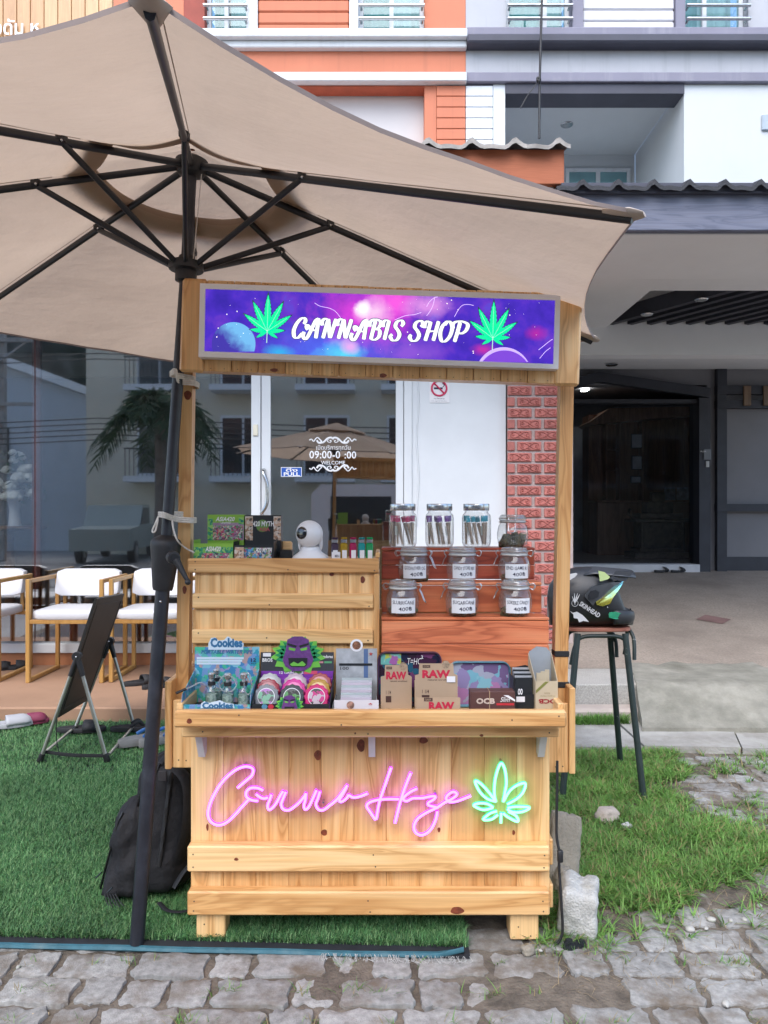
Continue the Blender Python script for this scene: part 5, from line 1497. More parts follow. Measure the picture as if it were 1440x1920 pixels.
tag_m = M('tube_tag', (.62,.68,.62), .6, var=.1, vs=60)
def tube_jar(label, x, y, z, capcol, seed):
    t = thing('tube_jar', label, 'jar', (0,0,0), 'square jars of capped tubes on the top cedar step')
    sq = lambda a: .93*(abs(math.cos(a))**5+abs(math.sin(a))**5)**(-1/5)
    m = MB(); m.lathe([(.042,0),(.050,.004),(.054,.014),(.055,.03),(.055,.105),(.053,.118),(.045,.126),(.044,.133)], 32, Matrix.Rotation(R(0), 4, 'Z'), True, False, sq); m.build('glass_body', jar_glass, t, 60)
    MB().lathe([(.0465,.134),(.0475,.1355),(.0475,.157),(.0465,.159)], 32).build('steel_lid', steel, t, 40)
    cm = M('cap_'+str(seed), capcol, .45, var=.06); rn = random.Random(seed)
    for k in range(7):
        bx, by = (-.036+.012*k), (-.012 if k % 2 else .012)+rn.uniform(-.004,.004)
        tx = bx+rn.uniform(-.02,.012) if k not in (0,6) else bx; tx = max(-.038, min(.038, tx))
        if abs(tx-bx) > 0: bx = max(-.037, min(.037, bx+rn.uniform(0,.02)))
        a, b = Vector((bx, by, .006)), Vector((tx, by*1.1, .098)); q = (b-a).normalized()
        tb = MB().tube([a, a+q*.088], .008, 10).build('tube', tube_glass, t, 60)
        MB().tube([a+q*.004, a+q*.05, a+q*.084], [.0034,.0052,.0066], 8).build('cone', kraft_roll, tb, 60)
        MB().tube([a+q*.088, a+q*.110], .0095, 10).build('cap', cm, tb, 40)
        if k % 2: MB().box(-.005,.005,-.0095,-.0086,-.017,.017,0, Matrix.Translation(a+q*.055) @ q.to_track_quat('Z','Y').to_matrix().to_4x4() ).build('sticker', tag_m, tb)
    t.location = (x, y, z+.001)
tube_jar('square glass jar of pink capped tubes under a steel lid', jx(755,2.74), 2.74, 1.30, (.68,.03,.16), 1)
tube_jar('square glass jar of purple capped tubes under a steel lid', jx(824,2.74), 2.74, 1.30, (.25,.08,.40), 2)
tube_jar('square glass jar of turquoise capped tubes under a steel lid', jx(893,2.74), 2.74, 1.30, (.02,.42,.55), 3)

# ---------------------------------------------------------------- printed art as procedural colour
def confetti(name, cols, scale, rough=.45, mixn=.3, split=None):
    """blotchy multi-colour print"""
    m, nt, p, o = new_mat(name); v = coords(nt, False)
    wob = N(nt, 'ShaderNodeTexNoise', i_Scale=scale*.8, i_Detail=3.0); nt.links.new(v, wob.inputs['Vector'])
    ad = N(nt, 'ShaderNodeVectorMath', operation='MULTIPLY_ADD'); ad.inputs[1].default_value = (mixn/scale*6,)*3; nt.links.new(wob.outputs['Color'], ad.inputs[0]); nt.links.new(v, ad.inputs[2])
    vo = N(nt, 'ShaderNodeTexVoronoi', i_Scale=scale); nt.links.new(ad.outputs[0], vo.inputs['Vector'])
    sep = N(nt, 'ShaderNodeSeparateColor'); nt.links.new(vo.outputs['Color'], sep.inputs[0])
    n_ = len(cols); c = ramp(nt, sep.outputs[0], [(i/n_, q) for i, q in enumerate(cols)], 'CONSTANT')
    c = mix(nt, ramp(nt, vo.outputs['Distance'], [(.0,(1,1,1)),(.12/ scale*scale*.6,(1,1,1)),(.55,(.55,.55,.55))]), (0,0,0), c, 'MIX') if False else c
    nt.links.new(c, p.inputs['Base Color']); p.inputs['Roughness'].default_value = rough
    return m
green_box = M('green_card', (.24,.48,.055), .5, var=.06)
black_card = M('black_card', (.014,.018,.022), .45, var=.1)
crowd = confetti('crowd_print', [(.50,.06,.12),(.10,.28,.13),(.55,.35,.25),(.18,.06,.10),(.30,.18,.30),(.55,.50,.45),(.42,.08,.20),(.06,.05,.08),(.15,.40,.30)], 170)
palm_p = confetti('palm_print', [(.03,.33,.18),(.20,.50,.10),(.02,.20,.14),(.30,.55,.15)], 140)
mauve = M('mauve_print', (.36,.24,.36), .5, var=.2, vs=60)
mush = confetti('mushroom_print', [(.60,.48,.38),(.35,.20,.12),(.65,.58,.50),(.10,.08,.07),(.55,.36,.25)], 120)
blue_art = confetti('blue_print', [(.03,.15,.35),(.10,.35,.55),(.5,.45,.42),(.30,.08,.15),(.15,.3,.1),(.04,.05,.08)], 150)
SZ = zt-.009        # shelf top
def card(parent, name, mat, x0, x1, py0, py1, d, th=.0008):
    return MB().box(X(x0,d), X(x1,d), d, d+th, Z(py1,d), Z(py0,d)).build(name, mat, parent)
white_ink = flat('white_ink', (.82,.82,.80), .5)
def tx(s, x0, x1, py0, py1, d, mat, parent, bold=.01, shear=0.0, name='lettering', **k):
    return lettering(s, P((x0+x1)/2, (py0+py1)/2, d), (x1-x0)/F*d, (py1-py0)/F*d, mat, parent, bold=bold, shear=shear, name=name, **k)
def open_box(name, label, x0, x1, pyt, d, depth, side_mat, zb, group=None, back_py=None):
    """carton with a low front, closed sides and a flap standing up at the back"""
    t = thing(name, label, 'box', (X((x0+x1)/2,d), d+depth/2, zb), group)
    a, b = X(x0,d), X(x1,d); z1 = Z(pyt,d)
    MB().box(a, b, d, d+.0015, zb, z1).build('front', side_mat, t)
    for q in (a, b-.0015): MB().box(q, q+.0015, d+.0016, d+depth, zb, z1+.012).build('side', side_mat, t)
    MB().box(a+.0016, b-.0016, d+.0016, d+depth-.002, zb, z1-.004).build('packs', side_mat, t)
    return t
D1 = 2.53
t = open_box('display_carton', 'open green carton reading ASIA420 at the front of the left shelf', 363, 437, 1019, D1, .09, green_box, SZ+.0005, 'smoking paper cartons on the left shelf')
card(t, 'print', palm_p, 363.6, 436.6, 1026, 1046, D1-.001, .0007); card(t, 'print', crowd, 378, 430, 1037, 1047, D1-.002, .0007)
tx('ASIA420', 385, 414, 1024.5, 1034, D1-.003, white_ink, t, .03, .25)
t = open_box('display_carton', 'open black carton reading 420 MYTH at the front of the left shelf', 438.5, 513, 1022, D1, .09, black_card, SZ+.0005, 'smoking paper cartons on the left shelf')
card(t, 'print', mush, 439.5, 457, 1026, 1047, D1-.001, .0007); card(t, 'print', blue_art, 458, 509, 1027, 1047, D1-.001, .0007)
tx('420 MYTH', 480, 510, 1027, 1036, D1-.003, white_ink, t, .03, .2)
D2 = 2.63
def lidbox(label, x0, x1, y0, y1, mat):
    t = thing('display_carton', label, 'box', P((x0+x1)/2, y1, D2), 'smoking paper cartons on the left shelf')
    MB().box(X(x0,D2), X(x1,D2), D2, D2+.045, SZ+.0005, Z(y0,D2), .001).build('carton', mat, t)
    return t
t = lidbox('green carton reading ASIA420 UNITED standing at the back of the left shelf', 389, 457.5, 965, 1040, green_box)
card(t, 'print', mauve, 390, 457, 980, 1012, D2-.001, .0007); card(t, 'print', crowd, 396, 455, 985.5, 1013, D2-.002, .0007); card(t, 'print', palm_p, 389.5, 399, 972, 1013, D2-.003, .0007); card(t, 'print', palm_p, 447, 457, 970, 983, D2-.003, .0007)
tx('ASIA420', 404, 440, 969, 977.5, D2-.004, white_ink, t, .03, .25); tx('UNITED', 414, 433, 979, 982, D2-.004, white_ink, t, .02)
t = lidbox('black carton reading 420 MYTH of ASIA standing at the back of the left shelf', 459, 527, 966, 1040, black_card)
card(t, 'print', mush, 459.5, 474, 968, 1013, D2-.001, .0007); card(t, 'print', mush, 513, 526.5, 968, 1013, D2-.001, .0007)
m = MB(); c = P(492, 986, D2-.0012); m.lathe([(.022,0),(.022,.0006)], 20, Matrix.Translation(c) @ Matrix.Rotation(R(90), 4, 'X')); m.build('emblem', M('emblem_green', (.15,.30,.06), .5), t)
tx('420 MYTH', 474, 514, 977, 987, D2-.003, white_ink, t, .03, .1); tx('ASIA', 486, 506, 989, 996, D2-.003, M('ink_red', (.5,.10,.12), .5), t, .03)
# white dome camera
cam_t = thing('security_camera', 'white pan and tilt security camera with black lens on the left shelf', 'camera', (X(581,2.58), 2.58, SZ))
cc_ = Vector((X(582,2.58), 2.58, SZ+.0008))
MB().lathe([(.062,0),(.064,.004),(.060,.012),(.040,.026),(.034,.034),(.033,.044)], 32, Matrix.Translation(cc_)).build('base', white_plastic, cam_t, 60)
m = MB()
for s in (-1,1): m.sphere(cc_+Vector((s*.036,0,.060)), .016, 14, 8, (.45,1,1.9))
m.build('yoke', white_plastic, cam_t, 180)
hc_ = P(580, 1001, 2.56); MB().sphere(hc_, .047, 28, 18).build('head', white_plastic, cam_t, 180)
fd = (Vector((-.62, -1.0, .12))).normalized(); Ml = Matrix.Translation(hc_+fd*.0415) @ fd.to_track_quat('Z','Y').to_matrix().to_4x4()
MB().lathe([(.0215,0),(.021,.004),(.016,.0065),(.006,.0075)], 20, Ml).build('lens_window', M('lens_black', (.004,.004,.006), .06, coat=1), cam_t, 40)
t = thing('wooden_block', 'small wooden block beside the white camera', 'block', P(541,1046,2.66)); MB().box(X(527,2.66), X(547,2.66), 2.66, 2.69, SZ+.0005, Z(1015,2.66), .006).build('block', pine_x, t)
m = MB(); m.box(X(524,2.62), X(549,2.62), 2.60, 2.655, SZ+.0005, Z(1031,2.62), .004); tag(m.build('black_pouch', black_card, None), 'small black box half hidden beside the white camera', 'box')
# lighters
for i, (px, c_, nm) in enumerate(((628,(.05,.03,.06),'dark purple'),(645,(.35,.22,.01),'amber'),(662,(.35,.01,.08),'crimson'),(678,(.01,.25,.25),'teal'),(693,(.01,.30,.09),'green'))):
    d = 2.56; x0 = X(px,d); t = thing('lighter', nm + ' gas lighter standing on the left shelf', 'lighter', (x0, d, SZ), 'gas lighters on the left shelf')
    lm = M('lighter_'+str(i), c_, .12, var=.1, coat=.5)
    MB().box(x0-.0125, x0+.0125, d-.006, d+.006, SZ+.0005, SZ+.058, .004).build('body', lm, t)
    MB().box(x0-.0115, x0+.010, d-.0055, d+.0055, SZ+.0582, SZ+.072, .002).build('steel_hood', steel, t)
    MB().box(x0-.010, x0+.012, d-.005, d+.005, SZ+.0722, SZ+.078, .002).build('thumb_lever', lm, t)
    MB().box(x0-.006, x0+.010, d-.0072, d-.0062, SZ+.006, SZ+.034).build('sticker', paper_white, t)
t = thing('price_strip', 'white price strip before the lighters', 'price tag', P(632,1047,2.545)); MB().box(X(622,2.543), X(638,2.543), 2.543, 2.5445, SZ+.0005, Z(1035,2.543)).build('card', paper_white, t)
tx('MIN', 628, 636, 1040, 1045, 2.5425, ink, t)

# ---------------------------------------------------------------- front tray goods
FZ = .7795
camo = confetti('camo_print', [(.03,.30,.42),(.10,.42,.40),(.16,.30,.55),(.06,.45,.28),(.20,.48,.60),(.42,.30,.30),(.05,.22,.45),(.30,.28,.50)], 62)
blue_ink = flat('blue_ink', (.035,.16,.32), .5); pale_ink = flat('pale_ink', (.60,.72,.82), .5)
t = thing('display_carton', 'teal camouflage carton reading Cookies PORTABLE WATER PIPE', 'box', (-.52, 2.38, FZ), 'smoking goods in the front tray')
xa, xb = -.628, -.414; yb = 2.455
MB().box(xa, xb, yb, yb+.002, FZ+.0005, Z(1213,yb)).build('back', camo, t)
for q in (xa, xb-.0015):
    m = MB(); m.add([(q, 2.292, FZ+.0005),(q, yb-.001, FZ+.0005),(q, yb-.001, Z(1255,yb)),(q, 2.30, Z(1302,2.3)),(q, 2.292, Z(1318,2.29))]+[(q+.0015, 2.292, FZ+.0005),(q+.0015, yb-.001, FZ+.0005),(q+.0015, yb-.001, Z(1255,yb)),(q+.0015, 2.30, Z(1302,2.3)),(q+.0015, 2.292, Z(1318,2.29))], [(0,1,2,3,4),(9,8,7,6,5),(0,5,6,1),(1,6,7,2),(2,7,8,3),(3,8,9,4),(4,9,5,0)]); m.build('side', camo, t)
MB().box(xa+.0016, xb-.0016, 2.29, 2.2918, FZ+.0005, Z(1321,2.29)).build('front', camo, t)
MB().box(xa+.0016, xb-.0016, 2.2925, yb-.0005, FZ+.0005, FZ+.02).build('insert', black_card, t)
m = MB(); m.prism([(P(x,y,yb).x, P(x,y,yb).z) for x, y in ((391,1218),(391,1206),(396,1196),(404,1195),(410,1201),(420,1200),(427,1193),(432,1195),(436,1200),(450,1202),(457,1206),(456,1218))], yb-.0025, yb-.0005); m.build('crest', pale_ink, t)
tx('Cookies', 394.5, 454.5, 1196, 1214, yb-.0035, blue_ink, t, .05)
tx('PORTABLE WATER PIPE', 377, 474, 1218.5, 1226, yb-.0015, blue_ink, t, .02, .2)
for k in range(3): card(t, 'print', pale_ink, 369, 457-k*3, 1232+k*5, 1236+k*5, yb-.0012, .0007)
tx('12', 470.5, 480, 1234, 1241, yb-.0015, ink, t, .02); tx('PCS', 471, 481, 1243, 1245.5, yb-.0015, ink, t)
m = MB(); dF = 2.288; m.prism([(P(x,y,dF).x, P(x,y,dF).z) for x, y in ((376,1328),(377,1319),(383,1315),(392,1318),(404,1315),(412,1313),(424,1318),(438,1320),(440,1328))], dF-.001, dF+.001); m.build('crest', pale_ink, t)
tx('Cookies', 379, 437, 1316.5, 1329, dF-.002, blue_ink, t, .05)
bott = glass_mat('bottle_glass', (.90,.95,.92), .08, .7); camo_b = confetti('bottle_print', [(.30,.36,.32),(.45,.52,.48),(.20,.26,.22),(.55,.60,.56)], 160)
for i, (px, d, lab) in enumerate(((397,2.36,'leftmost small glass water pipe in the teal carton'),(406,2.415,'rear small glass water pipe in the teal carton'),(427,2.35,'middle small glass water pipe with coiled hose in the teal carton'),(457,2.355,'rightmost small glass water pipe in the teal carton'))):
    w_ = thing('water_pipe', lab, 'water pipe', (X(px,d), d, FZ+.02), 'small water pipes in the teal carton')
    M0 = Matrix.Translation((X(px,d), d, FZ+.0205))
    MB().lathe([(.018,0),(.020,.003),(.020,.058),(.017,.066),(.011,.072),(.011,.078)], 18, M0).build('bottle', bott, w_, 50)
    MB().lathe([(.0175,.002),(.0175,.05)], 14, M0).build('sleeve_print', camo_b, w_, 50)
    MB().lathe([(.0125,.0785),(.0125,.090)], 14, M0).build('collar', black_plastic, w_, 40)
    MB().lathe([(.007,.0905),(.006,.098),(.011,.101),(.012,.114),(.009,.118)], 8, M0).build('bowl', steel, w_, 30)
    if i == 0:
        ho = MB().tube(smooth_pts([P(390,1288,2.35), P(375,1280,2.33), P(360,1287,2.31), P(348,1292,2.29)], 6), .0028, 7).build('hose', lid_glass, w_, 60)
        MB().tube([P(349,1291.5,2.29), P(330,1300,2.275)], .0042, 8).build('mouthpiece', black_plastic, w_, 60)
    else:
        m = MB(); c = P(px-1+ (8 if i == 3 else 0), 1283, d-.03); r_ = .027 if i < 3 else .012
        m.tube([c+Vector((r_*math.cos(a), .002*a, (r_ if i < 3 else .035)*math.sin(a)))for a in [k*math.pi/12 for k in range(25)]], .0026, 6); m.build('hose', lid_glass, w_, 60)
# grinder display
t = thing('display_carton', 'black and purple grinder carton with green leafy mask crest', 'box', (-.29, 2.38, FZ), 'smoking goods in the front tray')
xa, xb = X(489,2.46), X(626,2.46); yb = 2.46
purple = M('purple_card', (.22,.045,.38), .45, var=.08); grey_card = M('grey_card', (.045,.05,.06), .5)
MB().box(xa, xb, yb, yb+.002, Z(1258,yb), Z(1223,yb)).build('header', grey_card, t)
MB().box(xa, xb, yb-.002, yb+.001, Z(1270,yb), Z(1258,yb)-.0002).build('band', purple, t)
m = MB(); m.quad((xa, yb-.003, Z(1270,yb)), (xb, yb-.003, Z(1270,yb)), (xb, 2.315, FZ+.012), (xa, 2.315, FZ+.012)); m.build('ramp', purple, t)
for q in (xa, xb-.0015):
    m = MB(); m.prism([(0,0),(1,0)], 0, 0) if False else None
    m = MB(); m.add([(q,2.292,FZ+.0005),(q,yb,FZ+.0005),(q,yb,Z(1258,yb)),(q,2.295,Z(1318,2.29)),(q+.0015,2.292,FZ+.0005),(q+.0015,yb,FZ+.0005),(q+.0015,yb,Z(1258,yb)),(q+.0015,2.295,Z(1318,2.29))], [(0,1,2,3),(7,6,5,4),(0,4,5,1),(1,5,6,2),(2,6,7,3),(3,7,4,0)]); m.build('side', black_card, t)
MB().box(xa+.002, xb-.002, 2.29, 2.2918, FZ+.0005, Z(1320,2.29)).build('front', black_card, t)
tx('12 GRINDERS', 524, 569, 1258.8, 1263.5, yb-.0035, white_ink, t, .02); card(t, 'print', M('pink_card', (.62,.08,.16), .5), 570, 595, 1258, 1264, yb-.0032, .0008)
tx('Trituradores', 592, 624, 1228, 1234, yb-.001, white_ink, t, .02); card(t, 'print', paper_white, 493, 508, 1224.5, 1231, yb-.001, .0008); tx('BROS', 492, 511, 1234, 1241, yb-.001, white_ink, t, .03)
for r_ in range(2): card(t, 'print', M('chart_'+str(r_), ((.55,.25,.28),(.10,.35,.16))[r_], .5), 592+r_*16, 606+r_*16, 1240, 1243.5, yb-.001, .0008)
# die-cut crest: leaf burst round a carved mask
def burst(cx, cy, rx, ry, n, d, seed):
    pts = []
    for i in range(2*n):
        a = math.pi*i/n+.1; k = 1.0 if i % 2 else .80
        pts.append((cx+rx*k*math.cos(a), cy-ry*k*math.sin(a)))
    return [(P(x,y,d).x, P(x,y,d).z) for x, y in pts]
lg, dg = M('lime_card', (.16,.50,.07), .5), M('leaf_card', (.015,.26,.09), .5); mp_ = M('mask_purple', (.13,.045,.20), .5, var=.25, vs=90)
def crest(cx, cy, s, d):
    m = MB(); m.prism(burst(cx, cy, 52*s, 37*s, 13, d, 1), d-.0015, d); m.build('crest', lg, t)
    m = MB()
    for i in range(14):
        a = -.25+i*(math.pi+.5)/13; c0 = np.array([cx+22*s*math.cos(a), cy-18*s*math.sin(a)]); c1 = np.array([cx+44*s*math.cos(a), cy-34*s*math.sin(a)]); dd = c1-c0; n_ = np.array([-dd[1], dd[0]])*.28
        m.prism([(P(*q,d).x, P(*q,d).z) for q in (c0, c0+dd*.4+n_, c1, c0+dd*.4-n_)], d-.0026, d-.0016)
    m.build('leaf', dg, t)
    m = MB(); m.prism([(P(cx+x*s,cy+y*s,d).x, P(cx+x*s,cy+y*s,d).z) for x, y in ((-20,-30),(-8,-36),(8,-36),(20,-30),(23,-10),(29,8),(24,20),(10,29),(-10,29),(-24,20),(-29,8),(-23,-10))], d-.0042, d-.0028); m.build('mask', mp_, t)
    for sg in (-1, 1): MB().prism([(P(cx+sg*x*s,cy+y*s,d).x, P(cx+sg*x*s,cy+y*s,d).z) for x, y in ((4,-13),(17,-16),(17,-11),(6,-9))], d-.0052, d-.0043).build('eye', lg, t)
    m = MB()
    m.prism([(P(cx+x*s,cy+y*s,d).x, P(cx+x*s,cy+y*s,d).z) for x, y in ((-15,16),(-8,11),(0,15),(8,10),(15,16),(12,19),(-12,19))], d-.0062, d-.0053)
    m.build('teeth', lg, t)
    m = MB(); m.prism([(P(cx+x*s,cy+y*s,d).x, P(cx+x*s,cy+y*s,d).z) for x, y in ((-18,4),(18,4),(17,17),(12,21),(-12,21),(-17,17))], d-.0052, d-.0043)
    for sg in (-1, 1): m.prism([(P(cx+sg*x*s,cy+y*s,d).x, P(cx+sg*x*s,cy+y*s,d).z) for x, y in ((2,-19),(20,-24),(20,-20),(4,-15))], d-.0052, d-.0043)
    m.build('mask_dark', black_card, t)
crest(559, 1229, 1.0, yb-.002); crest(543, 1322, .52, 2.288)
gcol = [[(.35,.35,.36),(.30,.01,.03),(.22,.23,.25)],[(.45,.35,.40),(.62,.03,.28),(.05,.05,.06)],[(.35,.06,.06),(.45,.25,.03),(.62,.02,.16)]]
gnm = [['clear','red','smoke grey'],['pale pink','bright pink','black'],['dark red','amber','hot pink']]
for cidx, px in enumerate((506,552,600)):
    for r_ in range(3):
        d = 2.425-.035*r_; py = 1285+11*r_; c = P(px-3*r_+(2 if cidx == 1 else 0), py, d)
        g = thing('grinder', gnm[cidx][r_]+' scalloped round grinder in the purple carton', 'grinder', tuple(c), 'grinders in the purple carton')
        Mg = Matrix.Translation(c) @ Matrix.Rotation(R(72), 4, 'X')
        gm = M('grinder_%d%d' % (cidx, r_), gcol[cidx][r_], .15, var=.1, coat=.6)
        sc_ = lambda a: 1+.045*math.cos(12*a)
        MB().lathe([(.036,-.012),(.039,-.010),(.039,.008),(.036,.011),(.028,.011)], 48, Mg, shape=sc_).build('body', gm, g, 40)
        MB().lathe([(.0275,.0112),(.0275,.0125),(.026,.0126)], 24, Mg).build('face_ring', paper_white if r_ == 2 else gm, g, 40)
        if r_ == 2: MB().lathe([(.0255,.0127),(.0255,.0132)], 24, Mg).build('face_print', confetti('face_%d' % cidx, [[(.12,.12,.13),(.2,.45,.3),(.45,.2,.5)],[(.02,.02,.02),(.1,.3,.1),(.1,.1,.1)],[(.55,.02,.2),(.5,.4,.45),(.05,.05,.05)]][cidx], 70), g)
# hex badges on the front edge
for px, c_ in ((496,(.10,.30,.45)),(508,(.5,.03,.06))):
    m = MB(); m.prism([(P(px+6*math.cos(a),1325+5*math.sin(a),2.287).x, P(px+6*math.cos(a),1325+5*math.sin(a),2.287).z) for a in [k*math.pi/3 for k in range(6)]], 2.2855, 2.2885); m.build('badge', M('badge', c_, .5), t)
# silver paper display with a round crest
t = thing('display_carton', 'silver grey carton of banknote print papers with small round crest', 'box', (-.09, 2.38, FZ), 'smoking goods in the front tray')
silver = M('silver_card', (.40,.42,.44), .35, var=.3, vs=18); yb = 2.46; xa, xb = X(630,2.46), X(707,2.46)
MB().box(xa, xb, yb, yb+.002, FZ+.0005, Z(1216,yb)).build('back', silver, t)
card(t, 'print', M('blue_band', (.10,.17,.33), .5), 682, 690, 1217, 1300, yb-.001, .0008)
card(t, 'print', black_card, 636, 698, 1244, 1248, yb-.003, .0025)
m = MB(); m.lathe([(.021,0),(.021,.002)], 24, Matrix.Translation(P(668.5,1210,yb-.0005)) @ Matrix.Rotation(R(90), 4, 'X')); m.build('crest_disc', paper_white, t)
m = MB(); m.lathe([(.014,0),(.014,.0008)], 20, Matrix.Translation(P(668.5,1210,yb-.0026)) @ Matrix.Rotation(R(90), 4, 'X')); m.build('crest_print', M('crest_brown', (.25,.11,.06), .5, var=.8, vs=80), t)
m = MB(); m.prism([(P(695.5+(4 if i % 2 == 0 else 1.6)*math.sin(i*math.pi/5), 1226-(4 if i % 2 == 0 else 1.6)*math.cos(i*math.pi/5), yb).x, P(0, 1226-(4 if i % 2 == 0 else 1.6)*math.cos(i*math.pi/5), yb).z) for i in range(10)], yb-.0016, yb-.0008); m.build('star', M('star_red', (.5,.05,.05), .5), t)
tx('100', 638, 654, 1250, 1256, yb-.0012, grey_card, t)
for k in range(11):
    d = 2.33+k*.0105; MB().box(X(640,2.4), X(697,2.4), d, d+.008, FZ+.001, FZ+.048+k*.0055).build('paper_pack', M('pack_%d' % (k % 3), [(.50,.50,.54),(.44,.50,.50),(.54,.47,.54)][k % 3], .35), t)
MB().box(X(627,2.3), X(710,2.3), 2.295, 2.297, FZ+.0005, Z(1312,2.3)).build('front', M('white_card', (.66,.64,.68), .4, var=.06), t)
for q in (xa, xb-.0015): MB().box(q, q+.0015, 2.298, yb-.001, FZ+.0005, FZ+.05).build('side', silver, t)
m = MB(); m.lathe([(.012,0),(.012,.001)], 16, Matrix.Translation(P(657,1322,2.2945)) @ Matrix.Rotation(R(90), 4, 'X')); m.build('crest_print', M('crest_brown2', (.3,.17,.13), .5, var=.8, vs=80), t)
tx('*', 691, 698, 1318, 1325, 2.294, M('star_red2', (.5,.05,.05), .5), t, .06)
# rolling trays leaning at the back
def rtray(label, x0, x1, y0, d, mat, rimm, txt=None, lean=.012):
    t = thing('rolling_tray', label, 'tray', (X((x0+x1)/2,d), d, FZ), 'metal trays leaning in the front tray')
    z0, z1 = FZ+.003, Z(y0,d); a, b = X(x0,d), X(x1,d); r = .028
    def rr(o):
        pts = []
        for cx, cz, s in ((b-r, z1-r, 0), (a+r, z1-r, 90), (a+r, z0+r, 180), (b-r, z0+r, 270)):
            for k in range(7): q = R(s+15*k); pts.append((cx+(r-o)*math.cos(q), cz+(r-o)*math.sin(q)))
        return pts
    m = MB(); O = rr(0); I = rr(.006)
    m.loft([[(x, d+.010, z) for x, z in O], [(x, d-.008, z) for x, z in O], [(x, d-.008, z) for x, z in rr(.003)], [(x, d+.004, z) for x, z in I]], caps=False); m.build('rim', rimm, t, 50)
    m = MB(); m.prism(I, d+.004, d+.006); m.build('face', mat, t)
    return t
dark_art = confetti('tray_dark', [(.03,.015,.03),(.10,.03,.09),(.015,.02,.05),(.16,.05,.14),(.02,.10,.16),(.05,.02,.05)], 30, .25)
t = rtray('dark rounded rolling tray reading T HC2 behind the RAW cartons', 708, 828, 1222, 2.472, dark_art, M('tray_rim', (.08,.04,.08), .3, 0.0, var=.5, vs=20))
card(t, 'print', confetti('tray_bright', [(.45,.50,.08),(.15,.45,.40),(.35,.12,.35),(.25,.55,.5)], 45), 714, 752, 1226, 1246, 2.4745, .0005)
tx('T=HC', 764, 790, 1234, 1246, 2.4735, white_ink, t, -.005, .2); tx('2', 789.5, 793.5, 1229, 1235, 2.4735, white_ink, t)
soft_art = confetti('tray_soft', [(.20,.45,.55),(.45,.22,.42),(.30,.25,.45),(.25,.50,.58),(.38,.40,.50),(.18,.12,.25)], 26, .12)
t = rtray('pale blue and pink rolling tray wrapped in film behind the OCB boxes', 842, 957, 1240, 2.465, soft_art, M('tray_rim2', (.10,.28,.36), .3, var=.4, vs=18))
# RAW cartons
kraft = M('kraft_card', (.44,.32,.215), .7, var=.06, vs=8); raw_red = flat('raw_red', (.52,.02,.06), .5); dk_brown = flat('dark_brown', (.07,.035,.03), .5)
def raw(label, x0, x1, yt, d, tabx, s, flap):
    t = thing('display_carton', label, 'box', (X((x0+x1)/2,d), d, FZ), 'smoking goods in the front tray')
    a, b = X(x0,d), X(x1,d)
    m = MB(); m.prism([(a, FZ+.0005), (b, FZ+.0005), (b, Z(yt+22*s,d)), (X(x1-7*s,d), Z(yt+18*s,d)), (X(x1-8*s,d), Z(yt,d)), (X(x0+8*s,d), Z(yt,d)), (X(x0+7*s,d), Z(yt+20*s,d)), (a, Z(yt+22*s,d))], d, d+.0015); m.build('front_panel', kraft, t)
    MB().box(a, b, d+.002, d+.07, FZ+.0005, Z(yt+40*s,d)).build('carton', kraft, t)
    tx('RAW', x0+(x1-x0)*.17, x1-(x1-x0)*.17, yt+12*s, yt+27*s, d-.0006, raw_red, t, .05)
    card(t, 'print', dk_brown, x0+(x1-x0)*.18, x0+(x1-x0)*.36, yt+3, yt+8*s, d-.0005, .0004); tx('CLASSIC', x0+(x1-x0)*.20, x0+(x1-x0)*.34, yt+4, yt+6.6*s, d-.001, kraft, t)
    m = MB(); m.lathe([(.0125,0),(.0125,.0012)], 20, Matrix.Translation(P(x1-(x1-x0)*.28, yt+2, d-.0002)) @ Matrix.Rotation(R(90), 4, 'X')); m.build('seal', M('seal_tan', (.34,.25,.17), .6, var=.5, vs=120), t)
    card(t, 'print', dk_brown, x0+(x1-x0)*.16, x0+(x1-x0)*.34, yt+58*s, yt+70*s, d-.0005, .0004); tx('1 1/4', x0+(x1-x0)*.17, x0+(x1-x0)*.33, yt+48*s, yt+55*s, d-.0006, dk_brown, t); tx('natural unrefined', x0+(x1-x0)*.3, x0+(x1-x0)*.85, yt+28.5*s, yt+31.5*s, d-.0006, dk_brown, t)
    return t
raw('slim kraft paper RAW carton left of the wider RAW carton', 714, 772, 1247, 2.39, 0, 1.0, 0)
t = raw('wide kraft paper RAW carton with a second RAW on its lower front', 778, 858, 1244, 2.36, 0, 1.02, 0)
MB().box(X(781,2.30), X(863,2.30), 2.30, 2.3015, FZ+.0005, Z(1308,2.30)).build('front_flap', kraft, t)
tx('RAW', 804, 852, 1316, 1331, 2.299, raw_red, t, .05); card(t, 'print', dk_brown, 795, 811, 1308.5, 1315, 2.2993, .0005); tx('CLASSIC', 797, 809, 1310, 1313.5, 2.2985, kraft, t)
MB().box(X(838,2.35), X(854,2.35), 2.3555, 2.357, Z(1280,2.35), Z(1269,2.35)).build('price_sticker', paper_white, t)
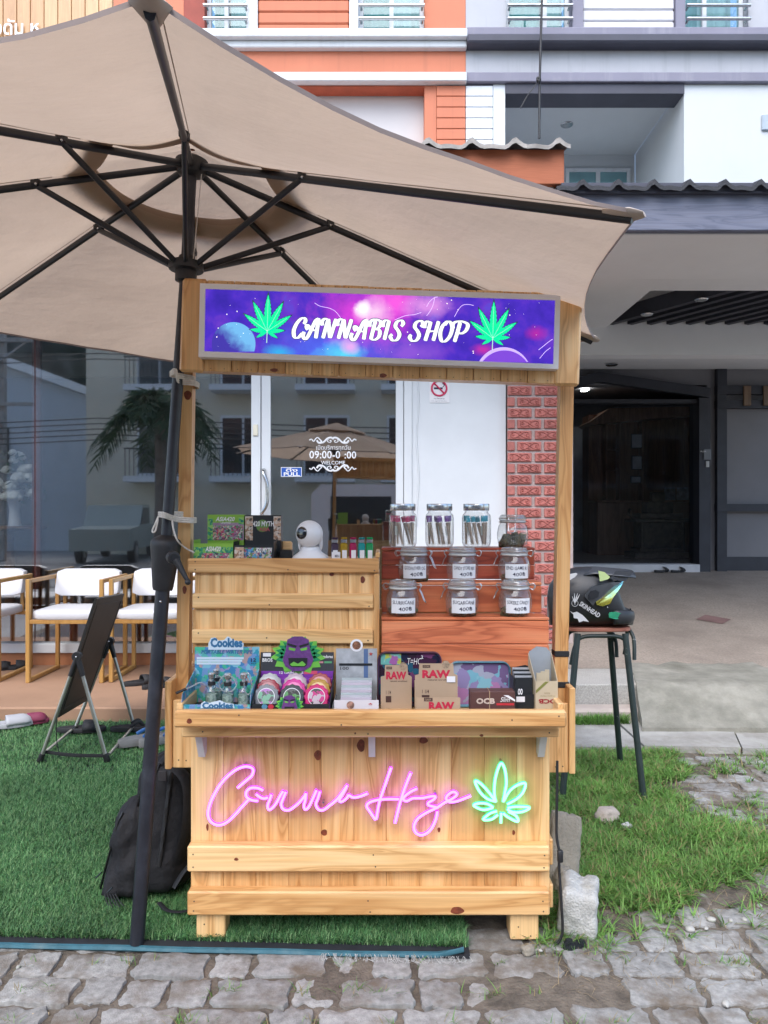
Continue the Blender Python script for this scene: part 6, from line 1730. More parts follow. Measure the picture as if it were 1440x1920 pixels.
# OCB cartons
ocb_b = M('ocb_brown', (.10,.045,.04), .45, var=.1)
for k, (y0_, y1_, d, lab) in enumerate(((1326,1345,2.31,'lower brown OCB Slim carton under its twin'),(1297,1325,2.315,'upper brown OCB Slim carton tied with a rubber band'))):
    t = thing('paper_carton', lab, 'box', (X(924,d), d, Z(y1_,d)), 'brown OCB cartons in the front tray')
    zb = FZ+.0005 if k == 0 else FZ+.0245; zt_ = FZ+.0235 if k == 0 else Z(1297,2.315)
    MB().box(X(882,d), X(966,d), d, d+.05, zb, zt_, .0015).build('carton', ocb_b, t)
    if k:
        tx('OCB', 893, 928, 1309, 1320, d-.001, M('cream_ink', (.62,.50,.42), .5), t, .045); tx('Slim', 938, 956, 1307, 1316, d-.001, white_ink, t, 0, .35)
        card(t, 'print', M('ocb_red', (.5,.03,.04), .5), 931, 964, 1318.5, 1322.5, d-.0008, .0006)
        m = MB(); m.prism([(P(x,y,d).x, P(x,y,d).z) for x, y in ((944,1303.5),(953,1303.5),(966,1312),(966,1315.5))], d-.0009, d-.0003); m.build('ribbon', paper_white, t)
        MB().box(X(918,d)-.001, X(918,d)+.001, d-.0012, d+.0512, zb-.0006, zt_+.0012).build('rubber_band', M('rubber_band', (.45,.33,.2), .6), t)
t = thing('paper_carton', 'black OCB carton of slim packs standing in the tray', 'box', (X(982,2.38), 2.38, FZ), 'smoking goods in the front tray')
d = 2.36
m = MB(); m.prism([(X(962,d), FZ+.0005), (X(1003,d), FZ+.0005), (X(1003,d), Z(1302,d)), (X(962,d), Z(1302,d))], d, d+.0015); m.build('front', black_card, t)
for q in (X(962,d), X(1003,d)-.0012): MB().box(q, q+.0012, d+.0018, d+.07, FZ+.0005, Z(1262,d+.06)).build('side', black_card, t)
MB().prism([(X(960,d+.07), FZ+.0005), (X(1004,d+.07), FZ+.0005), (X(1000,d+.07), Z(1252,d+.07)), (X(985,d+.07), Z(1247,d+.07)), (X(964,d+.07), Z(1251,d+.07))], d+.071, d+.0725).build('back', black_card, t)
for k in range(6): MB().box(X(966,d)+.0015, X(1000,d)-.0015, d+.006+k*.0105, d+.014+k*.0105, FZ+.002, Z(1272-k*2.5,d)).build('pack', black_card if k % 2 == 0 else M('pack_edge', (.40,.42,.45), .3), t)
tx('OO', 971, 980, 1291, 1303, d-.0006, paper_white, t, .05); MB().box(X(968,d), X(984,d), d-.0014, d-.0006, Z(1316,d), Z(1306,d)).build('price_sticker', paper_white, t)
t = thing('paper_carton', 'tall natural tan OCB carton with pointed open top at the tray right end', 'box', (X(1020,2.36), 2.36, FZ), 'smoking goods in the front tray')
d = 2.345; tan = M('tan_card', (.50,.42,.29), .7, var=.06, vs=20); inn = M('grey_inner', (.30,.33,.36), .8)
MB().box(X(1004,d), X(1046,d), d, d+.0015, FZ+.0005, Z(1277,d)).build('front', tan, t)
db = d+.08
MB().prism([(X(990,db), FZ+.0005), (X(1034,db), FZ+.0005), (X(1034,db), Z(1226,db)), (X(1025,db), Z(1214,db)), (X(1006,db), Z(1212,db)), (X(992,db), Z(1222,db))], db, db+.0015).build('back', inn, t)
for q0, q1, mt in ((X(1004,d), X(990,db), tan), (X(1046,d)-.0015, X(1034,db)-.0015, tan)):
    m = MB(); z0, za, zb = FZ+.0005, Z(1277,d), Z(1224,db)
    m.add([(q0,d+.0018,z0),(q1,db-.0005,z0),(q1,db-.0005,zb),(q0,d+.0018,za),(q0+.0015,d+.0018,z0),(q1+.0015,db-.0005,z0),(q1+.0015,db-.0005,zb),(q0+.0015,d+.0018,za)], [(0,1,2,3),(7,6,5,4),(0,4,5,1),(1,5,6,2),(2,6,7,3),(3,7,4,0)]); m.build('side', mt, t)
for k in range(3): MB().box(X(1006+k*8,d+.03), X(1014+k*8,d+.03), d+.03, d+.034, FZ+.003, Z(1262-k*3,d+.03)).build('pack', tan, t)
lettering('OCB', P(1027, 1315, d-.0006), 34/F*d, 9/F*d, M('ocb_maroon', (.30,.02,.03), .5), t, uz=(0,0,-1), ux=(-1,0,0), bold=.045)
lettering('Organic Hemp', P(1027, 1305, d-.0006), 28/F*d, 3.5/F*d, M('ocb_olive', (.25,.19,.09), .5), t, uz=(0,0,-1), ux=(-1,0,0)); lettering('Slim', P(1026, 1300, d-.0006), 11/F*d, 3.2/F*d, M('ocb_olive2', (.25,.19,.09), .5), t, uz=(0,0,-1), ux=(-1,0,0))
m = MB(); m.prism([(P(x,y,d).x, P(x,y,d).z) for x, y in ((1005,1300),(1005,1294),(1022,1278),(1029,1278))], d-.001, d-.0003); m.build('ribbon', M('ribbon_olive', (.20,.21,.05), .6), t)
# ================================================================ CHAIRS ON THE TERRACE
cush = M('cushion_white', (.62,.62,.64), .55, var=.03, vs=6, bump=.12, bs=25)
def make_chair():
    t = thing('armchair', '', 'armchair', (0,0,0), 'white armchairs on the terrace')
    w, d, b = .60, .55, .032
    for s in (-1, 1):
        x = s*(w/2-b/2)
        MB().box(x-b/2, x+b/2, 0, b, 0, .80, .004).build('leg', chair_wood_m, t); MB().box(x-b/2, x+b/2, d-b, d, 0, .80, .004).build('leg', chair_wood_m, t)
        MB().box(x-b/2+.0005, x+b/2-.0005, b+.0005, d-b-.0005, .001, b, .004).build('runner', chair_wood_m, t); MB().box(x-b/2+.0005, x+b/2-.0005, b+.0005, d-b-.0005, .80-b, .799, .004).build('arm', chair_wood_m, t)
    for y in (.002, d-b): MB().box(-w/2+b+.0005, w/2-b-.0005, y, y+b-.002, .455, .487, .003).build('seat_rail', chair_wood_m, t)
    for s in (-1, 1): MB().box(s*.22-.014, s*.22+.014, d-.03, d-.005, .49, .66, .003).build('back_support', chair_wood_m, t)
    def pillow(name, x0, x1, y0, y1, z0, z1, r):
        m = MB(); R_ = []
        for z, k in ((z0,.97),(z0+r*.5,1),(z1-r,1),(z1-r*.35,.985),(z1,.93),(z1+.004,.6),(z1+.006,.2)):
            ring = []
            for i in range(28):
                a = 2*math.pi*i/28; q = (abs(math.cos(a))**9+abs(math.sin(a))**9)**(-1/9)
                ring.append(((x0+x1)/2+math.cos(a)*q*(x1-x0)/2*k, (y0+y1)/2+math.sin(a)*q*(y1-y0)/2*k, z))
            R_.append(ring)
        m.loft(R_); return m.build(name, cush, t, 50)
    pillow('seat_cushion', -w/2+b+.002, w/2-b-.002, -.005, d-.05, .488, .555, .02)
    m = MB(); R_ = []
    for y, k in ((.44,.93),(.445,.985),(.46,1),(.50,1),(.515,.98)):
        ring = []
        for i in range(28):
            a = 2*math.pi*i/28; q = (abs(math.cos(a))**9+abs(math.sin(a))**9)**(-1/9)
            ring.append((math.cos(a)*q*.265*k, y+.06*(math.sin(a)*q*.105)/.2, .735+math.sin(a)*q*.11*k))
        R_.append(ring)
    m.loft(R_); m.build('backrest', cush, t, 50)
    return t
ch0 = make_chair()
spots = [(-2.465, 5.70, 'middle white armchair with brown wood frame behind the folding board'), (-3.275, 5.72, 'leftmost white armchair, cut by the photo edge'), (-1.83, 5.72, 'rightmost white armchair, half hidden behind the parasol pole')]
for i, (x, y, lb) in enumerate(spots):
    o = ch0 if i == 0 else copy_tree(ch0)
    o.location = (x, y, .111); o['label'] = lb; o['group'] = 'white armchairs on the terrace'; o['category'] = 'armchair'

# ================================================================ FOLDING BOARD
fb = thing('folding_board', 'black tilting board on silver folding legs standing on the turf', 'board', (-1.78, 4.45, .02))
N0, N1 = 4.2, 4.75
bl, tl, br, tr_ = P(107,1345,N0), P(180,1122,N0), P(163,1312,N1), P(231,1113,N1)
nv = (tl-bl).cross(br-bl).normalized()*.008
m = MB(); m.add([bl-nv, tl-nv, tr_-nv, br-nv, bl+nv, tl+nv, tr_+nv, br+nv], [(0,1,2,3),(7,6,5,4),(0,4,5,1),(1,5,6,2),(2,6,7,3),(3,7,4,0)]); pb = m.build('panel', M('panel_black', (.018,.016,.014), .55, var=.2, vs=8), fb)
q = [a.lerp(b, .06) for a, b in ((bl,tr_),(tl,br),(tr_,bl),(br,tl))]; q = [v + (-nv if nv.x*(0-v.x)+nv.y*(0-v.y) < 0 else nv)*1.05 for v in q]
m = MB(); m.tube(q, .003, 5, closed=True); m.build('seam', black_plastic, pb)
m = MB(); c_ = bl.lerp(tl,.1).lerp(br.lerp(tr_,.1),.2); e1 = (br-bl).normalized(); e2 = (tl-bl).normalized(); fn = nv*1.4 if (nv.y < 0) else -nv*1.4
m.quad(c_+fn, c_+e1*.05+fn, c_+e1*.05+e2*.045+fn, c_+e2*.045+fn); m.build('maker_sticker', paper_white, pb)
h0, h1 = P(145,1231,N0-.03), P(206,1202,N1+.03)
legs = ((h0, P(75,1432,4.16)), (h0, P(201,1428,4.16)), (h1, P(138,1378,4.70)), (h1, P(253,1372,4.78)))
leg_m = M('leg_alu', (.42,.42,.38), .35, .8, var=.2, vs=12)
for a, b in legs:
    b = Vector((b.x, b.y, .03)); k = a.lerp(b, .17)
    lg_ = MB().tube([k, b], .011, 10).build('leg', leg_m, fb, 60)
    MB().tube([a, a.lerp(b,.10), k.lerp(b,.02)], [.016,.016,.014], 10).build('hinge_socket', black_plastic, lg_, 60)
    MB().tube([b.lerp(a,.07), b+Vector((0,0,.0)), b+(b-a).normalized()*.008], [.016,.018,.012], 10).build('foot', black_plastic, lg_, 60)
for h in (h0, h1):
    MB().lathe([(.026,-.014),(.028,-.012),(.028,.012),(.026,.014)], 18, Matrix.Translation(h) @ Matrix.Rotation(R(90), 4, 'X')).build('hinge', black_plastic, fb, 40)
    MB().sphere(h+Vector((0,-.016,0)), .006, 8, 6).build('rivet', steel, fb, 180)
for (i, j) in ((0,2),(1,3)):
    a, b = legs[i][1], legs[j][1]; a = Vector((a.x,a.y,.055)); b = Vector((b.x,b.y,.055)); MB().tube([a.lerp(b,.06), a.lerp(b,.94)], .009, 8).build('foot_bar', leg_m, fb, 60)
a, b = legs[0][1], legs[1][1]; MB().tube(smooth_pts([Vector((a.x+.02,a.y+.02,.075)), Vector(((a.x+b.x)/2,a.y,.062)), Vector((b.x,b.y,.06))],6), .01, 6, flat=(.003,.011)).build('spreader_strap', strap, fb, 60)
MB().tube(smooth_pts([bl, bl+Vector((-.005,0,-.08)), bl+Vector((.002,0,-.16)), bl+Vector((.014,0,-.205))],5), .003, 6).build('cable', black_plastic, fb, 60)

# ================================================================ SHOES
def sole_poly(L, W, n=24):
    pts = []
    for i in range(n):
        a = 2*math.pi*i/n; y = L/2*math.cos(a); k = .78+.22*math.cos(a) if True else 1
        w = W/2*(.82+.18*math.cos(a)-.10*math.cos(2*a+.3)); pts.append((w*math.sin(a)+.006*math.cos(a*1.0), y))
    return pts
def slide(label, cat, loc, rz, sole, strap_m, L=.27, W=.10, kind='slide', h=.028, group='sandals and slides on the floor'):
    t = thing('sandal', label, cat, (0,0,0), group)
    P0 = sole_poly(L, W); m = MB()
    m.loft([[(x*.97, y*.985, 0) for x, y in P0], [(x, y, .006) for x, y in P0], [(x*1.0, y, h-.004+.008*max(0,-y/L)) for x, y in P0], [(x*.95, y*.97, h+.008*max(0,-y/L)) for x, y in P0], [(x*.6, y*.7, h-.004) for x, y in P0]]); m.build('sole', sole, t, 50)
    if kind == 'slide':
        m = MB(); rings = []
        for i in range(11):
            a = math.pi*i/10; x = (W/2-.0)*math.cos(a)*1.04; z = .012+(h+.032)*math.sin(a)**.75
            rings.append([(x, .015, z), (x*.96, .055, z*.96+.002), (x*.90, .095, z*.82)])
        m.loft(rings, caps=False, closed=False); o = m.build('strap', strap_m, t, 180)
        sm = o.modifiers.new('thickness', 'SOLIDIFY'); sm.thickness = .006
    elif kind == 'clog':
        m = MB(); rings = []
        for j in range(9):
            v = j/8; y = -.03+v*(L/2+.02); wv = W/2*(1.02 if v < .6 else 1.02*math.sqrt(max(.05, 1-((v-.6)/.42)**2))); hv = .055*(1 if v < .5 else math.sqrt(max(.03, 1-((v-.5)/.52)**2)))
            rings.append([(wv*math.cos(math.pi*i/10), y, h-.01+hv*math.sin(math.pi*i/10)) for i in range(11)])
        m.loft(rings, caps=False, closed=False); o = m.build('upper', strap_m, t, 180)
        sm = o.modifiers.new('thickness', 'SOLIDIFY'); sm.thickness = .007
    else:
        m = MB()
        for s in (-1, 1): m.tube(smooth_pts([(0, L*.27, h), (s*W*.22, L*.16, h+.028), (s*W*.44, -L*.02, h+.004)], 5), .007, 8, flat=(.004,.011))
        m.build('strap', strap_m, t, 60)
    t.location = loc; t.rotation_euler = (0, 0, rz)
    return t
sblk = M('rubber_black', (.018,.018,.02), .7, var=.2, vs=40); sgry = M('clog_grey', (.40,.41,.44), .6, var=.06); smag = M('clog_pink', (.20,.03,.07), .6); sblu = M('strap_blue', (.03,.15,.42), .5); slg = M('sole_grey', (.22,.22,.22), .8)
def gpt(px, py, z): d = F*(CAMH-z)/(py-960); return (X(px,d), d, z)
slide('pale grey clog lying on the turf at the left edge', 'clog', gpt(20,1362,.035), R(-60), sgry, sgry, .29, .115, 'clog', .03)
slide('dark pink clog behind the pale grey clog', 'clog', gpt(60,1356,.035), R(-62), smag, smag, .21, .085, 'clog', .025)
slide('black slide lying under the folding board', 'slide', gpt(153,1371,.035), R(-80), sblk, sblk, .30, .11)
slide('black slide on the terrace left of the parasol pole', 'slide', gpt(262,1283,.112), R(-52), sblk, sblk, .28, .11)
slide('black slide on the terrace behind the parasol pole', 'slide', gpt(300,1288,.112), R(-48), sblk, sblk, .28, .11)
slide('dark flip flop by the far right foot of the folding board', 'flip flop', gpt(247,1369,.035), R(-75), sblk, sblk, .26, .10, 'thong')
slide('grey sandal with blue straps left of the parasol pole', 'sandal', gpt(264,1394,.035), R(-48), slg, sblu, .28, .105, 'thong', .045)
slide('grey sandal with blue straps right of the parasol pole', 'sandal', gpt(300,1392,.035), R(-40), slg, sblu, .28, .105, 'thong', .045)
slide('black sandal below the leftmost armchair', 'sandal', gpt(26,1254,.112), R(-65), sblk, sblk, .28, .11)
slide('black sandal at the very left edge below the armchair', 'sandal', gpt(-4,1256,.112), R(-65), sblk, sblk, .28, .11)
def fpt(px, py):
    s_ = (.66-.245)/(10.2-5.62); k_ = (960-py)/F; d = (.245-s_*5.62-CAMH)/(k_-s_); c = P(px, py, d); return (c.x, c.y, c.z)
for px, lb in ((1240,'left black slipper before the lobby threshold'),(1271,'right black slipper before the lobby threshold')):
    q = fpt(px, 1073); slide(lb, 'slipper', (q[0], q[1], q[2]+.003), R(-60), sblk, sblk, .26, .11, group='black slippers before the lobby')

# ================================================================ BACKPACK
bpk = thing('backpack', 'black cloth backpack leaning against the cart on the turf', 'backpack', (-.86, 2.72, .03))
cloth = M('nylon_black', (.0085,.0085,.011), .75, var=.3, vs=9, bump=.5, bs=35)
def bag(z0, z1, prof, sx, name, parent, n=36, nz=22, fold=.008, sq=3.2, back=0):
    m = MB(); Rg = []
    for j in range(nz+1):
        t = j/nz; cx, cy_, hw, hd = prof(t); z = z0+(z1-z0)*t
        e = min(1, (t/.07)**.5 if t < .07 else 1, ((1-t)/.12)**.5 if t > .88 else 1); e = max(e, .15)
        ring = []
        for i in range(n):
            a = 2*math.pi*i/n; q = (abs(math.cos(a))**sq+abs(math.sin(a))**sq)**(-1/sq)
            f = 1+fold/hw*noise.noise((math.cos(a)*2.2, math.sin(a)*2.2+z*6, z*9))+.5*fold/hw*noise.noise((math.cos(a)*6, z*24, math.sin(a)*6))
            ring.append((cx+math.cos(a)*q*hw*e*f, cy_+math.sin(a)*q*hd*e*f, z))
        Rg.append(ring)
    m.loft(Rg); return m.build(name, cloth, parent, 180)
# main bag leans right towards the cart
fm = lambda t: (-.855+.055*t, 2.76+.03*t, .135-.05*t, .115-.03*t)
fk = lambda t: (-.945+.035*t, 2.715+.03*t, .083-.032*t, .095-.02*t)
main = bag(.032, .535, fm, 1, 'main_compartment', bpk, fold=.014)
pk1 = bag(.038, .38, fk, 1, 'front_pocket', bpk, fold=.014)
zm = M('zip_black', (.004,.004,.005), .3)
def seam(fn, z0, z1, a0, a1, t0, t1, name, r=.0042, out=.004, mat=zm):
    pts = []
    for i in range(15):
        q = i/14; t = t0+(t1-t0)*q; a = R(a0+(a1-a0)*q); cx, cy_, hw, hd = fn(t)
        e = min(1, ((1-t)/.12)**.5 if t > .88 else 1); k = (abs(math.cos(a))**3.2+abs(math.sin(a))**3.2)**(-1/3.2)
        pts.append((cx+math.cos(a)*k*(hw*e+out), cy_+math.sin(a)*k*(hd*e+out), z0+(z1-z0)*t))
    MB().tube(smooth_pts(pts, 3), r, 6).build(name, mat, bpk, 60)
seam(fm, .032, .535, -135, -128, .12, .95, 'zipper'); seam(fm, .032, .535, -112, -106, .12, .95, 'zipper', .003)
seam(fk, .038, .38, -150, -120, .1, .9, 'zipper'); seam(fm, .032, .535, -75, -72, .25, .9, 'side_strap', .009, .004, strap)
for (x, y) in ((207,1668),(186,1640)):
    m = MB(); m.tube([P(x-6,y+6,2.585), P(x+4,y-4,2.585)], .003, 6); m.build('zip_pull', zm, bpk, 60)
MB().tube(smooth_pts([P(300,1432,2.70), P(312,1416,2.72), P(330,1416,2.74), P(342,1436,2.76)],6), .01, 8, flat=(.012,.004)).build('handle', cloth, bpk, 60)
for k in range(2): MB().tube(smooth_pts([P(330,1440,2.70+.06*k), P(352,1470,2.66+.06*k), P(352,1540,2.66+.05*k), P(338,1600,2.68+.05*k), P(322,1660,2.70+.04*k)],6), .02, 8, flat=(.026,.009)).build('shoulder_strap', cloth, bpk, 60)
MB().tube(smooth_pts([P(325,1665,2.64), P(340,1640,2.66), P(356,1620,2.68)],5), .01, 6, flat=(.012,.003)).build('side_strap', strap, bpk, 60)
MB().tube(smooth_pts([(-.80,2.63,.042), (-.76,2.585,.04), (-.72,2.57,.041), (-.685,2.575,.042)],5), .01, 6, flat=(.009,.0025)).build('loose_strap', strap, bpk, 60)
m = MB(); 
for k in range(5): m.tube(smooth_pts([P(196+k*5,1676,2.60), P(200+k*6,1690,2.585), P(204+k*7,1698+3*(k%2),2.575)],4), .002, 5)
m.build('cord_ends', strap, bpk, 60)
m = MB(); m.box(-.014,.014,-.004,.004,-.018,.018,.002, Matrix.Translation(P(305,1455,2.66))); m.build('patch', M('patch', (.035,.033,.037), .8), bpk)

# ================================================================ STOOL AND HELMET
stg = M('paint_darkgreen', (.016,.028,.027), .45, var=.3, vs=15, dirt=(.35,.36,.34), ds=26, dlo=.66, dhi=.70)
SY = 3.92
stool = thing('bar_stool', 'dark green metal stool with chipped paint and reddish wooden seat', 'stool', (1.12, SY, -.01))
seat_z = .832
sw_m = wood('stool_seat', 'x', (.20,.06,.04), (.33,.12,.085), (.40,.17,.12), coat=.1)
m = MB(); R_ = []
for z, k in ((seat_z-.020,.97),(seat_z-.016,1),(seat_z-.004,1),(seat_z,.97)):
    R_.append([(1.115+.175*k*math.cos(a)*(abs(math.cos(a))**4+abs(math.sin(a))**4)**-.25, SY+.115*k*math.sin(a)*(abs(math.cos(a))**4+abs(math.sin(a))**4)**-.25, z) for a in [2*math.pi*i/32 for i in range(32)]])
m.loft(R_); m.build('seat', sw_m, stool, 40)
tops = {(1,-1): (1.245, SY-.10), (1,1): (1.225, SY+.10), (-1,-1): (1.0, SY-.10), (-1,1): (1.0, SY+.10)}
bots = {(1,-1): (1.293, 3.68), (1,1): (1.338, 4.18), (-1,-1): (.885, 3.68), (-1,1): (.90, 4.18)}
for k in tops:
    a = Vector((*tops[k], seat_z-.03)); b = Vector((*bots[k], -.012)); lgs = MB().tube([a, a.lerp(b,.4), b], .0165, 12).build('leg', stg, stool, 60)
    MB().lathe([(.019,0),(.02,.03),(.018,.035)], 12, Matrix.Translation((b.x, b.y, -.013))).build('rubber_foot', black_plastic, lgs, 40)
for s in (-1, 1):
    m = MB(); y = SY+s*.10; m.tube(smooth_pts([(1.265, y, seat_z-.19), (1.258, y, seat_z-.10), (1.225, y, seat_z-.05), (1.12, y, seat_z-.042), (1.02, y, seat_z-.05), (.985, y, seat_z-.10), (.965, y, seat_z-.19)],6), .0105, 8); m.build('brace', stg, stool, 60)
m = MB(); m.tube(smooth_pts([(1.30, SY-.08, seat_z-.17), (1.305, SY-.05, seat_z-.06), (1.283, SY, seat_z-.01), (1.305, SY+.05, seat_z-.06), (1.30, SY+.08, seat_z-.17)],6), .0105, 8); m.build('back_loop', stg, stool, 60)
# full face motocross helmet, facing right
HX, HY = 1.085, 3.90; HZ = seat_z+.003
hel = thing('motocross_helmet', 'matt black motocross helmet with mirrored visor on the stool seat', 'helmet', (HX, HY, HZ))
mblk = M('helmet_matt', (.022,.024,.028), .42, var=.15, vs=6)
def hpt(px, py, d=3.80): return P(px, py, d)
# shell: cross-sections along x
m = MB(); Rg = []
secs = [(1026,1120,4,.01),(1031,1096,150,.55),(1044,1078,165,.8),(1062,1068,172,.95),(1082,1063,173,1.0),(1104,1062,173,1.02),(1124,1065,173,1.0),(1140,1074,174,.93),(1150,1090,174,.86),(1158,1112,175,.80),(1165,1134,175,.72),(1172,1138,175,.60),(1180,1142,174,.44),(1184,1150,168,.25)]
for i, (px, pt, pb_, wk) in enumerate(secs):
    pb_ = 1000+pb_ if pb_ > 100 else 1124
    x = X(px, 3.9); z1 = Z(pt, 3.9); z0 = HZ if i > 0 else Z(1124, 3.9); hw = .125*wk; cz = (z0+z1)/2; hz_ = (z1-z0)/2; ring = []
    for k in range(28):
        a = 2*math.pi*k/28; c_, s_ = math.cos(a), math.sin(a); e = 2.5; q = (abs(c_)**e+abs(s_)**e)**(-1/e)
        up = 1-.25*max(0, s_*q)**2
        ring.append((x, HY+c_*q*hw*up, cz+s_*q*hz_))
    Rg.append(ring)
m.loft(Rg); shell = m.build('shell', mblk, hel, 180)
vis_m, nt, p, o_ = new_mat('visor_mirror')
v = coords(nt, False); nz = N(nt, 'ShaderNodeTexNoise', i_Scale=14.0, i_Detail=4.0); nt.links.new(v, nz.inputs['Vector'])
sp_ = N(nt, 'ShaderNodeSeparateXYZ'); nt.links.new(v, sp_.inputs[0]); ad = N(nt, 'ShaderNodeMath', operation='MULTIPLY_ADD', i_1=9.0, i_2=.1); nt.links.new(sp_.outputs[2], ad.inputs[0]); a2 = N(nt, 'ShaderNodeMath', operation='ADD'); nt.links.new(ad.outputs[0], a2.inputs[0]); nt.links.new(nz.outputs[0], a2.inputs[1])
c_ = ramp(nt, a2.outputs[0], [(.25,(.40,.34,.05)),(.5,(.70,.68,.18)),(.7,(.50,.80,.55)),(.95,(.35,.78,.85))]); nt.links.new(c_, p.inputs['Base Color']); p.inputs['Metallic'].default_value = .85; p.inputs['Roughness'].default_value = .12
# visor: curved band bulging round the face opening
def wrap(poly, yoff, k=1.0):
    """side outline in px wrapped round the helmet front: near side, front and far side"""
    m = MB(); near = []; n = len(poly)
    return m
def side_patch(name, poly, mat, parent, off, thick=.004, curve=None):
    """outline in photo px projected on the near flank of the helmet"""
    m = MB(); ys = []
    def yy(px): # flank depth follows the shell width
        w = np.interp(px, [s[0] for s in secs], [s[3] for s in secs])*.125
        return HY - w - off
    A = []; B = []
    for px, py in poly:
        y = yy(px); A.append((X(px,3.80)*y/3.80 if False else X(px,y), y, Z(py,y))); B.append((X(px,y), y+thick, Z(py,y)))
    n = len(A); m.add(A+B, [tuple(range(n)), tuple(range(2*n-1, n-1, -1))]+[(i, i+n, (i+1) % n+n, (i+1) % n) for i in range(n)])
    return m.build(name, mat, parent)
m = MB(); Rg = []
for (px, py, pw_) in ((1176,1088,.45),(1168,1098,.62),(1158,1112,.80),(1146,1128,.90),(1136,1136,.95)):
    x = X(px, 3.86); z = Z(py, 3.86); w_ = .128*pw_
    Rg.append([(x-.085*(abs(u)**2.2)*(1 if True else 1), HY+u*w_*1.04, z-.02*abs(u)**2) for u in [(-1+2*i/14) for i in range(15)]])
m.loft(Rg, caps=False, closed=False); o = m.build('visor', vis_m, hel, 180); sm = o.modifiers.new('thickness', 'SOLIDIFY'); sm.thickness = .003
side_patch('visor_flank', [(1117,1128),(1128,1122),(1140,1110),(1153,1098),(1168,1093),(1160,1106),(1150,1120),(1144,1132),(1130,1137),(1119,1134)], vis_m, hel, .022)
side_patch('visor_plate', [(1096,1118),(1108,1100),(1124,1095),(1144,1092),(1168,1091),(1152,1099),(1139,1111),(1127,1123),(1117,1128),(1112,1136)], M('plate_grey', (.05,.055,.063), .4), hel, .020)
side_patch('visor_knob', [(1103,1116),(1108,1108),(1116,1106),(1124,1110),(1122,1119),(1112,1124),(1105,1124)], M('knob_dark', (.02,.022,.027), .3), hel, .026, .006)
side_patch('top_vent', [(1122,1070),(1134,1073),(1144,1082),(1140,1086),(1125,1090)], M('vent_lime', (.50,.62,.28), .3, var=.1), hel, .012)
# peak
pk_m = M('peak_grey', (.045,.05,.06), .38, var=.1)
m = MB(); Rg = []
for (px, py, w_) in ((1092,1066,.085),(1112,1062,.10),(1136,1064,.115),(1160,1066,.125),(1186,1069,.11)):
    x = X(px,3.88); z = Z(py,3.88); Rg.append([(x-.012*u*u, HY+u*w_, z-.030*abs(u)**1.6) for u in [(-1+2*i/10) for i in range(11)]])
m.loft(Rg, caps=False, closed=False); o = m.build('peak', pk_m, hel, 60); sm = o.modifiers.new('thickness', 'SOLIDIFY'); sm.thickness = .006
m = MB(); y = HY-.112
m.prism([(X(px,y), Z(py,y)) for px, py in ((1143,1085),(1154,1070),(1188,1071),(1172,1090),(1165,1090))], y-.003, y+.003); m.build('peak_flank', pk_m, hel)
# chin bar with mouth port
m = MB(); Rg = []
for i in range(17):
    a = math.pi*(i/16)-math.pi/2; cx = X(1138,3.9)+.125*math.cos(a)**.9 if math.cos(a) > 0 else X(1138,3.9); cy2 = HY+.112*math.sin(a); c0 = Vector((cx, cy2, Z(1152,3.9))); o_n = Vector((math.cos(a), math.sin(a), 0))
    Rg.append([c0+o_n*.016*math.cos(b)+Vector((0,0,.038*math.sin(b)*(1 if math.sin(b) < 0 else .55+.45*abs(math.sin(a))))) for b in [2*math.pi*k/12 for k in range(12)]])
m.loft(Rg); m.build('chin_bar', mblk, hel, 180)
MB().tube(smooth_pts([(X(1184,3.85), HY-.03, Z(1142,3.85)), (X(1188,3.85), HY-.035, Z(1155,3.85)), (X(1187,3.85), HY-.035, Z(1166,3.85))],4), .004, 6).build('chin_strap', strap, hel, 60)
dwh = flat('decal_pale', (.62,.63,.65), .5)
side_patch('green_sticker', [(1141,1151),(1143,1148),(1155,1147),(1165,1150),(1166,1160),(1155,1161),(1142,1158)], M('sticker_green', (.02,.28,.14), .4), hel, .03, .002)
v_, f_ = text_geo('SKINHEAD', .02, 0); a_ = v_[:, :2].min(0); b_ = v_[:, :2].max(0); q_ = (v_[:, :2]-(a_+b_)/2)/(b_-a_)
def flank(px, py, off):
    w = np.interp(px, [s[0] for s in secs], [s[3] for s in secs])*.125; y = HY-w-off; return (X(px,y), y, Z(py,y))
m = MB(); ca, sa = math.cos(R(33)), math.sin(R(33))
m.v = [flank(1106+44*x*ca+9*y*sa, 1143+44*x*sa-9*y*ca, .006) for x, y in q_]; m.f = f_; m.build('lettering', dwh, hel, recalc=False)
side_patch('flame_decal', [(1068,1145),(1074,1149),(1082,1147),(1092,1153),(1099,1160),(1104,1166),(1094,1164),(1086,1167),(1083,1160),(1076,1159),(1075,1152)], dwh, hel, .006, .001)
m = MB(); m.tube([flank(1078+6*math.cos(a), 1131+6*math.sin(a), .006) for a in [k*math.pi/8 for k in range(16)]], .0012, 5, closed=True)
for (a, b) in (((1078,1134),(1077,1112)),((1078,1130),(1083,1112)),((1079,1130),(1087,1114)),((1078,1132),(1073,1118))): m.tube([flank(*a,.006), flank((a[0]+b[0])/2,(a[1]+b[1])/2,.006), flank(*b,.006)], [.0015,.003,.0006], 5)
m.build('pineapple_decal', dwh, hel)
side_patch('round_decal', [(1062,1082),(1070,1076),(1080,1074),(1083,1076),(1078,1082),(1068,1088),(1062,1089)], dwh, hel, .006, .001)
MB().sphere(flank(1139,1139,.012), .004, 8, 6).build('screw', steel, hel, 180)

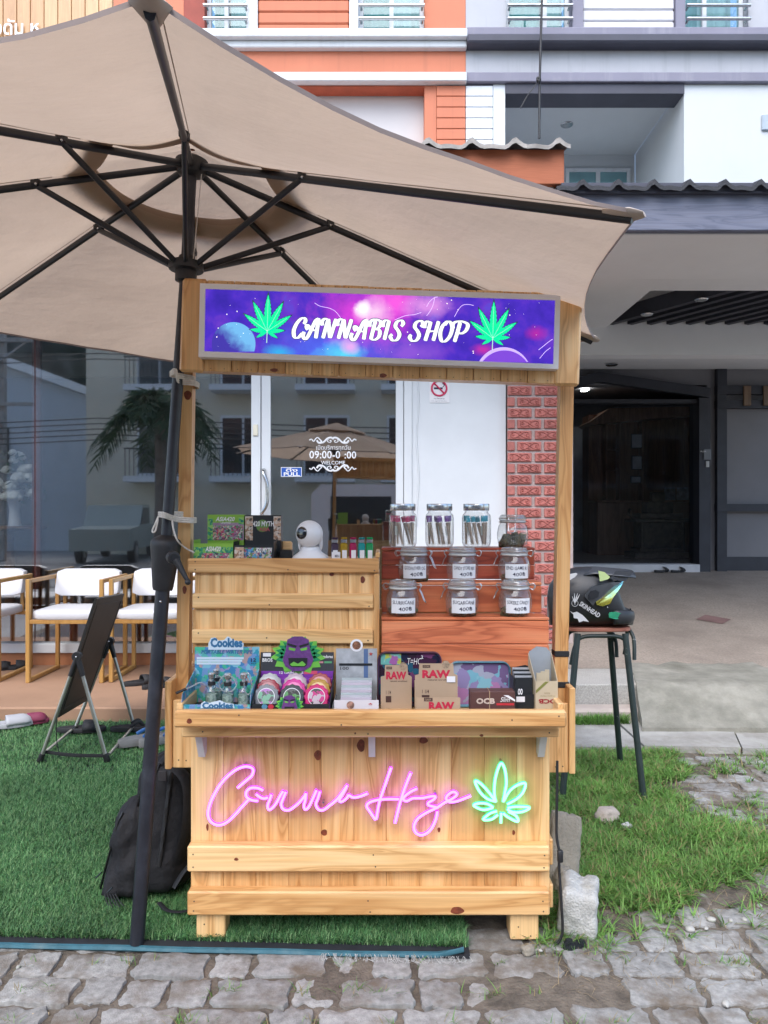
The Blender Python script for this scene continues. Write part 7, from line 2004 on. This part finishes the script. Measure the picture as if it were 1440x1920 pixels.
# ================================================================ POWER CORD AT THE CART'S RIGHT SIDE
m = MB()
m.tube(smooth_pts([(.578,2.468,.60), (.575,2.46,.48), (.572,2.452,.36), (.580,2.44,.30), (.577,2.438,.26), (.583,2.43,.14), (.586,2.43,.05), (.57,2.43,.012)],6), .0048, 8)
m.box(.572,.59,2.432,2.448,.275,.315,.003)
tag(m.build('extension_cable', black_plastic, None, 50), 'black power cable with inline switch hanging down the right side of the cart', 'cable')
m = MB(); rr = random.Random(4)
for k in range(3):
    Rg = []
    for j in range(6):
        t = j/5; Rg.append([(.605+.022*k+.022*math.cos(a)*(1-.5*t)+.008*noise.noise((a,t*3,k)), 2.42+.012*k+.018*math.sin(a)*(1-.5*t), .002+.03*t*(1 if k == 0 else .5)) for a in [i*math.pi/5 for i in range(10)]])
    m.loft(Rg)
tag(m.build('black_netting', M('netting', (.01,.014,.016), .9, bump=1, bs=200), None, 60), 'crumpled black netting on the ground by the concrete block', 'netting')
# ================================================================ across the street (seen mirrored in the shop glass)
RB = thing('cream_apartment_block', 'cream apartment block with balconies across the street, mirrored in the glass', 'building', (-2, -13, 0))
cream = M('cream_wall', (.62,.585,.48), .85, var=.06, vs=1)
RY = -13.0
MB().box(-10.4, 14, RY-6, RY, -.04, 7.4).build('wall', cream, RB)
dwin = M('dark_pane', (.03,.035,.04), .15)
for fl_ in range(2):
    for c in range(8):
        x0 = -8.6+c*2.9; z0 = 2.7+fl_*3.1
        w = MB().box(x0, x0+1.6, RY+.001, RY+.08, z0, z0+2.1).build('window', white_paint, RB)
        MB().box(x0+.08, x0+.76, RY+.081, RY+.09, z0+.08, z0+2.0).build('pane', dwin, w); MB().box(x0+.84, x0+1.52, RY+.081, RY+.09, z0+.08, z0+2.0).build('pane', dwin, w)
        MB().box(x0-.2, x0+1.8, RY+.001, RY+.9, z0-.25, z0-.05).build('balcony_slab', white_paint, RB)
        r = MB(); r.box(x0-.18, x0+1.78, RY+.84, RY+.88, z0+.85, z0+.9)
        for k in range(14): r.box(x0-.15+k*.148, x0-.13+k*.148, RY+.85, RY+.87, z0-.05, z0+.85)
        r.build('balcony_rail', black_metal, RB)
WH = thing('white_hall', 'pale blue white hall with shallow gable across the street, mirrored in the glass', 'building', (-15, -15, 0))
m = MB(); m.prism([(-26,-.04),(-10.6,-.04),(-10.6,5.6),(-17.5,8.1),(-26,6.6)], -24, -15); m.build('wall', M('hall_wall', (.50,.55,.60), .8, var=.06, vs=.5), WH)
m = MB(); m.prism([(-26.4,6.55),(-17.5,8.1),(-10.4,5.55),(-10.4,5.85),(-17.5,8.5),(-26.4,7.0)], -24.2, -14.6); m.build('roof', white_paint, WH)
for (a, b_, c, d) in ((-15.9,-14.1,2.9,4.6),(-18.6,-17.3,3.2,4.8)): MB().box(a, b_, -15.001, -14.93, c, d).build('window', dwin, WH)
m = MB(); n = 40
for j in range(13):
    for i in range(n+1):
        x = -70+i*90/n; h = 19*math.exp(-((x+24)/15)**2); z = h*min(1, j/11)
        m.v.append((x+1.5*noise.noise((x*.3, j*.6, 1)), -34-j*.5+4*noise.noise((x*.12, j*.3, 0)), z-1))
for j in range(12):
    for i in range(n): a = j*(n+1)+i; m.f.append((a, a+1, a+n+2, a+n+1))
tag(m.build('hill', M('cliff', (.085,.09,.085), .95, var=.8, vs=.6, dirt=(.02,.03,.02), ds=.25, dlo=.45, dhi=.6), None, 180), None, None, None, 'structure')
# fan of drooping feather leaves
PT = thing('palm_tree', 'feather palm with drooping leaves across the street, mirrored in the glass', 'palm', (-6.0, -7.0, 0))
m = MB(); m.tube([(-6.0, -7.0, -.04), (-5.97, -7.0, 1.6), (-6.0, -7.0, 3.6), (-6.0, -7.0, 4.4)], [.22,.17,.14,.10], 12); m.build('trunk', M('palm_bark', (.16,.14,.12), .9, var=.3, vs=6), PT, 60)
pr = random.Random(11); frond_m = M('palm_leaf', (.035,.075,.03), .6, var=.4, vs=3, trl=.2)
for k in range(24):
    a = k*2.4+pr.uniform(-.2,.2); el = pr.uniform(.1, 1.15); L = pr.uniform(1.35, 1.75)
    m = MB(); pts = []
    for i in range(13):
        t = i/12; r_ = L*(t*math.cos(el)+.18*t*t); z = L*(t*math.sin(el)-1.15*t*t)
        pts.append(Vector((-6.0+r_*math.cos(a), -7.0+r_*math.sin(a), 4.35+z)))
    m.tube(pts, [.03*(1-i/14) for i in range(13)], 5)
    side = Vector((-math.sin(a), math.cos(a), 0))
    for i in range(1, 12):
        for s in (-1, 1):
            for q in range(3):
                b_ = pts[i].lerp(pts[i+1], q/3) if i < 12 else pts[i]
                d = (side*s*(.8+pr.random()*.4)+Vector((0,0,pr.uniform(-.9,.3)))+(pts[i]-pts[i-1]).normalized()*.7).normalized()*(.55*math.sin(math.pi*(i+1)/14)+.12)
                w = (pts[i]-pts[i-1]).normalized()*.022
                m.quad(b_-w, b_+d*.6-w*.8+Vector((0,0,-.02)), b_+d+Vector((0,0,-.12)), b_+w)
    m.build('frond', frond_m, PT)
for k, (x, y) in enumerate(((-14.5, -9.0), (-11.5, -9.4))):
    t = thing('utility_pole', ['concrete utility pole by the white hall, farther from the palm', 'concrete utility pole nearer the palm, mirrored in the glass'][k], 'pole', (x, y, 0), 'utility poles across the street')
    MB().box(x-.13, x+.13, y-.1, y+.1, -.04, 7.6, .02).build('shaft', concrete, t)
    MB().box(x-1.0, x+1.0, y+.101, y+.2, 6.5, 6.62).build('cross_arm', concrete, t)
    MB().box(x-1.0, x+1.0, y+.101, y+.2, 4.6, 4.7).build('cross_arm', concrete, t)
    m = MB()
    for s in (-1, 1): m.tube([(x, y+.15, 5.9), (x+s*.8, y+.15, 6.5)], .03, 6)
    m.build('brace', steel, t)
m = MB()
for i in range(7):
    z0 = 3.6+.16*i+(1.6 if i > 4 else 0)
    m.tube([(-26+j*3.5, -9.1, z0-.35*math.sin(math.pi*((j*3.5+3) % 21)/21)) for j in range(12)], .018, 5)
tag(m.build('power_lines', black_plastic, None), 'bundle of sagging power lines across the street, mirrored in the glass', 'cables')
def car(name, label, cat, x, y, body_prof, win, col, wheels, hw=.85):
    t = thing(name, label, cat, (x, y, -.035))
    m = MB(); m.prism([(x+a, b) for a, b in body_prof], y-hw, y+hw); m.build('body', col, t)
    for s in (-1, 1):
        for w_ in win: 
            mm = MB(); mm.prism([(x+a, b) for a, b in w_], y+s*hw+s*.002, y+s*(hw+.012)); mm.build('window', dwin, t)
        for wx in wheels:
            Mw = Matrix.Translation((x+wx, y+s*(hw-.08), .29)) @ Matrix.Rotation(R(90), 4, 'X')
            w1 = MB().lathe([(.2,-.1),(.32,-.1),(.325,0),(.32,.1),(.2,.1)], 20, Mw).build('wheel', black_plastic, t, 40)
            MB().lathe([(.02,-.105),(.19,-.112),(.19,.112),(.02,.105)], 16, Mw).build('rim', steel, w1, 40)
    return t
carw = M('car_white', (.75,.76,.78), .25, var=.02, coat=.6); carg = M('car_green', (.25,.30,.28), .3, var=.05, coat=.5)
car('parked_van', 'white van parked across the street, mirrored in the door glass', 'van', .9, -3.3, [(-2.4,.3),(2.3,.3),(2.35,.9),(2.2,1.05),(1.5,1.12),(.9,1.9),(.5,2.0),(-2.2,2.0),(-2.4,1.8)], [[(-2.0,1.15),(-.75,1.15),(-.75,1.75),(-2.0,1.75)],[(-.6,1.15),(1.2,1.15),(.8,1.75),(-.6,1.75)]], carw, (-1.5, 1.5))
pk = car('pickup_truck', 'grey green pickup parked at the street side, mirrored in the left window', 'pickup', -8.2, -10.0, [(-2.5,.35),(2.4,.35),(2.45,.95),(.9,1.02),(.4,1.62),(-.7,1.66),(-.95,1.02),(-2.5,1.02)], [[(-.7,1.06),(-.05,1.06),(-.05,1.56),(-.62,1.56)],[(.02,1.06),(.72,1.06),(.34,1.56),(.02,1.56)]], carg, (-1.55, 1.5), .8)
pk.rotation_euler = (0, 0, R(82))
